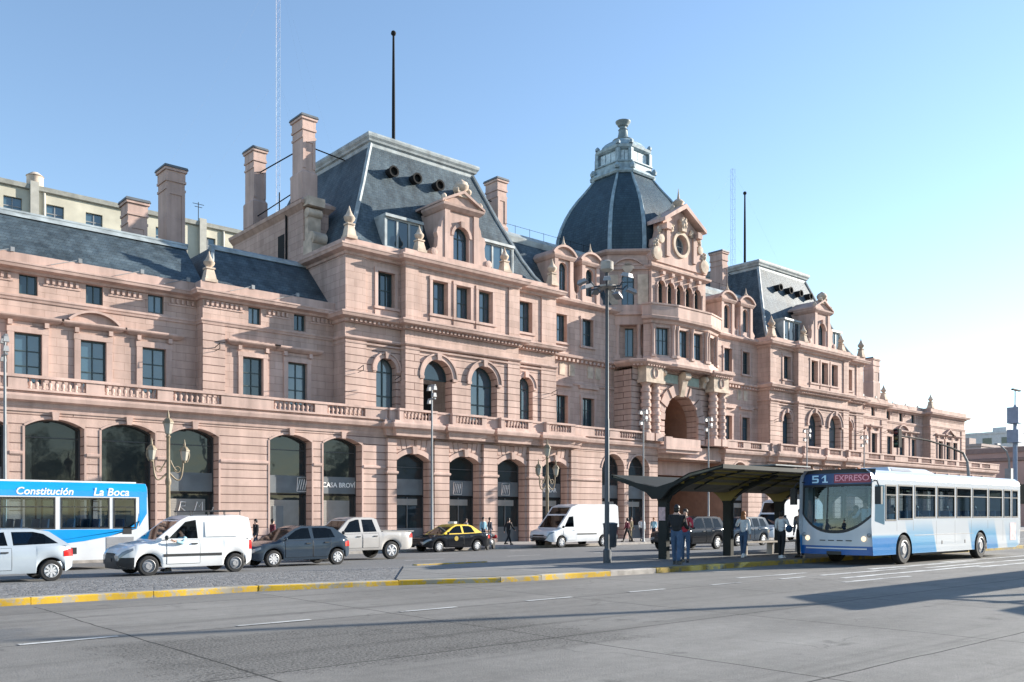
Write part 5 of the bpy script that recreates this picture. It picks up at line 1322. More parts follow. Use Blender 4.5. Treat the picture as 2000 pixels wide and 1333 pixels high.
# white hatchback at the edge of the frame (tail towards the van)
car('white hatchback with bright multi-spoke wheels, standing ahead of the white panel van', 'car', (3.45, 27.35, gz(27.3)), 3.74, 1.66, 1.44,
    [(0,.62),(.15,.74),(.9,.88),(1.15,.92),(2.6,.95),(3.45,.98),(3.65,.93),(3.74,.86)], (.72,3.16), .29,
    [(1.0,.9),(1.72,1.36),(2.0,1.42),(2.75,1.42),(3.15,1.35),(3.66,.97)], [[(1.2,.98),(1.72,1.31),(2.05,1.35),(2.12,.99)],[(2.25,.99),(2.22,1.35),(2.75,1.35),(3.0,1.29),(3.36,1.03)]], V['silver'], doors=((1.2,2.2),), bumper=V['silver'], cladding='body')
# white panel van with roof rack
pv = car('white panel van with black bumper and roof rack, its driver leaning an arm out', 'van', (8.55, 27.85, gz(27.8)), 4.12, 1.72, 1.8,
    [(0,.66),(.12,.80),(.5,.93),(1.0,1.02),(1.2,1.06),(4.0,1.08),(4.12,1.06)], (.82,3.5), .30,
    [(1.0,1.03),(1.82,1.66),(2.05,1.77),(3.7,1.80),(4.0,1.72),(4.11,1.08)], [[(1.42,1.10),(1.95,1.60),(2.28,1.66),(2.32,1.09)]], V['white'], name='panel_van', rimm=V['steelrim'], spokes=0, wr=.40, tail='van', doors=((1.35,2.36),), bz=(-.02,.36), cladding='open')
for s_ in (-1, 1):
    b = MB(); b.box(1.25, 3.05, s_*.862-.012, s_*.862+.012, .56, .64); b.build('side_moulding', V['trim'], pv, 0)
    b = MB(); b.prism([(2.55, s_*.80, 1.14), (3.6, s_*.80, 1.14), (3.6, s_*.722, 1.6), (2.55, s_*.722, 1.6)], (0, s_*.012, 0)); b.build('side_panel', mk('pale_panel_paint', (.66,.67,.67), .4), pv, 0)
b = MB()
for y in (-.6, .6): b.tube([(2.1,y,1.92),(3.8,y,1.95)], .018, 5)
for x in (2.15, 2.7, 3.25, 3.75): b.tube([(x,-.62,1.92),(x,.62,1.92)], .016, 5); b.tube([(x,-.62,1.92),(x,-.62,1.76)], .014, 5); b.tube([(x,.62,1.92),(x,.62,1.76)], .014, 5)
b.build('roof_rack', V['trim'], pv)
# dark hatchback
car('dark blue grey five-door hatchback with silver wheels, close behind the white panel van', 'car', (13.5, 29.85, gz(29.8)), 3.98, 1.68, 1.44,
    [(0,.60),(.14,.72),(.8,.86),(1.15,.93),(2.6,.96),(3.6,1.0),(3.86,.96),(3.98,.86)], (.85,3.38), .30,
    [(.95,.9),(1.72,1.34),(2.0,1.43),(2.95,1.44),(3.3,1.38),(3.86,.99)], [[(1.28,.97),(1.76,1.28),(2.0,1.36),(2.28,1.37),(2.33,.99)],[(2.45,.99),(2.42,1.37),(2.95,1.37),(3.18,1.32),(3.32,1.02)]], V['navy'], doors=((1.3,2.36),(2.4,3.1)), bumper=V['navy'], cladding='body')
# pickup
pk = car('champagne double-cab pickup with open load bed beyond the dark hatchback', 'pickup truck', (17.15, 32.85, gz(32.5)), 5.25, 1.78, 1.78,
    [(0,.80),(.15,.95),(1.2,1.05),(1.6,1.1),(3.3,1.13),(3.55,1.16),(5.15,1.16),(5.25,1.1)], (.95,4.05), .38,
    [(1.35,1.06),(2.05,1.68),(2.35,1.77),(3.2,1.77),(3.42,1.7),(3.58,1.15)], [[(1.72,1.16),(2.1,1.6),(2.42,1.69),(2.55,1.69),(2.58,1.17)],[(2.7,1.17),(2.67,1.69),(3.2,1.69),(3.36,1.18)]], V['beige'], name='pickup_truck', sill=.42, doors=((1.62,2.6),(2.64,3.42)), spokes=6)
b = MB(); b.poly([(3.75,-.72,1.19),(5.1,-.72,1.19),(5.1,.72,1.19),(3.75,.72,1.19)]); b.build('load_bed', V['trim'], pk, 0)
b = MB(); b.box(3.66, 5.22, -.83, -.76, 1.165, 1.21); b.box(3.66, 5.22, .76, .83, 1.165, 1.21); b.box(5.15, 5.22, -.76, .76, 1.165, 1.21); b.box(3.66, 3.72, -.76, .76, 1.165, 1.21); b.build('bed_rail', V['beige'], pk, 0)
# taxi
tx = car('black taxi saloon with yellow roof and pillars at the kerb', 'taxi', (27.3, 38.85, gz(38.5)), 4.5, 1.72, 1.46,
    [(0,.62),(.15,.74),(.9,.87),(1.25,.93),(3.4,.97),(3.7,1.0),(4.35,.98),(4.5,.88)], (.88,3.45), .305,
    [(1.1,.91),(1.9,1.36),(2.15,1.45),(3.0,1.45),(3.25,1.38),(3.85,1.0)], [[(1.46,.99),(1.92,1.3),(2.15,1.38),(2.42,1.39),(2.46,1.0)],[(2.58,1.0),(2.55,1.39),(2.98,1.38),(3.15,1.32),(3.35,1.02)]], V['black'], name='taxi', rimm=V['rim'], roofcol=V['yellow'], doors=((1.5,2.5),(2.54,3.2)), bumper=V['black'])
b = MB(); b.lathe((2.0,-.878,.72), [(.13,0),(.13,-.006)], 16, 'y'); b.build('door_emblem', mk('emblem_yellow', (.40,.28,.02), .5), tx, 0)
b = MB(); b.box(2.3,2.5,-.28,.28,1.5,1.62); b.build('roof_sign', V['white'], tx, 0)
# dark vehicles beyond the shelter
suv_top = [(0,.72),(.15,.9),(1.0,1.03),(1.3,1.08),(3.6,1.12),(4.3,1.12),(4.5,1.0)]
suv_gh = [(1.1,1.05),(1.8,1.62),(2.1,1.72),(3.7,1.72),(4.05,1.66),(4.36,1.12)]
suv_w = [[(1.46,1.13),(1.85,1.55),(2.1,1.64),(2.45,1.64),(2.5,1.14)],[(2.62,1.14),(2.58,1.64),(3.2,1.64),(3.25,1.14)],[(3.37,1.14),(3.34,1.63),(3.8,1.61),(4.0,1.16)]]
car('black sport utility car with silver wheels seen between the shelter posts, beside the couple', 'car', (35.6, 29.2, gz(29)), 4.5, 1.8, 1.72, suv_top, (.9,3.55), .35, suv_gh, suv_w, V['black'], sill=.32, doors=((1.4,2.54),(2.6,3.3)))
car('dark grey blue tall car under the middle of the shelter, behind the red-haired woman', 'car', (43.6, 31.6, gz(31.4)), 4.4, 1.8, 1.72, [(x*4.4/4.5, z) for x, z in suv_top], (.88,3.48), .35, [(x*.977, z) for x, z in suv_gh], [[(x*.977, z) for x, z in w_] for w_ in suv_w], V['navy'], sill=.32, doors=((1.4,2.5),(2.56,3.2)))
# tall white delivery van at the kerb
def big_van(label, loc, L, H, name='delivery_van'):
    k = H/2.62
    return car(label, 'van', loc, L, 1.98, H, [(0,.78),(.1,.98),(.7,1.12),(1.05,1.2),(6.8*L/7,1.22),(L,1.2)], (1.0,L-1.5), .345,
      [(.75,1.16),(1.55,2.0),(1.95,2.45*k),(2.5,2.6*k),(L-.3,2.62*k),(L-.06,2.5*k),(L,1.22)], [[(1.28,1.25),(1.68,1.86),(2.05,1.9),(2.1,1.26)]], V['white'], name=name, sill=.36, wr=.44, tail='van', doors=((1.15,2.2),), rimm=V['rim'], spokes=6)
dv = big_van('tall long white delivery van parked at the station kerb beyond the lamp standard', (36.5, 39.3, gz(39)), 6.15, 2.64)
for s_ in (-1, 1): b = MB(); b.box(2.3, 4.0, s_*.995-.01, s_*.995+.01, .78, .86); b.build('side_moulding', V['trim'], dv, 0)
big_van('high white van seen under the far end of the shelter behind the waiting women', (53.0, 35.0, gz(35)), 7.0, 3.0)
# motorcycle parked behind the taxi
mt = thing('motorcycle', 'parked motorcycle with dark seat and red tail unit behind the taxi', 'motorcycle', (32.2, 38.9, gz(38.9)), R(35))
for x in (0, 1.3):
    b = MB(); b.lathe((x, 0, .3), [(.2,-.05),(.28,-.05),(.3,-.02),(.3,.02),(.28,.05),(.2,.05)], 18, 'y'); w_ = b.build('wheel', V['tyre'], mt); b = MB(); b.lathe((x, 0, .3), [(.2,-.02),(.2,.02)], 14, 'y'); b.build('rim', V['steelrim'], w_)
b = MB(); b.tube([(0,0,.3),(.2,0,.75),(.32,0,1.02)], .035, 6); b.tube([(.3,0,.7),(.75,0,.4),(1.3,0,.3)], .04, 6); b.tube([(.3,0,.8),(.8,0,.72),(1.45,0,.78)], .05, 6); b.build('frame', V['trim'], mt)
b = MB(); b.ball((.52,0,.8), .2, 10, 7, (1.3,.8,.8)); b.build('fuel_tank', V['navy'], mt)
b = MB(); b.ball((1.0,0,.82), .2, 10, 6, (2.0,.8,.45)); b.build('seat', V['trim'], mt)
b = MB(); b.ball((1.55,0,.72), .14, 10, 6, (1,1.2,.9)); b.build('tail_unit', V['red'], mt)
b = MB(); b.tube([(.36,-.36,1.05),(.3,0,1.02),(.36,.36,1.05)], .02, 6); b.build('handlebar', V['trim'], mt)
b = MB(); b.ball((.7,0,.42), .18, 8, 6, (1.2,.9,1)); b.build('engine', V['steelrim'], mt)
b = MB(); b.ball((.16,0,.86), .1, 8, 6); b.build('headlight', V['lampc'], mt)

# ------------------------------------------------------------------ lettering
def text(body, size, mat, parent, name, M_, ext=.006, shear=0, bold=0, align='CENTER'):
    cu = bpy.data.curves.new(name, 'FONT'); cu.body = body; cu.size = size; cu.extrude = ext; cu.shear = shear; cu.offset = bold; cu.align_x = align; cu.align_y = 'CENTER'; cu.resolution_u = 3
    tmp = bpy.data.objects.new(name+'_curve', cu); COL.objects.link(tmp)
    me = bpy.data.meshes.new_from_object(tmp.evaluated_get(bpy.context.evaluated_depsgraph_get()))
    bpy.data.objects.remove(tmp); bpy.data.curves.remove(cu)
    me.materials.clear(); me.materials.append(mat); me.transform(M_); me.name = name
    o = bpy.data.objects.new(name, me); COL.objects.link(o)
    if parent is not None: o.parent = parent
    return o
def face_front(x, y, z): return Matrix.Translation((x, y, z)) @ Matrix.Rotation(R(90), 4, 'X')          # reads from -Y
def face_left(x, y, z): return Matrix.Translation((x, y, z)) @ Matrix.Rotation(R(-90), 4, 'Z') @ Matrix.Rotation(R(90), 4, 'X')   # reads from -X

# ------------------------------------------------------------------ buses
def bus(label, loc, L, H, wins, wheels, col, low=.34, group='city buses', front=True):
    """nose at x=0, near side y=0, far side y=2.5"""
    t = thing('city_bus', label, 'bus', loc, 0, group); Wd = 2.5; rw = .48; ra = .57; zs = H-.32
    lowp = [(0.12, low)]
    for c in wheels: lowp += [(c-ra, low)]+[(c-ra*math.cos(math.pi*k/12), max(low, .48+ra*math.sin(math.pi*k/12))) for k in range(13)]+[(c+ra, low)]
    lowp += [(L-.5, low), (L-.08, low+.12)]
    outer = lowp+[(L, 1.2), (L-.05, zs), (.05 if front else .05, zs), (0, 1.3)]
    mb = MB()
    for y, d in ((0, .04), (Wd, -.04)): mb.wall(outer, [rect(*w_) for w_ in wins], y, d)
    prof = [(0, zs), (.05, zs+.16), (.2, H-.04), (.6, H), (Wd-.6, H), (Wd-.2, H-.04), (Wd-.05, zs+.16), (Wd, zs)]
    a = [mb.vt((.05, y, z)) for y, z in prof]; b = [mb.vt((L-.05, y, z)) for y, z in prof]
    for k in range(len(prof)-1): mb.fc((a[k], a[k+1], b[k+1], b[k]))
    mb.fc(b)
    if not front: mb.fc(a[::-1])
    mb.poly([(L, 0, 1.2), (L, Wd, 1.2), (L-.05, Wd, zs), (L-.05, 0, zs)]); mb.poly([(L, 0, 1.2), (L, Wd, 1.2), (L-.08, Wd, low+.12), (L-.08, 0, low+.12)])
    if not front: mb.poly([(0.05, 0, zs), (0.05, Wd, zs), (0, Wd, 1.3), (0, 0, 1.3)]); mb.poly([(0, 0, 1.3), (0, Wd, 1.3), (.12, Wd, low), (.12, 0, low)])
    mb.poly([(.12, 0, low), (L-.5, 0, low), (L-.5, Wd, low), (.12, Wd, low)])
    mb.build('body', col, t, 30)
    for w_ in wins:
        for y in (.02, Wd-.02):
            g = MB(); g.poly([(p[0], y, p[1]) for p in rect(*w_)]); gw = g.build('side_window', V['busglass'], t, 0)
            f = MB(); s_ = -1 if y < 1 else 1; x0, x1, z0, z1 = w_; e = .05
            for q in ((x0,x1,z0,z0+e),(x0,x1,z1-e,z1),(x0,x0+e,z0+e,z1-e),(x1-e,x1,z0+e,z1-e),(x0+e,x1-e,z1-.34,z1-.31)): f.box(q[0], q[1], min(y, y+s_*.03), max(y, y+s_*.03), q[2], q[3])
            f.build('window_frame', V['trim'], gw, 0)
    f = MB(); f.box(.3, L-.4, .06, Wd-.06, low+.3, low+.36); f.build('floor', V['floor'], t, 0)
    x = 2.4
    while x < L-1.2:
        for y in (.18, Wd-1.08):
            s_ = MB(); s_.box(x, x+.42, y, y+.9, low+.78, low+.86); s_.frus(x+.38, x+.46, y, y+.9, low+.86, x+.46, x+.5, y+.03, y+.87, low+1.42); s_.build('seat', V['bluseat'], t, 0)
        x += .82
    for x in (2.3, 4.5, 6.7, 8.9):
        if x < L-1: p = MB(); p.cyl((x, Wd/2, low+.36), (x, Wd/2, H-.1), .02, 6); p.build('grab_pole', V['pole'], t)
    for c in wheels:
        for s_, y in ((-1, .13), (1, Wd-.13)): wheel(t, c, y, rw, s_, V['steelrim'], .28, 0)
        for y in (.5, Wd-.5):
            d = MB(); arc = [(c+ra*.99*math.cos(math.pi*k/12), .48+ra*.99*math.sin(math.pi*k/12)) for k in range(13)]; yi = .03 if y < 1 else Wd-.03
            for p, q in zip(arc[:-1], arc[1:]): d.poly([(p[0], yi, p[1]), (q[0], yi, q[1]), (q[0], y, q[1]), (p[0], y, p[1])])
            d.poly([(p[0], y, p[1]) for p in arc]); d.build('wheel_arch', V['trim'], t, 0)
    return t
# the blue and white bus behind the van: only its tail half is in view
W1 = [(1.0,2.5,1.42,2.5),(2.66,4.3,1.42,2.5),(4.46,6.1,1.42,2.5),(6.26,7.95,1.42,2.5),(8.11,9.7,1.42,2.5),(9.82,10.6,1.42,2.5)]
b1 = bus('blue and white city bus standing behind the white hatchback and panel van', (0.4, 33.0, gz(33)), 11.05, 3.05, W1, (2.4,7.5), V['white'], front=False)
mb = MB(); mb.extx([(-.007,2.54),(-.007,2.735),(.043,2.895),(.19,3.018),(.2,3.01),(.05,2.88),(0,2.73),(0,2.54)], .06, 10.99); mb.prism([(10.72,-.006,2.56),(10.98,-.006,2.56),(10.98,-.006,1.95),(10.72,-.006,1.5)], (0,.006,0)); mb.build('livery_band', V['cyan'], b1, 0)
mb = MB(); lowc = [(5.6,1.1),(6.3,.98),(7.2,.9),(8.2,.92),(8.9,1.0),(9.7,1.15),(10.3,1.38),(10.72,1.7)]; upc = [(10.72,1.95),(10.66,1.4),(9.7,1.38),(6.3,1.36),(5.6,1.2)]
mb.prism([(x,-.006,z) for x, z in lowc+[(10.70,1.95),(10.62,1.4),(9.7,1.4),(6.6,1.4)]], (0,.006,0)); mb.build('livery_wave', V['cyan'], b1, 0)
text('Constitución', .34, V['white2'], b1, 'lettering', face_front(7.62, -.008, 2.69), shear=.2, bold=.007); text('La Boca', .38, V['white2'], b1, 'lettering', face_front(9.75, -.008, 2.69), shear=.2, bold=.007)
mb = MB()
for k in range(7): mb.box(9.6, 10.5, -.012, .0, .52+k*.085, .575+k*.085)
mb.box(9.58, 10.52, -.008, 0, .48, 1.12); mb.build('engine_grille', V['steelrim'], b1, 0)
mb = MB(); mb.box(8.4,8.62,-.01,0,.56,.78); mb.build('fuel_flap', V['trim'], b1, 0)
mb = MB(); mb.box(10.15,10.45,-.01,0,1.22,1.46); mb.build('vent_panel', V['trim'], b1, 0)
for y in (.1, 2.1): mb = MB(); mb.box(11.03,11.07,y,y+.3,.75,1.3); mb.build('taillight', V['red'], b1, 0)
mb = MB(); mb.prism([(11.055,.35,1.7),(11.055,2.15,1.7),(11.02,2.15,2.5),(11.02,.35,2.5)], (.01,0,0)); mb.build('rear_window', V['busglass'], b1, 0)
mb = MB(); mb.box(.0,10.9,.9,1.9,3.04,3.1); mb.build('roof_duct', V['white'], b1, 0)

# bus 51
W2 = [(.92,1.66,1.42,2.58),(1.78,2.83,1.45,2.6),(2.95,4.53,1.5,2.6),(4.65,6.08,1.5,2.6),(6.2,7.48,1.5,2.6),(7.6,8.95,1.5,2.6),(9.07,10.38,1.5,2.6),(10.5,11.22,1.5,2.6),(11.34,11.97,1.5,2.6)]
def mk_livery():
    m, nt, b, N, L = nodes('blue_white_livery'); b.inputs['Roughness'].default_value = .28; b.inputs['Coat Weight'].default_value = .5
    tc = N('ShaderNodeTexCoord'); sp = N('ShaderNodeSeparateXYZ'); L(tc.outputs['Object'], sp.inputs[0])
    def mth(op, a, bb, cl=False):
        q = N('ShaderNodeMath'); q.operation = op; q.use_clamp = cl
        for i, v in enumerate((a, bb)):
            if isinstance(v, (int, float)): q.inputs[i].default_value = v
            else: L(v, q.inputs[i])
        return q.outputs[0]
    x, z = sp.outputs['X'], sp.outputs['Z']
    xs = mth('ADD', x, mth('MULTIPLY', z, .35))                       # leaning panels
    def band(c, wdt, soft): return mth('SUBTRACT', 1.0, mth('DIVIDE', mth('MAXIMUM', mth('SUBTRACT', mth('ABSOLUTE', mth('SUBTRACT', xs, c), 0), wdt), 0.0), soft, True), True)
    lowz = mth('DIVIDE', mth('SUBTRACT', 1.5, z), 1.0, True)
    low1 = mth('DIVIDE', mth('SUBTRACT', 1.0, z), .14, True)
    f = mth('MAXIMUM', mth('MULTIPLY', band(1.0, 1.7, .15), low1), mth('MULTIPLY', band(3.75, .95, .08), mth('MULTIPLY', lowz, .75)))
    f = mth('MAXIMUM', f, mth('MULTIPLY', band(8.9, 1.15, .12), mth('MULTIPLY', lowz, .85))); f = mth('MAXIMUM', f, mth('MULTIPLY', band(11.6, .5, .15), mth('MULTIPLY', lowz, .35)))
    r = N('ShaderNodeValToRGB'); e = r.color_ramp.elements; e[0].color = (.50,.53,.56,1); e[1].color = (.002,.16,.43,1); x2 = e.new(.5); x2.color = (.11,.33,.52,1); L(f, r.inputs['Fac']); L(r.outputs[0], b.inputs['Base Color'])
    return m
V['livery'] = mk_livery()
m_, nt_, b_e, N_, L_ = nodes('lit_headlight'); b_e.inputs['Base Color'].default_value = (.8,.7,.55,1); b_e.inputs['Emission Color'].default_value = (1,.72,.42,1); b_e.inputs['Emission Strength'].default_value = .45; V['lit'] = m_
b2 = bus('white and blue city bus on the 51 express route pulled up at the shelter', (26.75, 13.6, .0), 12.25, 3.08, W2, (2.2,8.35), V['livery'])
# its front: rounded nose built as a curved skin in rows
def nose(y, z):
    u = (y-1.25)/1.25; bow = .20*abs(u)**3.2
    return bow+(.0 if z < 1.3 else .05*(z-1.3))
def nose_patch(name, y0, y1, zf0, zf1, mat, off=0.0, ny=16, nz=6, parent=None):
    mb = MB(); g = []
    for i in range(ny+1):
        y = y0+(y1-y0)*i/ny; a, b = zf0(y), zf1(y); g.append([mb.vt((nose(y, a+(b-a)*k/nz)-off, y, a+(b-a)*k/nz)) for k in range(nz+1)])
    for p, q in zip(g[:-1], g[1:]):
        for k in range(nz): mb.fc((p[k], p[k+1], q[k+1], q[k]))
    return mb.build(name, mat, parent or b2, 60)
cst = lambda v: (lambda y: v)
wl = lambda y: 1.02+.62*abs((y-1.25)/1.25)**2.4                   # smile-shaped lower edge of the windscreen
nose_patch('front_bumper', 0, 2.5, cst(.34), cst(.62), V['blue']); fm = nose_patch('front_mask', 0, 2.5, cst(.62), lambda y: wl(y), paint('pale_blue_grey_paint', (.50,.54,.585)))
nose_patch('windscreen', .1, 2.4, lambda y: wl(y)+.1, cst(2.52), V['busglass'], 0)
nose_patch('windscreen_border', 0, 2.5, lambda y: wl(y), lambda y: wl(y)+.1, V['trim']); nose_patch('windscreen_border', 0, .1, lambda y: wl(y)+.1, cst(2.52), V['trim'], 0, 2); nose_patch('windscreen_border', 2.4, 2.5, lambda y: wl(y)+.1, cst(2.52), V['trim'], 0, 2); nose_patch('windscreen_border', 0, 2.5, cst(2.52), cst(2.6), V['trim'])
nose_patch('destination_panel', 0, 2.5, cst(2.6), cst(2.95), mk('destination_blue', (.012,.05,.16), .3)); nose_patch('front_cap', 0, 2.5, cst(2.95), cst(3.07), V['trim'])
nose_patch('destination_red', .12, 1.28, cst(2.64), cst(2.92), mk('destination_red_panel', (.30,.03,.06), .4), .012); nose_patch('bumper_strip', .2, 2.3, cst(.52), cst(.56), V['white'], .01)
def nose_text(body, size, yc, zc, mat, bold=0, wide=1.0):
    o = text(body, size, mat, b2, 'lettering', face_left(0, yc, zc), ext=.004, bold=bold)
    for v in o.data.vertices: v.co.y = yc+(v.co.y-yc)*wide; v.co.x += nose(v.co.y, v.co.z)-.02
def nose_glyph(pts, y0, z0, k, mat):
    mb = MB(); a = [(nose(y0-x*k, z0+z*k)-.016, y0-x*k, z0+z*k) for x, z in pts]
    ids = [mb.vt(p) for p in a]
    for t_ in tessellate_polygon([[Vector((x, z, 0)) for x, z in pts]]): mb.fc([ids[q] for q in t_])
    return mb.build('lettering', mat, b2, 0)
dl = mk('pale_display_letters', (.50,.72,.85), .4)
nose_glyph([(0,0),(1.15,0),(1.35,.15),(1.35,.62),(1.15,.78),(.35,.78),(.35,1.05),(1.3,1.05),(1.3,1.3),(0,1.3),(0,.55),(1.0,.55),(1.0,.25),(0,.25)], 2.08, 2.655, .19, dl)
nose_glyph([(0,.85),(.55,1.3),(.85,1.3),(.85,.22),(1.2,.22),(1.2,0),(.15,0),(.15,.22),(.5,.22),(.5,.95),(0,.7)], 1.72, 2.655, .19, dl)
nose_text('EXPRESO', .27, .70, 2.78, mk('pink_display_letters', (.85,.35,.42), .4), .003)
for y in (.28, 2.22):
    mb = MB(); s_ = -1 if y < 1 else 1
    for dy, r in ((0,.085),(s_*.16,.07)):
        yy_, zz_ = y+dy*.9, .86+abs(dy)*.7; xx_ = nose(yy_, zz_); mb.lathe((xx_, yy_, zz_), [(r,-.03),(r*.7,-.045),(r*.01,-.05)], 14, 'x')
    for k_, c_ in enumerate(sorted(clusters(mb, -.02), key=lambda q: q.v[0].z)): c_.build('headlight', V['lit'] if k_ == 0 else V['lampc'], b2)
mb = MB()
for yy_ in (.75, 1.05, 1.35, 1.65): mb.box(nose(yy_, .8)-.012, nose(yy_, .8), yy_-.1, yy_+.1, .78, .81)
for c_ in clusters(mb): c_.build('front_badge', V['trim'], b2, 0)
mb = MB(); mb.box(-.02, -.0, 1.0, 1.5, .34, .45); mb.build('number_plate', V['plate'], b2, 0)
for y, s_ in ((-.22, -1), (2.72, 1)):
    mb = MB(); mb.box(-.02,.1,y-.1,y+.1,1.95,2.5); mb.tube([(.05,y,2.5),(.12,y-s_*.1,2.68),(.25,y-s_*.3,2.7)], .022, 6); mb.build('mirror', V['trim'], b2, 30)
mb = MB(); mb.poly([(.22,-.006,1.42),(.86,-.006,1.30),(.86,-.006,2.56),(.26,-.006,2.56)]); mb.build('driver_window', V['busglass'], b2, 0)
mb = MB(); mb.frus(2.2, 5.6, .5, 2.0, 3.07, 2.5, 5.3, .7, 1.8, 3.22); mb.build('air_conditioner', V['white'], b2, 0)
mb = MB(); mb.prism([(2.4,.52,3.09),(3.9,.52,3.09),(3.9,.66,3.19),(2.6,.66,3.19)], (0,-.015,0)); mb.build('air_intake', V['steelrim'], b2, 0)
mb = MB(); mb.box(3.5,8.0,.3,2.2,.24,.34); mb.build('underframe', V['trim'], b2, 0)
for x_ in (1.7,2.86,4.6,6.1,7.5,9.0,10.45): mb = MB(); mb.box(x_-.006,x_+.006,-.003,.0,.62 if abs(x_-2.2) > .75 and abs(x_-8.35) > .75 else 1.1,1.42); mb.build('panel_seam', V['steelrim'], b2, 0)
mb = MB(); mb.box(2.95,7.7,-.006,.0,.93,.95); mb.build('rub_rail', V['steelrim'], b2, 0)
for x_ in (5.0,6.9): mb = MB(); mb.box(x_,x_+.07,-.006,0,.6,.72); mb.build('flap_catch', V['trim'], b2, 0)
mb = MB(); mb.box(11.15,11.75,-.008,0,.62,1.3); mb.build('advert_panel', mk('faded_red_advert', (.55,.38,.40), .6, var=.35, scale=6), b2, 0)
for y in (.5, 1.15, 1.8): mb = MB(); mb.cyl((.25,y,3.06),(.1,y,3.1),.03,6); mb.build('marker_light', V['amber'], b2)
# ------------------------------------------------------------------ street furniture
PT = .125
def ornate_lamp(x, y, z, label):
    t = thing('ornate_street_lamp', label, 'street lamp', (x, y, z), 0, 'cream cast iron street lamps')
    mb = MB(); mb.lathe((0,0,0), [(.3,0),(.3,.18),(.22,.25),(.2,.7),(.24,.78),(.13,.95),(.105,1.2),(.09,3.2),(.13,3.3),(.13,3.45),(.085,3.6),(.075,5.35),(.12,5.42),(.06,5.5)], 14); mb.build('post', M['creamiron'], t)
    def lantern(cx, cy, cz, k=1.0):
        b = MB(); b.lathe((cx,cy,cz), [(.05*k,0),(.13*k,.06*k),(.22*k,.52*k)], 6); l_ = b.build('lantern', M['lampglass'], t, 20)
        b = MB(); b.lathe((cx,cy,cz+.52*k), [(.26*k,0),(.25*k,.05*k),(.15*k,.2*k),(.05*k,.27*k),(.06*k,.34*k),(.015,.6*k)], 6); b.build('lantern_cap', M['creamiron'], l_, 20)
        b = MB(); b.lathe((cx,cy,cz-.1*k), [(.02,0),(.08*k,.05*k),(.06*k,.1*k)], 8); b.build('lantern_base', M['creamiron'], l_)
    lantern(0, 0, 5.5, 1.0)
    for s_ in (-1, 1):
        b = MB(); pts = []
        for k in range(13):
            a = k/12; pts.append((s_*(.08+.62*a+.16*math.sin(a*math.pi)), 0, 3.75-.35*math.sin(a*math.pi*1.15)+1.0*a**3))
        b.tube(pts, .04, 6); pts = [(s_*(.85+.17*math.sin(math.pi*k/8)-.12*k/8), 0, 4.3+.75*k/8) for k in range(9)]; b.tube(pts, .03, 6)
        b.tube([(s_*(.1+.3*k/8), 0, 4.35-.45*math.sin(math.pi*k/16)) for k in range(9)], .03, 6)
        b.tube([(s_*(.42+.14*math.cos(2*math.pi*k/10)), 0, 3.95+.14*math.sin(2*math.pi*k/10)) for k in range(11)], .022, 5)
        b.build('scroll_arm', M['creamiron'], t); lantern(s_*.74, 0, 4.32, .9)
    return t
ornate_lamp(15.0, 40.75, SIDEZ, 'cream cast iron lamp post with three lanterns on the pavement behind the blue bus')
ornate_lamp(38.6, 40.75, SIDEZ, 'cream cast iron lamp post with three lanterns in front of the fourth pavilion arch')
def flood_pole(x, y, z, h, label):
    t = thing('floodlight_pole', label, 'light pole', (x, y, z), 0, 'slim floodlight poles along the station pavement')
    mb = MB(); mb.lathe((0,0,0), [(.13,0),(.13,.05),(.08,.12),(.06,h*.5),(.045,h)], 10); mb.build('pole', M['greysteel'], t)
    for z_ in (h-.1, h-.85): b = MB(); b.box(-.05,.05,-.32,.32,z_,z_+.08); b.build('bracket', M['greysteel'], t, 0)
    for k, (dy, dz, a) in enumerate(((-.25,-.22,0),(.25,-.22,1),(-.22,-.6,0),(.22,-.95,1))):
        b = MB(); s_ = -1 if k % 2 == 0 else 1; b.frus(-.12, .1, dy-.1, dy+.1, h+dz-.11, -.08, .07, dy-.08, dy+.08, h+dz+.11); b.build('floodlight', mk('pale_lamp_housing', (.36,.36,.36), .5, .2), t, 0)
    return t
for x, lb in ((8.4,'slim grey floodlight pole beside the first big arch, at the edge of the frame'),(29.6,'slim grey floodlight pole before the open doorway of the nearer pavilion'),(47.6,'slim floodlight pole between the two tall narrow arches before the entrance'),(55.0,'slim floodlight pole in front of the portal arch'),(68.7,'slim floodlight pole before the farther pavilion, over the bus sign'),(78.5,'slim floodlight pole behind the roof of the express bus, farthest of the row')):
    flood_pole(x, 40.6, SIDEZ, 9.15, lb)
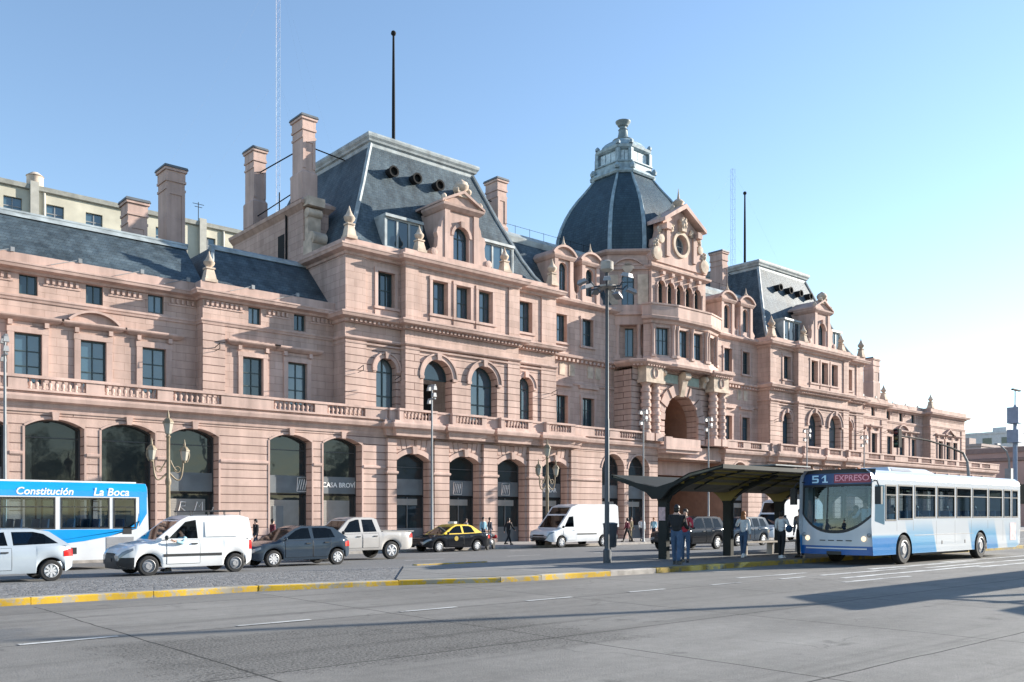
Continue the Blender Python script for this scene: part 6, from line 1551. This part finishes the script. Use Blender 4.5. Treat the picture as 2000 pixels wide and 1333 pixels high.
# tall lamp standard on the platform
t = thing('lamp_standard', 'tall dark lamp standard with a ring of floodlights standing on the platform', 'lamp standard', (20.5, 18.95, PT))
mb = MB(); mb.lathe((0,0,0), [(.12,0),(.12,.4),(.075,.45),(.07,4.4),(.058,4.5),(.05,9.0),(.08,9.05),(.08,9.2)], 14); mb.build('pole', M['darkpaint'], t)
mb = MB(); mb.lathe((0,0,8.5), [(.1,0),(.3,.02),(.3,.08),(.1,.1)], 14); mb.build('collar', M['kerbgrey'], t); mb = MB(); mb.lathe((0,0,9.0), [(.08,0),(.2,.08),(.2,.32),(.08,.38)], 12); mb.build('crown', M['kerbgrey'], t)
for k in range(7):
    a = 2*math.pi*k/7+.3; c_, s_ = math.cos(a), math.sin(a)
    b = MB(); b.tube([(c_*.08, s_*.08, 8.55),(c_*.5, s_*.5, 8.5),(c_*.62, s_*.62, 8.62)], .03, 6); ar = b.build('arm', M['darkpaint'], t)
    b = MB(); b.X = Matrix.Translation((c_*.78, s_*.78, 8.62+.16*(k % 3-1))) @ Matrix.Rotation(a, 4, 'Z') @ Matrix.Rotation(R(18), 4, 'Y'); b.frus(-.17,.17,-.12,.12,-.05,-.12,.12,-.09,.09,.06); b.build('floodlight', mk('grey_lamp_housing', (.28,.28,.29), .55, .2), ar, 0)
t = thing('waste_bin', 'dark waste bin on a thin pale post beside the lamp standard', 'waste bin', (21.25, 19.5, PT))
b = MB(); b.cyl((0,0,0),(0,0,.9),.03,8); b.build('post', M['greysteel'], t)
b = MB(); b.lathe((.0,-.0,.45), [(.17,0),(.2,.05),(.23,.72),(.25,.76),(.21,.78),(.12,.8)], 14); b.build('bin', M['darkpaint'], t)
# bus shelter: butterfly roof on broad flared posts
t = thing('bus_shelter', 'dark steel bus shelter with upswept roof wings on three broad flared posts and low benches', 'bus shelter', (23.75, 19.35, PT))
shm = mk('dark_green_grey_steel', (.022,.025,.023), .7, var=.2, spec=.25); und = mk('shelter_soffit', (.17,.155,.12), .8, var=.25); olv = mk('olive_steel', (.20,.15,.03), .6)
Ls = 16.0
def vprof(k): return [(-2.6,2.98+k),(-1.3,2.76+k),(-.5,2.42+k),(0,2.3+k),(.5,2.36+k),(1.0,2.52+k),(2.05,2.80+k)]
mb = MB(); a = vprof(.0); b_ = vprof(.07)
mb.extx(a+b_[::-1], -.3, Ls); mb.build('roof', und, t, 30)
mb = MB(); mb.extx(vprof(.074)+vprof(.095)[::-1], -.34, Ls+.04); mb.build('roof_sheet', shm, t, 30)
for y, z in ((-2.62,2.98),(2.07,2.80)): mb = MB(); mb.box(-.36, Ls+.06, y-.025, y+.025, z-.03, z+.10); mb.build('roof_edge', shm, t, 0)
mb = MB(); mb.extx([(-2.6,2.96),(-1.3,2.70),(-.55,2.36),(-.2,2.02),(.2,2.02),(.45,2.24),(1.0,2.45),(2.05,2.765),(2.05,2.81),(0,2.42),(-2.6,3.0)], -.4, -.3); mb.build('end_frame', shm, t, 30)
for x in (.0, 3.65, 7.0, 10.6, 14.2):
    mb = MB(); mb.frus(x-.09, x+.09, -.17, .17, 0, x-.09, x+.09, -.17, .17, 1.9)
    mb.extx([(-.17,1.9),(.17,1.9),(.3,2.15),(.8,2.42),(1.6,2.66),(1.6,2.72),(0,2.4),(-2.0,2.86),(-2.0,2.8),(-.85,2.42),(-.3,2.12)], x-.09, x+.09); p_ = mb.build('post', shm, t, 30)
    if x > 1: mb = MB(); mb.extx([(-.7,2.42),(.7,2.42),(.35,2.16),(.2,2.0),(-.2,2.0),(-.35,2.16)], x-.13, x+.13); mb.build('bracket', olv, p_, 0)
for y_, z_ in ((-2.2,2.885),(-1.75,2.795),(-1.3,2.70),(-.9,2.54),(1.0,2.46),(1.5,2.61)): mb = MB(); mb.box(-.28, Ls-.02, y_-.03, y_+.03, z_-.02, z_+.08); mb.build('slat', olv, t, 0)
for x in range(1, 16, 2): mb = MB(); mb.tube([(x,-2.5,2.93),(x,-1.3,2.7),(x,-.5,2.36)], .03, 5); mb.build('purlin', shm, t)
for x0 in (4.3, 8.0, 11.4):
    mb = MB(); mb.box(x0, x0+2.2, -.3, .12, .44, .5); mb.box(x0+.2, x0+.28, -.2, .05, 0, .44); mb.box(x0+1.9, x0+1.98, -.2, .05, 0, .44); mb.build('bench', M['kerbgrey'], t, 0)
mb = MB(); mb.box(-.12,-.095,-.14,.14,1.3,1.75); mb.build('timetable', mk('faded_timetable', (.5,.35,.35), .6, var=.3, scale=9), t, 0)
mb = MB(); mb.box(2.8,5.0,-2.5,-.9,3.16,3.2); mb.build('roof_hatch', M['panel'], t, 0)
# unseen shelter added outside the frame, its roofs shaped to shade the road
t = thing('bus_shelter', 'unseen flat twin-roofed bus shelter, shaped to cast the shadow across the road', 'bus shelter', (24.2, 3.6, 0))
for y0, y1 in ((.85,2.95),(-2.9,-.8)):
    mb = MB(); mb.prism([(-.6 if y0 < 0 else -.7,y0,3.0),(40,y0,3.0),(40,y1,3.0),(.7 if y0 > 0 else 1.2,y1,3.0)], (0,0,.1)); mb.build('roof', shm, t, 0)
for x in (2, 10, 18, 26, 34): mb = MB(); mb.box(x-.1,x+.1,-.1,.1,0,2.9); mb.tube([(x,-2,2.97),(x,0,2.8),(x,2,2.97)],.06,6); mb.build('post', shm, t, 0)
mb = MB(); mb.lathe((38.6,.2,0), [(.24,0),(.2,.3),(.17,6),(.13,12.2)], 10); mb.tube([(38.6,.2,12.1),(38.9,.6,12.4),(39.6,1.3,12.5)], .05, 6)
o = mb.build('lamp_post', M['greysteel']); tag(o, 'tall grey lamp post on the next platform, beyond the edge of the frame', 'lamp post')
# traffic signal on a long bent arm
t = thing('traffic_signal', 'dark traffic signal hanging from a long pale-ended curved arm behind the express bus', 'traffic signal', (50, 20, PT))
mb = MB(); mb.tube([(0,0,0),(0,0,3.6),(-.15,0,4.3),(-.7,0,4.75)], [.09,.08,.065,.06], 10); mb.build('pole', M['greysteel'], t)
mb = MB(); mb.tube([(-.7,0,4.75),(-2.5,0,5.0),(-5,0,5.2),(-8,0,5.25)], [.06,.05,.045,.04], 8); mb.build('arm', M['iron'], t)
mb = MB(); mb.box(-8.25,-7.95,-.13,.13,4.68,5.56); sg = mb.build('signal_head', M['iron'], t, 0)
for k, c in enumerate(((.10,.012,.012),(.10,.06,.012),(.012,.05,.03))): mb = MB(); mb.lathe((-8.25,0,5.4-k*.28), [(.095,-.005),(.085,-.02),(.02,-.04)], 12, 'x'); mb.build('lens', mk('signal_lens', c, .2), sg); mb = MB(); mb.box(-8.37,-8.25,-.11,.11,5.49-k*.28,5.515-k*.28); mb.build('visor', M['iron'], sg, 0)
# far lamp and mast at the edge
t = thing('street_lamp', 'pale curved-arm street lamp in front of the low reddish building', 'street lamp', (83.4, 30, gz(30)))
mb = MB(); mb.tube([(0,0,0),(0,0,6.6),(-.3,.1,7.3),(-1.1,.4,7.85)], [.12,.09,.07,.06], 8); mb.build('pole', M['greysteel'], t); mb = MB(); mb.box(-1.7,-1.05,.3,.55,7.8,7.92); mb.build('lamp_head', M['greysteel'], t, 0)
mb = MB(); mb.box(-.25,.25,-.25,.25,4.6,5.8); mb.build('cabinet', M['greysteel'], t, 0)
t = thing('equipment_mast', 'blue grey mast carrying two box cabinets and a dark lamp arm above the low building', 'mast', (91, 32.2, gz(32)))
bgm = mk('blue_grey_paint', (.22,.28,.38), .6)
mb = MB(); mb.lathe((0,0,0), [(.26,0),(.2,8),(.16,12),(.06,12.2),(.05,13.6)], 10); mb.build('pole', bgm, t)
for z0, z1, w_ in ((8.6,9.8,.62),(10.4,11.9,.62)): mb = MB(); mb.box(-w_,w_,-.5,.5,z0,z1); mb.build('cabinet', bgm, t, 0)
mb = MB(); mb.box(-.7,1.2,-.1,.1,13.5,13.64); mb.build('lamp_arm', M['iron'], t, 0)
# cafe umbrella and signs at the shops
t = thing('shop_sign', 'white letters of the cafe sign on the fascia of the fifth big arch', 'sign', (27.4, YG+.62, 3.35))
text('CASA BROVÍ', .40, M['white'], t, 'lettering', face_front(.1, 0, 0), bold=.008)
t = thing('shop_sign', 'white letters on the fascia of the last pavilion arch behind the lamp post', 'sign', (44.9, YG+.62, 3.35))
text('BAZAR', .42, M['white'], t, 'lettering', face_front(0, 0, 0), bold=.008)
gr = MB()
def stroke(pts, ox, oz, k): gr.tube([(ox+x*k, 0, oz+z*k) for x, z in pts], .028, 5)
for pts, ox in (([(0,0),(.25,1)],0),([(.2,1),(.75,.95),(.7,.55),(.12,.5),(.7,0)],0),([(0,0),(.3,1),(.5,.45),(.85,1),(.85,0)],.85),([(0,0),(.5,1),(.75,0)],1.8),([(.1,.35),(.7,.4)],1.8),([(.7,.1),(1.3,.9)],2.0)): stroke(pts, ox, 0, .5)
o = gr.build('graffiti_lettering', M['white']); o.location = (17.9, YG+.64, 1.8); tag(o, 'white spray-painted tag on the shutter behind the panel van', 'graffiti')
for x, z, lb in ((24.75,2.95,'white hatched emblem on the fascia beside the door of the fourth arch'),(36.1,2.95,'white zigzag emblem on the fascia of the second pavilion arch'),(40.3,2.95,'white zigzag emblem on the fascia of the third pavilion arch')):
    gr = MB(); gr.tube([(0,0,0),(.05,0,.8),(.75,0,.8),(.7,0,0),(0,0,0)], .022, 4)
    for k in range(4): gr.tube([(.05+.15*k,0,.1),(.2+.14*k,0,.7),(.12+.16*k,0,.4)], .02, 4)
    o = gr.build('emblem', M['white']); o.location = (x, YG+.63, z); tag(o, lb, 'emblem', None)

# ------------------------------------------------------------------ people
SK = dict(light=mk('light_skin', (.55,.34,.25), .55, var=.05), tan=mk('tan_skin', (.42,.25,.17), .55, var=.05))
def cloth(n, c): return mk(n, c, .85, var=.18, scale=9, bump=.25, bscale=30)
CL = dict(black=cloth('black_cloth', (.012,.013,.016)), navy=cloth('navy_cloth', (.02,.028,.05)), jean=cloth('blue_denim', (.05,.09,.16)), djean=cloth('dark_denim', (.022,.035,.065)), white=cloth('white_cloth', (.62,.66,.70)), grey=cloth('grey_cloth', (.22,.23,.25)),
  red=cloth('red_cloth', (.42,.03,.05)), maroon=cloth('maroon_cloth', (.13,.02,.035)), khaki=cloth('khaki_cloth', (.25,.2,.12)), lblue=cloth('pale_blue_cloth', (.30,.50,.58)), pink=cloth('pale_pink_cloth', (.52,.36,.36)), brownh=mk('dark_brown_hair', (.03,.018,.012), .6), redh=mk('red_blond_hair', (.30,.11,.035), .55), blackh=mk('black_hair', (.008,.007,.007), .5), shoe=mk('dark_shoe_leather', (.02,.018,.016), .5), wshoe=mk('white_trainer', (.65,.65,.65), .6), bag=cloth('blue_bag', (.04,.10,.19)), eye=mk('eye_dark', (.01,.008,.006), .3))
def skin(name, mat, verts, edges, radii, parent, root=0, sub=2):
    me = bpy.data.meshes.new(name); me.from_pydata([tuple(v) for v in verts], edges, []); me.materials.append(mat)
    o = bpy.data.objects.new(name, me); COL.objects.link(o); o.parent = parent
    bpy.context.view_layer.objects.active = o
    md = o.modifiers.new('skin', 'SKIN'); md.use_smooth_shade = True
    if not me.skin_vertices: me.attributes
    sv = me.skin_vertices
    if not sv:
        with bpy.context.temp_override(object=o, active_object=o): bpy.ops.mesh.customdata_skin_add()
        sv = me.skin_vertices
    for k, r in enumerate(radii):
        rr = r if isinstance(r, tuple) else (r, r); sv[0].data[k].radius = rr
    sv[0].data[root].use_root = True
    s_ = o.modifiers.new('sub', 'SUBSURF'); s_.levels = sub; s_.render_levels = sub
    return o
def person(label, loc, rz, h=1.72, top='black', legs='jean', hair='brownh', skn='light', shoe='shoe', longhair=False, legp=((12,4),(-14,20)), armp=((5,20,8),(-5,20,8)), near=False, group=None, bulk=1.0, coat=False):
    """faces +x; legp: (hip swing, knee bend) left/right; armp: (shoulder swing, elbow bend, out)"""
    t = thing('person', label, 'person', loc, R(rz), group); s = h/1.75
    Vv = lambda x, y, z: Vector((x, y, z))*s
    P = {}; P['pel'] = Vv(0,0,.95); P['waist'] = Vv(0,0,1.1); P['chest'] = Vv(0.01,0,1.3); P['neckb'] = Vv(0,0,1.46); P['neck'] = Vv(.015,0,1.53); P['head'] = Vv(.03,0,1.62); P['crown'] = Vv(.02,0,1.70)
    low = 0
    for sd, key, (hs, kb) in ((1,'L',legp[0]),(-1,'R',legp[1])):
        hip = Vv(0, sd*.085, .92); a = R(hs); kn = hip+Vv(math.sin(a)*.43, sd*.01, -math.cos(a)*.43); b = R(hs-kb); an = kn+Vv(math.sin(b)*.42, 0, -math.cos(b)*.42)
        P['hip'+key], P['kn'+key], P['an'+key] = hip, kn, an; P['toe'+key] = an+Vv(.15,sd*.02,-.045); low = min(low, an.z-.07*s) if low else an.z-.07*s
    for sd, key, (ss, eb, ou) in ((1,'L',armp[0]),(-1,'R',armp[1])):
        sh = Vv(0, sd*.185, 1.41); a, o_ = R(ss), R(ou); el = sh+Vv(math.sin(a)*.29, sd*math.sin(o_)*.29, -math.cos(a)*math.cos(o_)*.29); b = R(ss+eb); wr_ = el+Vv(math.sin(b)*.26, sd*math.sin(o_)*.06, -math.cos(b)*.26)
        hd = wr_+(wr_-el).normalized()*.085*s; P['sh'+key], P['el'+key], P['wr'+key], P['hd'+key] = sh, el, wr_, hd
    for k in P: P[k] = P[k]-Vector((0,0,low))
    names = ['pel','waist','chest','neckb','neck','head','crown']+[n+k for k in 'LR' for n in ('hip','kn','an','toe')]+[n+k for k in 'LR' for n in ('sh','el','wr','hd')]
    ix = {n: i for i, n in enumerate(names)}; vs = [P[n] for n in names]
    E_ = [('pel','waist'),('waist','chest'),('chest','neckb'),('neckb','neck'),('neck','head'),('head','crown')]
    for k in 'LR': E_ += [('pel','hip'+k),('hip'+k,'kn'+k),('kn'+k,'an'+k),('an'+k,'toe'+k),('neckb','sh'+k),('sh'+k,'el'+k),('el'+k,'wr'+k),('wr'+k,'hd'+k)]
    ed = [(ix[a], ix[b]) for a, b in E_]
    rad = {'pel':(.11,.12),'waist':(.10,.11),'chest':(.12,.13),'neckb':(.075,.08),'neck':.052,'head':(.088,.085),'crown':(.07,.068)}
    for k in 'LR': rad.update({'hip'+k:.078,'kn'+k:.052,'an'+k:.036,'toe'+k:.032,'sh'+k:.052,'el'+k:.038,'wr'+k:.026,'hd'+k:(.032,.02)})
    rr = [tuple(q*s for q in (rad[n] if isinstance(rad[n], tuple) else (rad[n], rad[n]))) for n in names]
    if near:                                              # fingers, thumb and nose
        for k, sd in (('L',1),('R',-1)):
            d = (P['hd'+k]-P['wr'+k]).normalized(); side_ = d.cross(Vector((0,sd,0))).normalized()
            for f in range(4):
                b0 = P['hd'+k]+d*.012*s+side_*(f-1.5)*.019*s; ln = (.062,.074,.07,.055)[f]*s; bend = Vector((0,-sd*.018,0))*s*(1+.2*f)
                i0 = len(vs); vs += [b0, b0+d*ln*.55+bend*.3, b0+d*ln*.9+bend]; ed += [(ix['hd'+k], i0), (i0, i0+1), (i0+1, i0+2)]; rr += [(.0095*s,)*2, (.0085*s,)*2, (.007*s,)*2]
            b0 = P['wr'+k]+d*.035*s+side_*(-.036*s); i0 = len(vs); vs += [b0, b0+d*.04*s-side_*.014*s]; ed += [(ix['wr'+k], i0), (i0, i0+1)]; rr += [(.011*s,)*2, (.009*s,)*2]
        i0 = len(vs); vs.append(P['head']+Vector((.105*s,0,-.005*s))); ed.append((ix['head'], i0)); rr.append((.013*s,)*2)
    skin('body', SK[skn], vs, ed, rr, t, 0)
    def garment(name, mat, ns, es, ro, root=0):
        q = {n: i for i, n in enumerate(ns)}
        return skin(name, mat, [P[n] for n in ns], [(q[a], q[b]) for a, b in es], [tuple(v*s*bulk for v in (r if isinstance(r, tuple) else (r, r))) for r in ro], t, root)
    for k in 'LR': P['cuf'+k] = P['wr'+k].lerp(P['el'+k], .08); P['hem'+k] = P['an'+k]+Vector((0,0,.012*s))
    P['hemj'] = P['pel']+Vector((0,0,-.10*s if coat else .0)); P['col'] = P['neckb']+Vector((0,0,.03*s))
    garment('jacket', CL[top], ['chest','waist','hemj','neckb','col','shL','elL','cufL','shR','elR','cufR'], [('chest','waist'),('waist','hemj'),('chest','neckb'),('neckb','col')]+[e for k in 'LR' for e in (('neckb','sh'+k),('sh'+k,'el'+k),('el'+k,'cuf'+k))], [(.14,.16),(.125,.14),(.135,.15),(.09,.1),(.065,.07),.072,.055,.042,.072,.055,.042])
    garment('trousers', CL[legs], ['pel','waist','hipL','knL','hemL','hipR','knR','hemR'], [('pel','waist')]+[e for k in 'LR' for e in (('pel','hip'+k),('hip'+k,'kn'+k),('kn'+k,'hem'+k))], [(.125,.135),(.112,.125),.096,.066,.052,.096,.066,.052])
    for k in 'LR':
        b = MB(); a, z = P['an'+k], P['toe'+k]; d = (z-a); d.z = 0; d.normalize(); c = a+d*.07*s; zb_ = a.z-.07*s
        b.X = Matrix.Translation((c.x, c.y, zb_)) @ Matrix.Rotation(math.atan2(d.y, d.x), 4, 'Z'); b.frus(-.13*s,.15*s,-.045*s,.045*s,0,-.12*s,.09*s,-.038*s,.038*s,.075*s); b.frus(-.12*s,-.02*s,-.04*s,.04*s,.075*s,-.1*s,-.03*s,-.035*s,.035*s,.11*s); b.build('shoe', CL[shoe], t, 50)
    b = MB(); hc = P['head'].lerp(P['crown'], .45)+Vector((-.026*s,0,.012*s)); b.ball(hc, .1*s, 12, 8, (1.0,.93,1.0)); b.ball(P['head']+Vector((-.045*s,0,-.01*s)), .088*s, 10, 7, (.8,.95,1.05))
    if longhair: b.ball(P['neck']+Vector((-.06*s,0,-.02*s)), .1*s, 10, 7, (.62,.95,1.7))
    hb = b.build('hair', CL[hair], t, 80)
    if near:
        for sd in (-1, 1): b = MB(); b.ball(P['head']+Vector((.088*s, sd*.032*s, .018*s)), .011*s, 6, 4); b.build('eye', CL['eye'], t)
    return t, P
WALK = ((22,6),(-18,22)); STAND = ((3,2),(-2,6)); HOLD = ((25,85,12),(30,85,12))
a, P_ = person('person in black jacket and blue jeans, back turned, standing by the first shelter post', (21.4, 16.95, PT), 25, 1.80, 'black', 'jean', 'blackh', near=True, legp=((10,3),(-9,8)), armp=((20,75,14),(12,60,14)), bulk=1.2)
person('person in red and grey jacket partly hidden behind the one in black', (22.65, 17.6, PT), 205, 1.68, 'red', 'jean', 'brownh', near=True, legp=STAND, armp=HOLD)
person('person with long red-blond hair, pale top and blue jeans walking under the shelter', (26.45, 18.05, PT), 20, 1.63, 'white', 'jean', 'redh', longhair=True, near=True, shoe='wshoe', legp=((16,4),(-20,14)), armp=((35,95,25),(-5,25,8)))
b, Pb = person('person with dark hair and pale top waiting with a shoulder bag at the bus door', (27.15, 17.0, PT), 12, 1.64, 'white', 'black', 'blackh', longhair=False, near=True, shoe='wshoe', legp=((8,3),(-10,10)), armp=((15,50,10),(20,70,10)))
o = MB(); o.ball((.14,-.2,1.02), .17, 10, 7, (1.1,.5,.8)); o.tube([(.1,-.19,1.15),(.02,-.1,1.42),(-.05,.12,1.3)], .012, 5); bg_ = o.build('shoulder_bag', CL['bag']); bg_.location = (27.15, 17.0, PT); tag(bg_, 'blue shoulder bag carried by the dark-haired person at the bus door', 'bag')
person('person in grey standing half hidden behind the front corner of the express bus', (28.1, 16.85, PT), 190, 1.7, 'grey', 'black', 'brownh', legp=STAND)
person('person in pale pink shirt and black trousers at the last shelter post', (33.0, 20.7, PT), 160, 1.72, 'pink', 'black', 'blackh', legp=STAND, armp=HOLD)
person('person in dark coat further along the platform, beyond the pale pink shirt', (35.2, 20.9, PT), 170, 1.72, 'grey', 'navy', 'blackh', legp=STAND)
person('person all in black striding along the pavement past the third pavilion arch', (36.4, 41.9, SIDEZ), 8, 1.74, 'black', 'black', 'blackh', legp=((26,5),(-22,18)), armp=((-22,20,10),(24,30,10)), group=None)
for k, (px_, yy_, tp_, lg_, hr_, rz_, lb) in enumerate(((46.4,41.0,'maroon','black','blackh',100,'person in maroon top, first of the group by the white delivery van'),(47.0,41.2,'khaki','khaki','brownh',-60,'person in khaki from head to foot on the pavement'),(47.9,41.0,'white','navy','brownh',20,'person in white top and navy trousers in the pavement group'),(48.5,41.4,'black','djean','blackh',170,'person in black with dark jeans at the middle of the pavement group'),(49.2,41.0,'lblue','navy','redh',200,'person in pale blue top, the last of the pavement group'),(50.3,41.3,'white','djean','blackh',-90,'person in white with dark jeans, nearest the shelter post in the pavement group'),(58.0,44.0,'red','black','blackh',-100,'person in red inside the shade of the entrance'),(60.4,43.6,'pink','djean','redh',-80,'person in pink walking out of the entrance'))):
    person(lb, (px_, yy_, SIDEZ), rz_, 1.68+.03*(k % 3), tp_, lg_, hr_, legp=(WALK, STAND)[k % 2], armp=((5+4*k % 20,25,8),(-6,22,8)), group='people on the station pavement')
for px_, yy_, tp_, lg_, hr_, rz_, lb in ((61.5,41.6,'pink','navy','brownh',-100,'person in pink with navy trousers crossing in front of the entrance'),(63.0,42.0,'red','djean','blackh',-80,'person in red top leaving the entrance beside the one in pink'),(64.4,41.4,'grey','black','blackh',180,'person in grey at the kerb before the entrance'),(53.9,42.2,'navy','khaki','blackh',-150,'person in navy top and khaki trousers near the tall narrow arches'),(33.9,43.0,'grey','djean','brownh',-20,'person in grey jacket by the stall riser of the first pavilion arch')):
    person(lb, (px_, yy_, SIDEZ), rz_, 1.7, tp_, lg_, hr_, legp=WALK, group='people on the station pavement')
person('person in black behind the bonnet of the dark hatchback', (19.9, 42.2, SIDEZ), 180, 1.72, 'black', 'djean', 'blackh', legp=WALK)
person('person in maroon jumper walking behind the dark hatchback', (20.7, 42.0, SIDEZ), 0, 1.72, 'maroon', 'djean', 'blackh', legp=WALK)
person('person in pale blue shirt standing before the second pavilion arch, over the taxi roof', (35.6, 43.4, SIDEZ), -90, 1.72, 'lblue', 'djean', 'blackh', legp=STAND)
person('person in dark jacket beside the pale blue shirt, over the taxi boot', (36.8, 44.2, SIDEZ), -60, 1.7, 'navy', 'djean', 'brownh', legp=STAND)
# drivers, seated
def seated(label, loc, rz, top, arm_out=False):
    return person(label, loc, rz, 1.7, top, 'djean', 'blackh', 'tan', legp=((85,80),(85,80)), armp=((35,70,55) if arm_out else (35,50,12),(40,40,10)) , near=arm_out)
seated('person driving the white panel van with an elbow over the door sill', (10.52, 27.36, gz(27.8)+.1), 180, 'lblue', True)
seated('person in pale shirt driving the express bus', (27.75, 14.3, .78), 180, 'white')
for x_, y_, c_, lb in ((29.4,14.2,'white','passenger in white at the first side window of the express bus'),(31.1,14.2,'grey','passenger in grey at the third side window of the express bus'),(33.5,14.2,'lblue','passenger in pale blue near the middle of the express bus'),(36.0,14.2,'maroon','passenger in maroon over the rear wheel of the express bus'),(29.4,15.5,'navy','passenger in navy on the far side of the express bus, behind the driver')): seated(lb, (x_, y_, .62), 180, c_)
# ------------------------------------------------------------------ trees of the square behind the camera, seen in the shop windows
lf = mk('tree_leaves', (.055,.085,.03), .7, var=.4, scale=1.2); bk = mk('tree_bark', (.09,.07,.05), .9, var=.3, scale=6)
def make_tree():
    t = thing('plaza_tree', '-', 'tree', (0,0,0), 0, 'trees in the square opposite the station'); rnd = random.Random(3)
    mb = MB(); mb.tube([(0,0,0),(.1,.05,2.2),(0,.1,4.2)], [.3,.24,.18], 10)
    tips = []
    for k in range(8):
        a = 2*math.pi*k/8; r = 2+rnd.random()*1.4; p = (r*math.cos(a), r*math.sin(a), 6+rnd.random()*3); mb.tube([(0,.1,3+.15*k),(p[0]*.5,p[1]*.5,5),p], [.12,.08,.03], 6); tips.append(p)
    mb.build('trunk', bk, t)
    mb = MB()
    for k in range(34):
        p = rnd.choice(tips); c = Vector(p)*rnd.uniform(.5,1.1)+Vector((rnd.uniform(-1.2,1.2), rnd.uniform(-1.2,1.2), rnd.uniform(-1,2.4)))
        for j in range(60):
            d = Vector((rnd.gauss(0,.55), rnd.gauss(0,.55), rnd.gauss(0,.45))); n = Vector((rnd.uniform(-1,1), rnd.uniform(-1,1), rnd.uniform(-1,1))).normalized(); u = n.orthogonal().normalized()*.16; v = n.cross(u)
            q = c+d; mb.poly([q-u-v*.6, q+u-v*.6, q+u+v*.6, q-u+v*.6])
    mb.build('crown', lf, t, 0); return t
tr = make_tree()
LBT = ('bushy tree in the square, opposite the first arches','bushy tree in the square, opposite the nearer pavilion','bushy tree in the square, opposite the tower','bushy tree in the square, opposite the portal','bushy tree in the square, opposite the farther pavilion','bushy tree at the far end of the square')
for k, (x, y) in enumerate(((14,-30),(27,-27),(42,-33),(56,-28),(74,-34),(96,-30))):
    c = tr if k == 0 else copy_tree(tr); c.location = (x, y, 0); c.rotation_euler.z = k*1.3; c.scale = (1.1+.1*(k % 3),)*3; c['label'] = LBT[k]
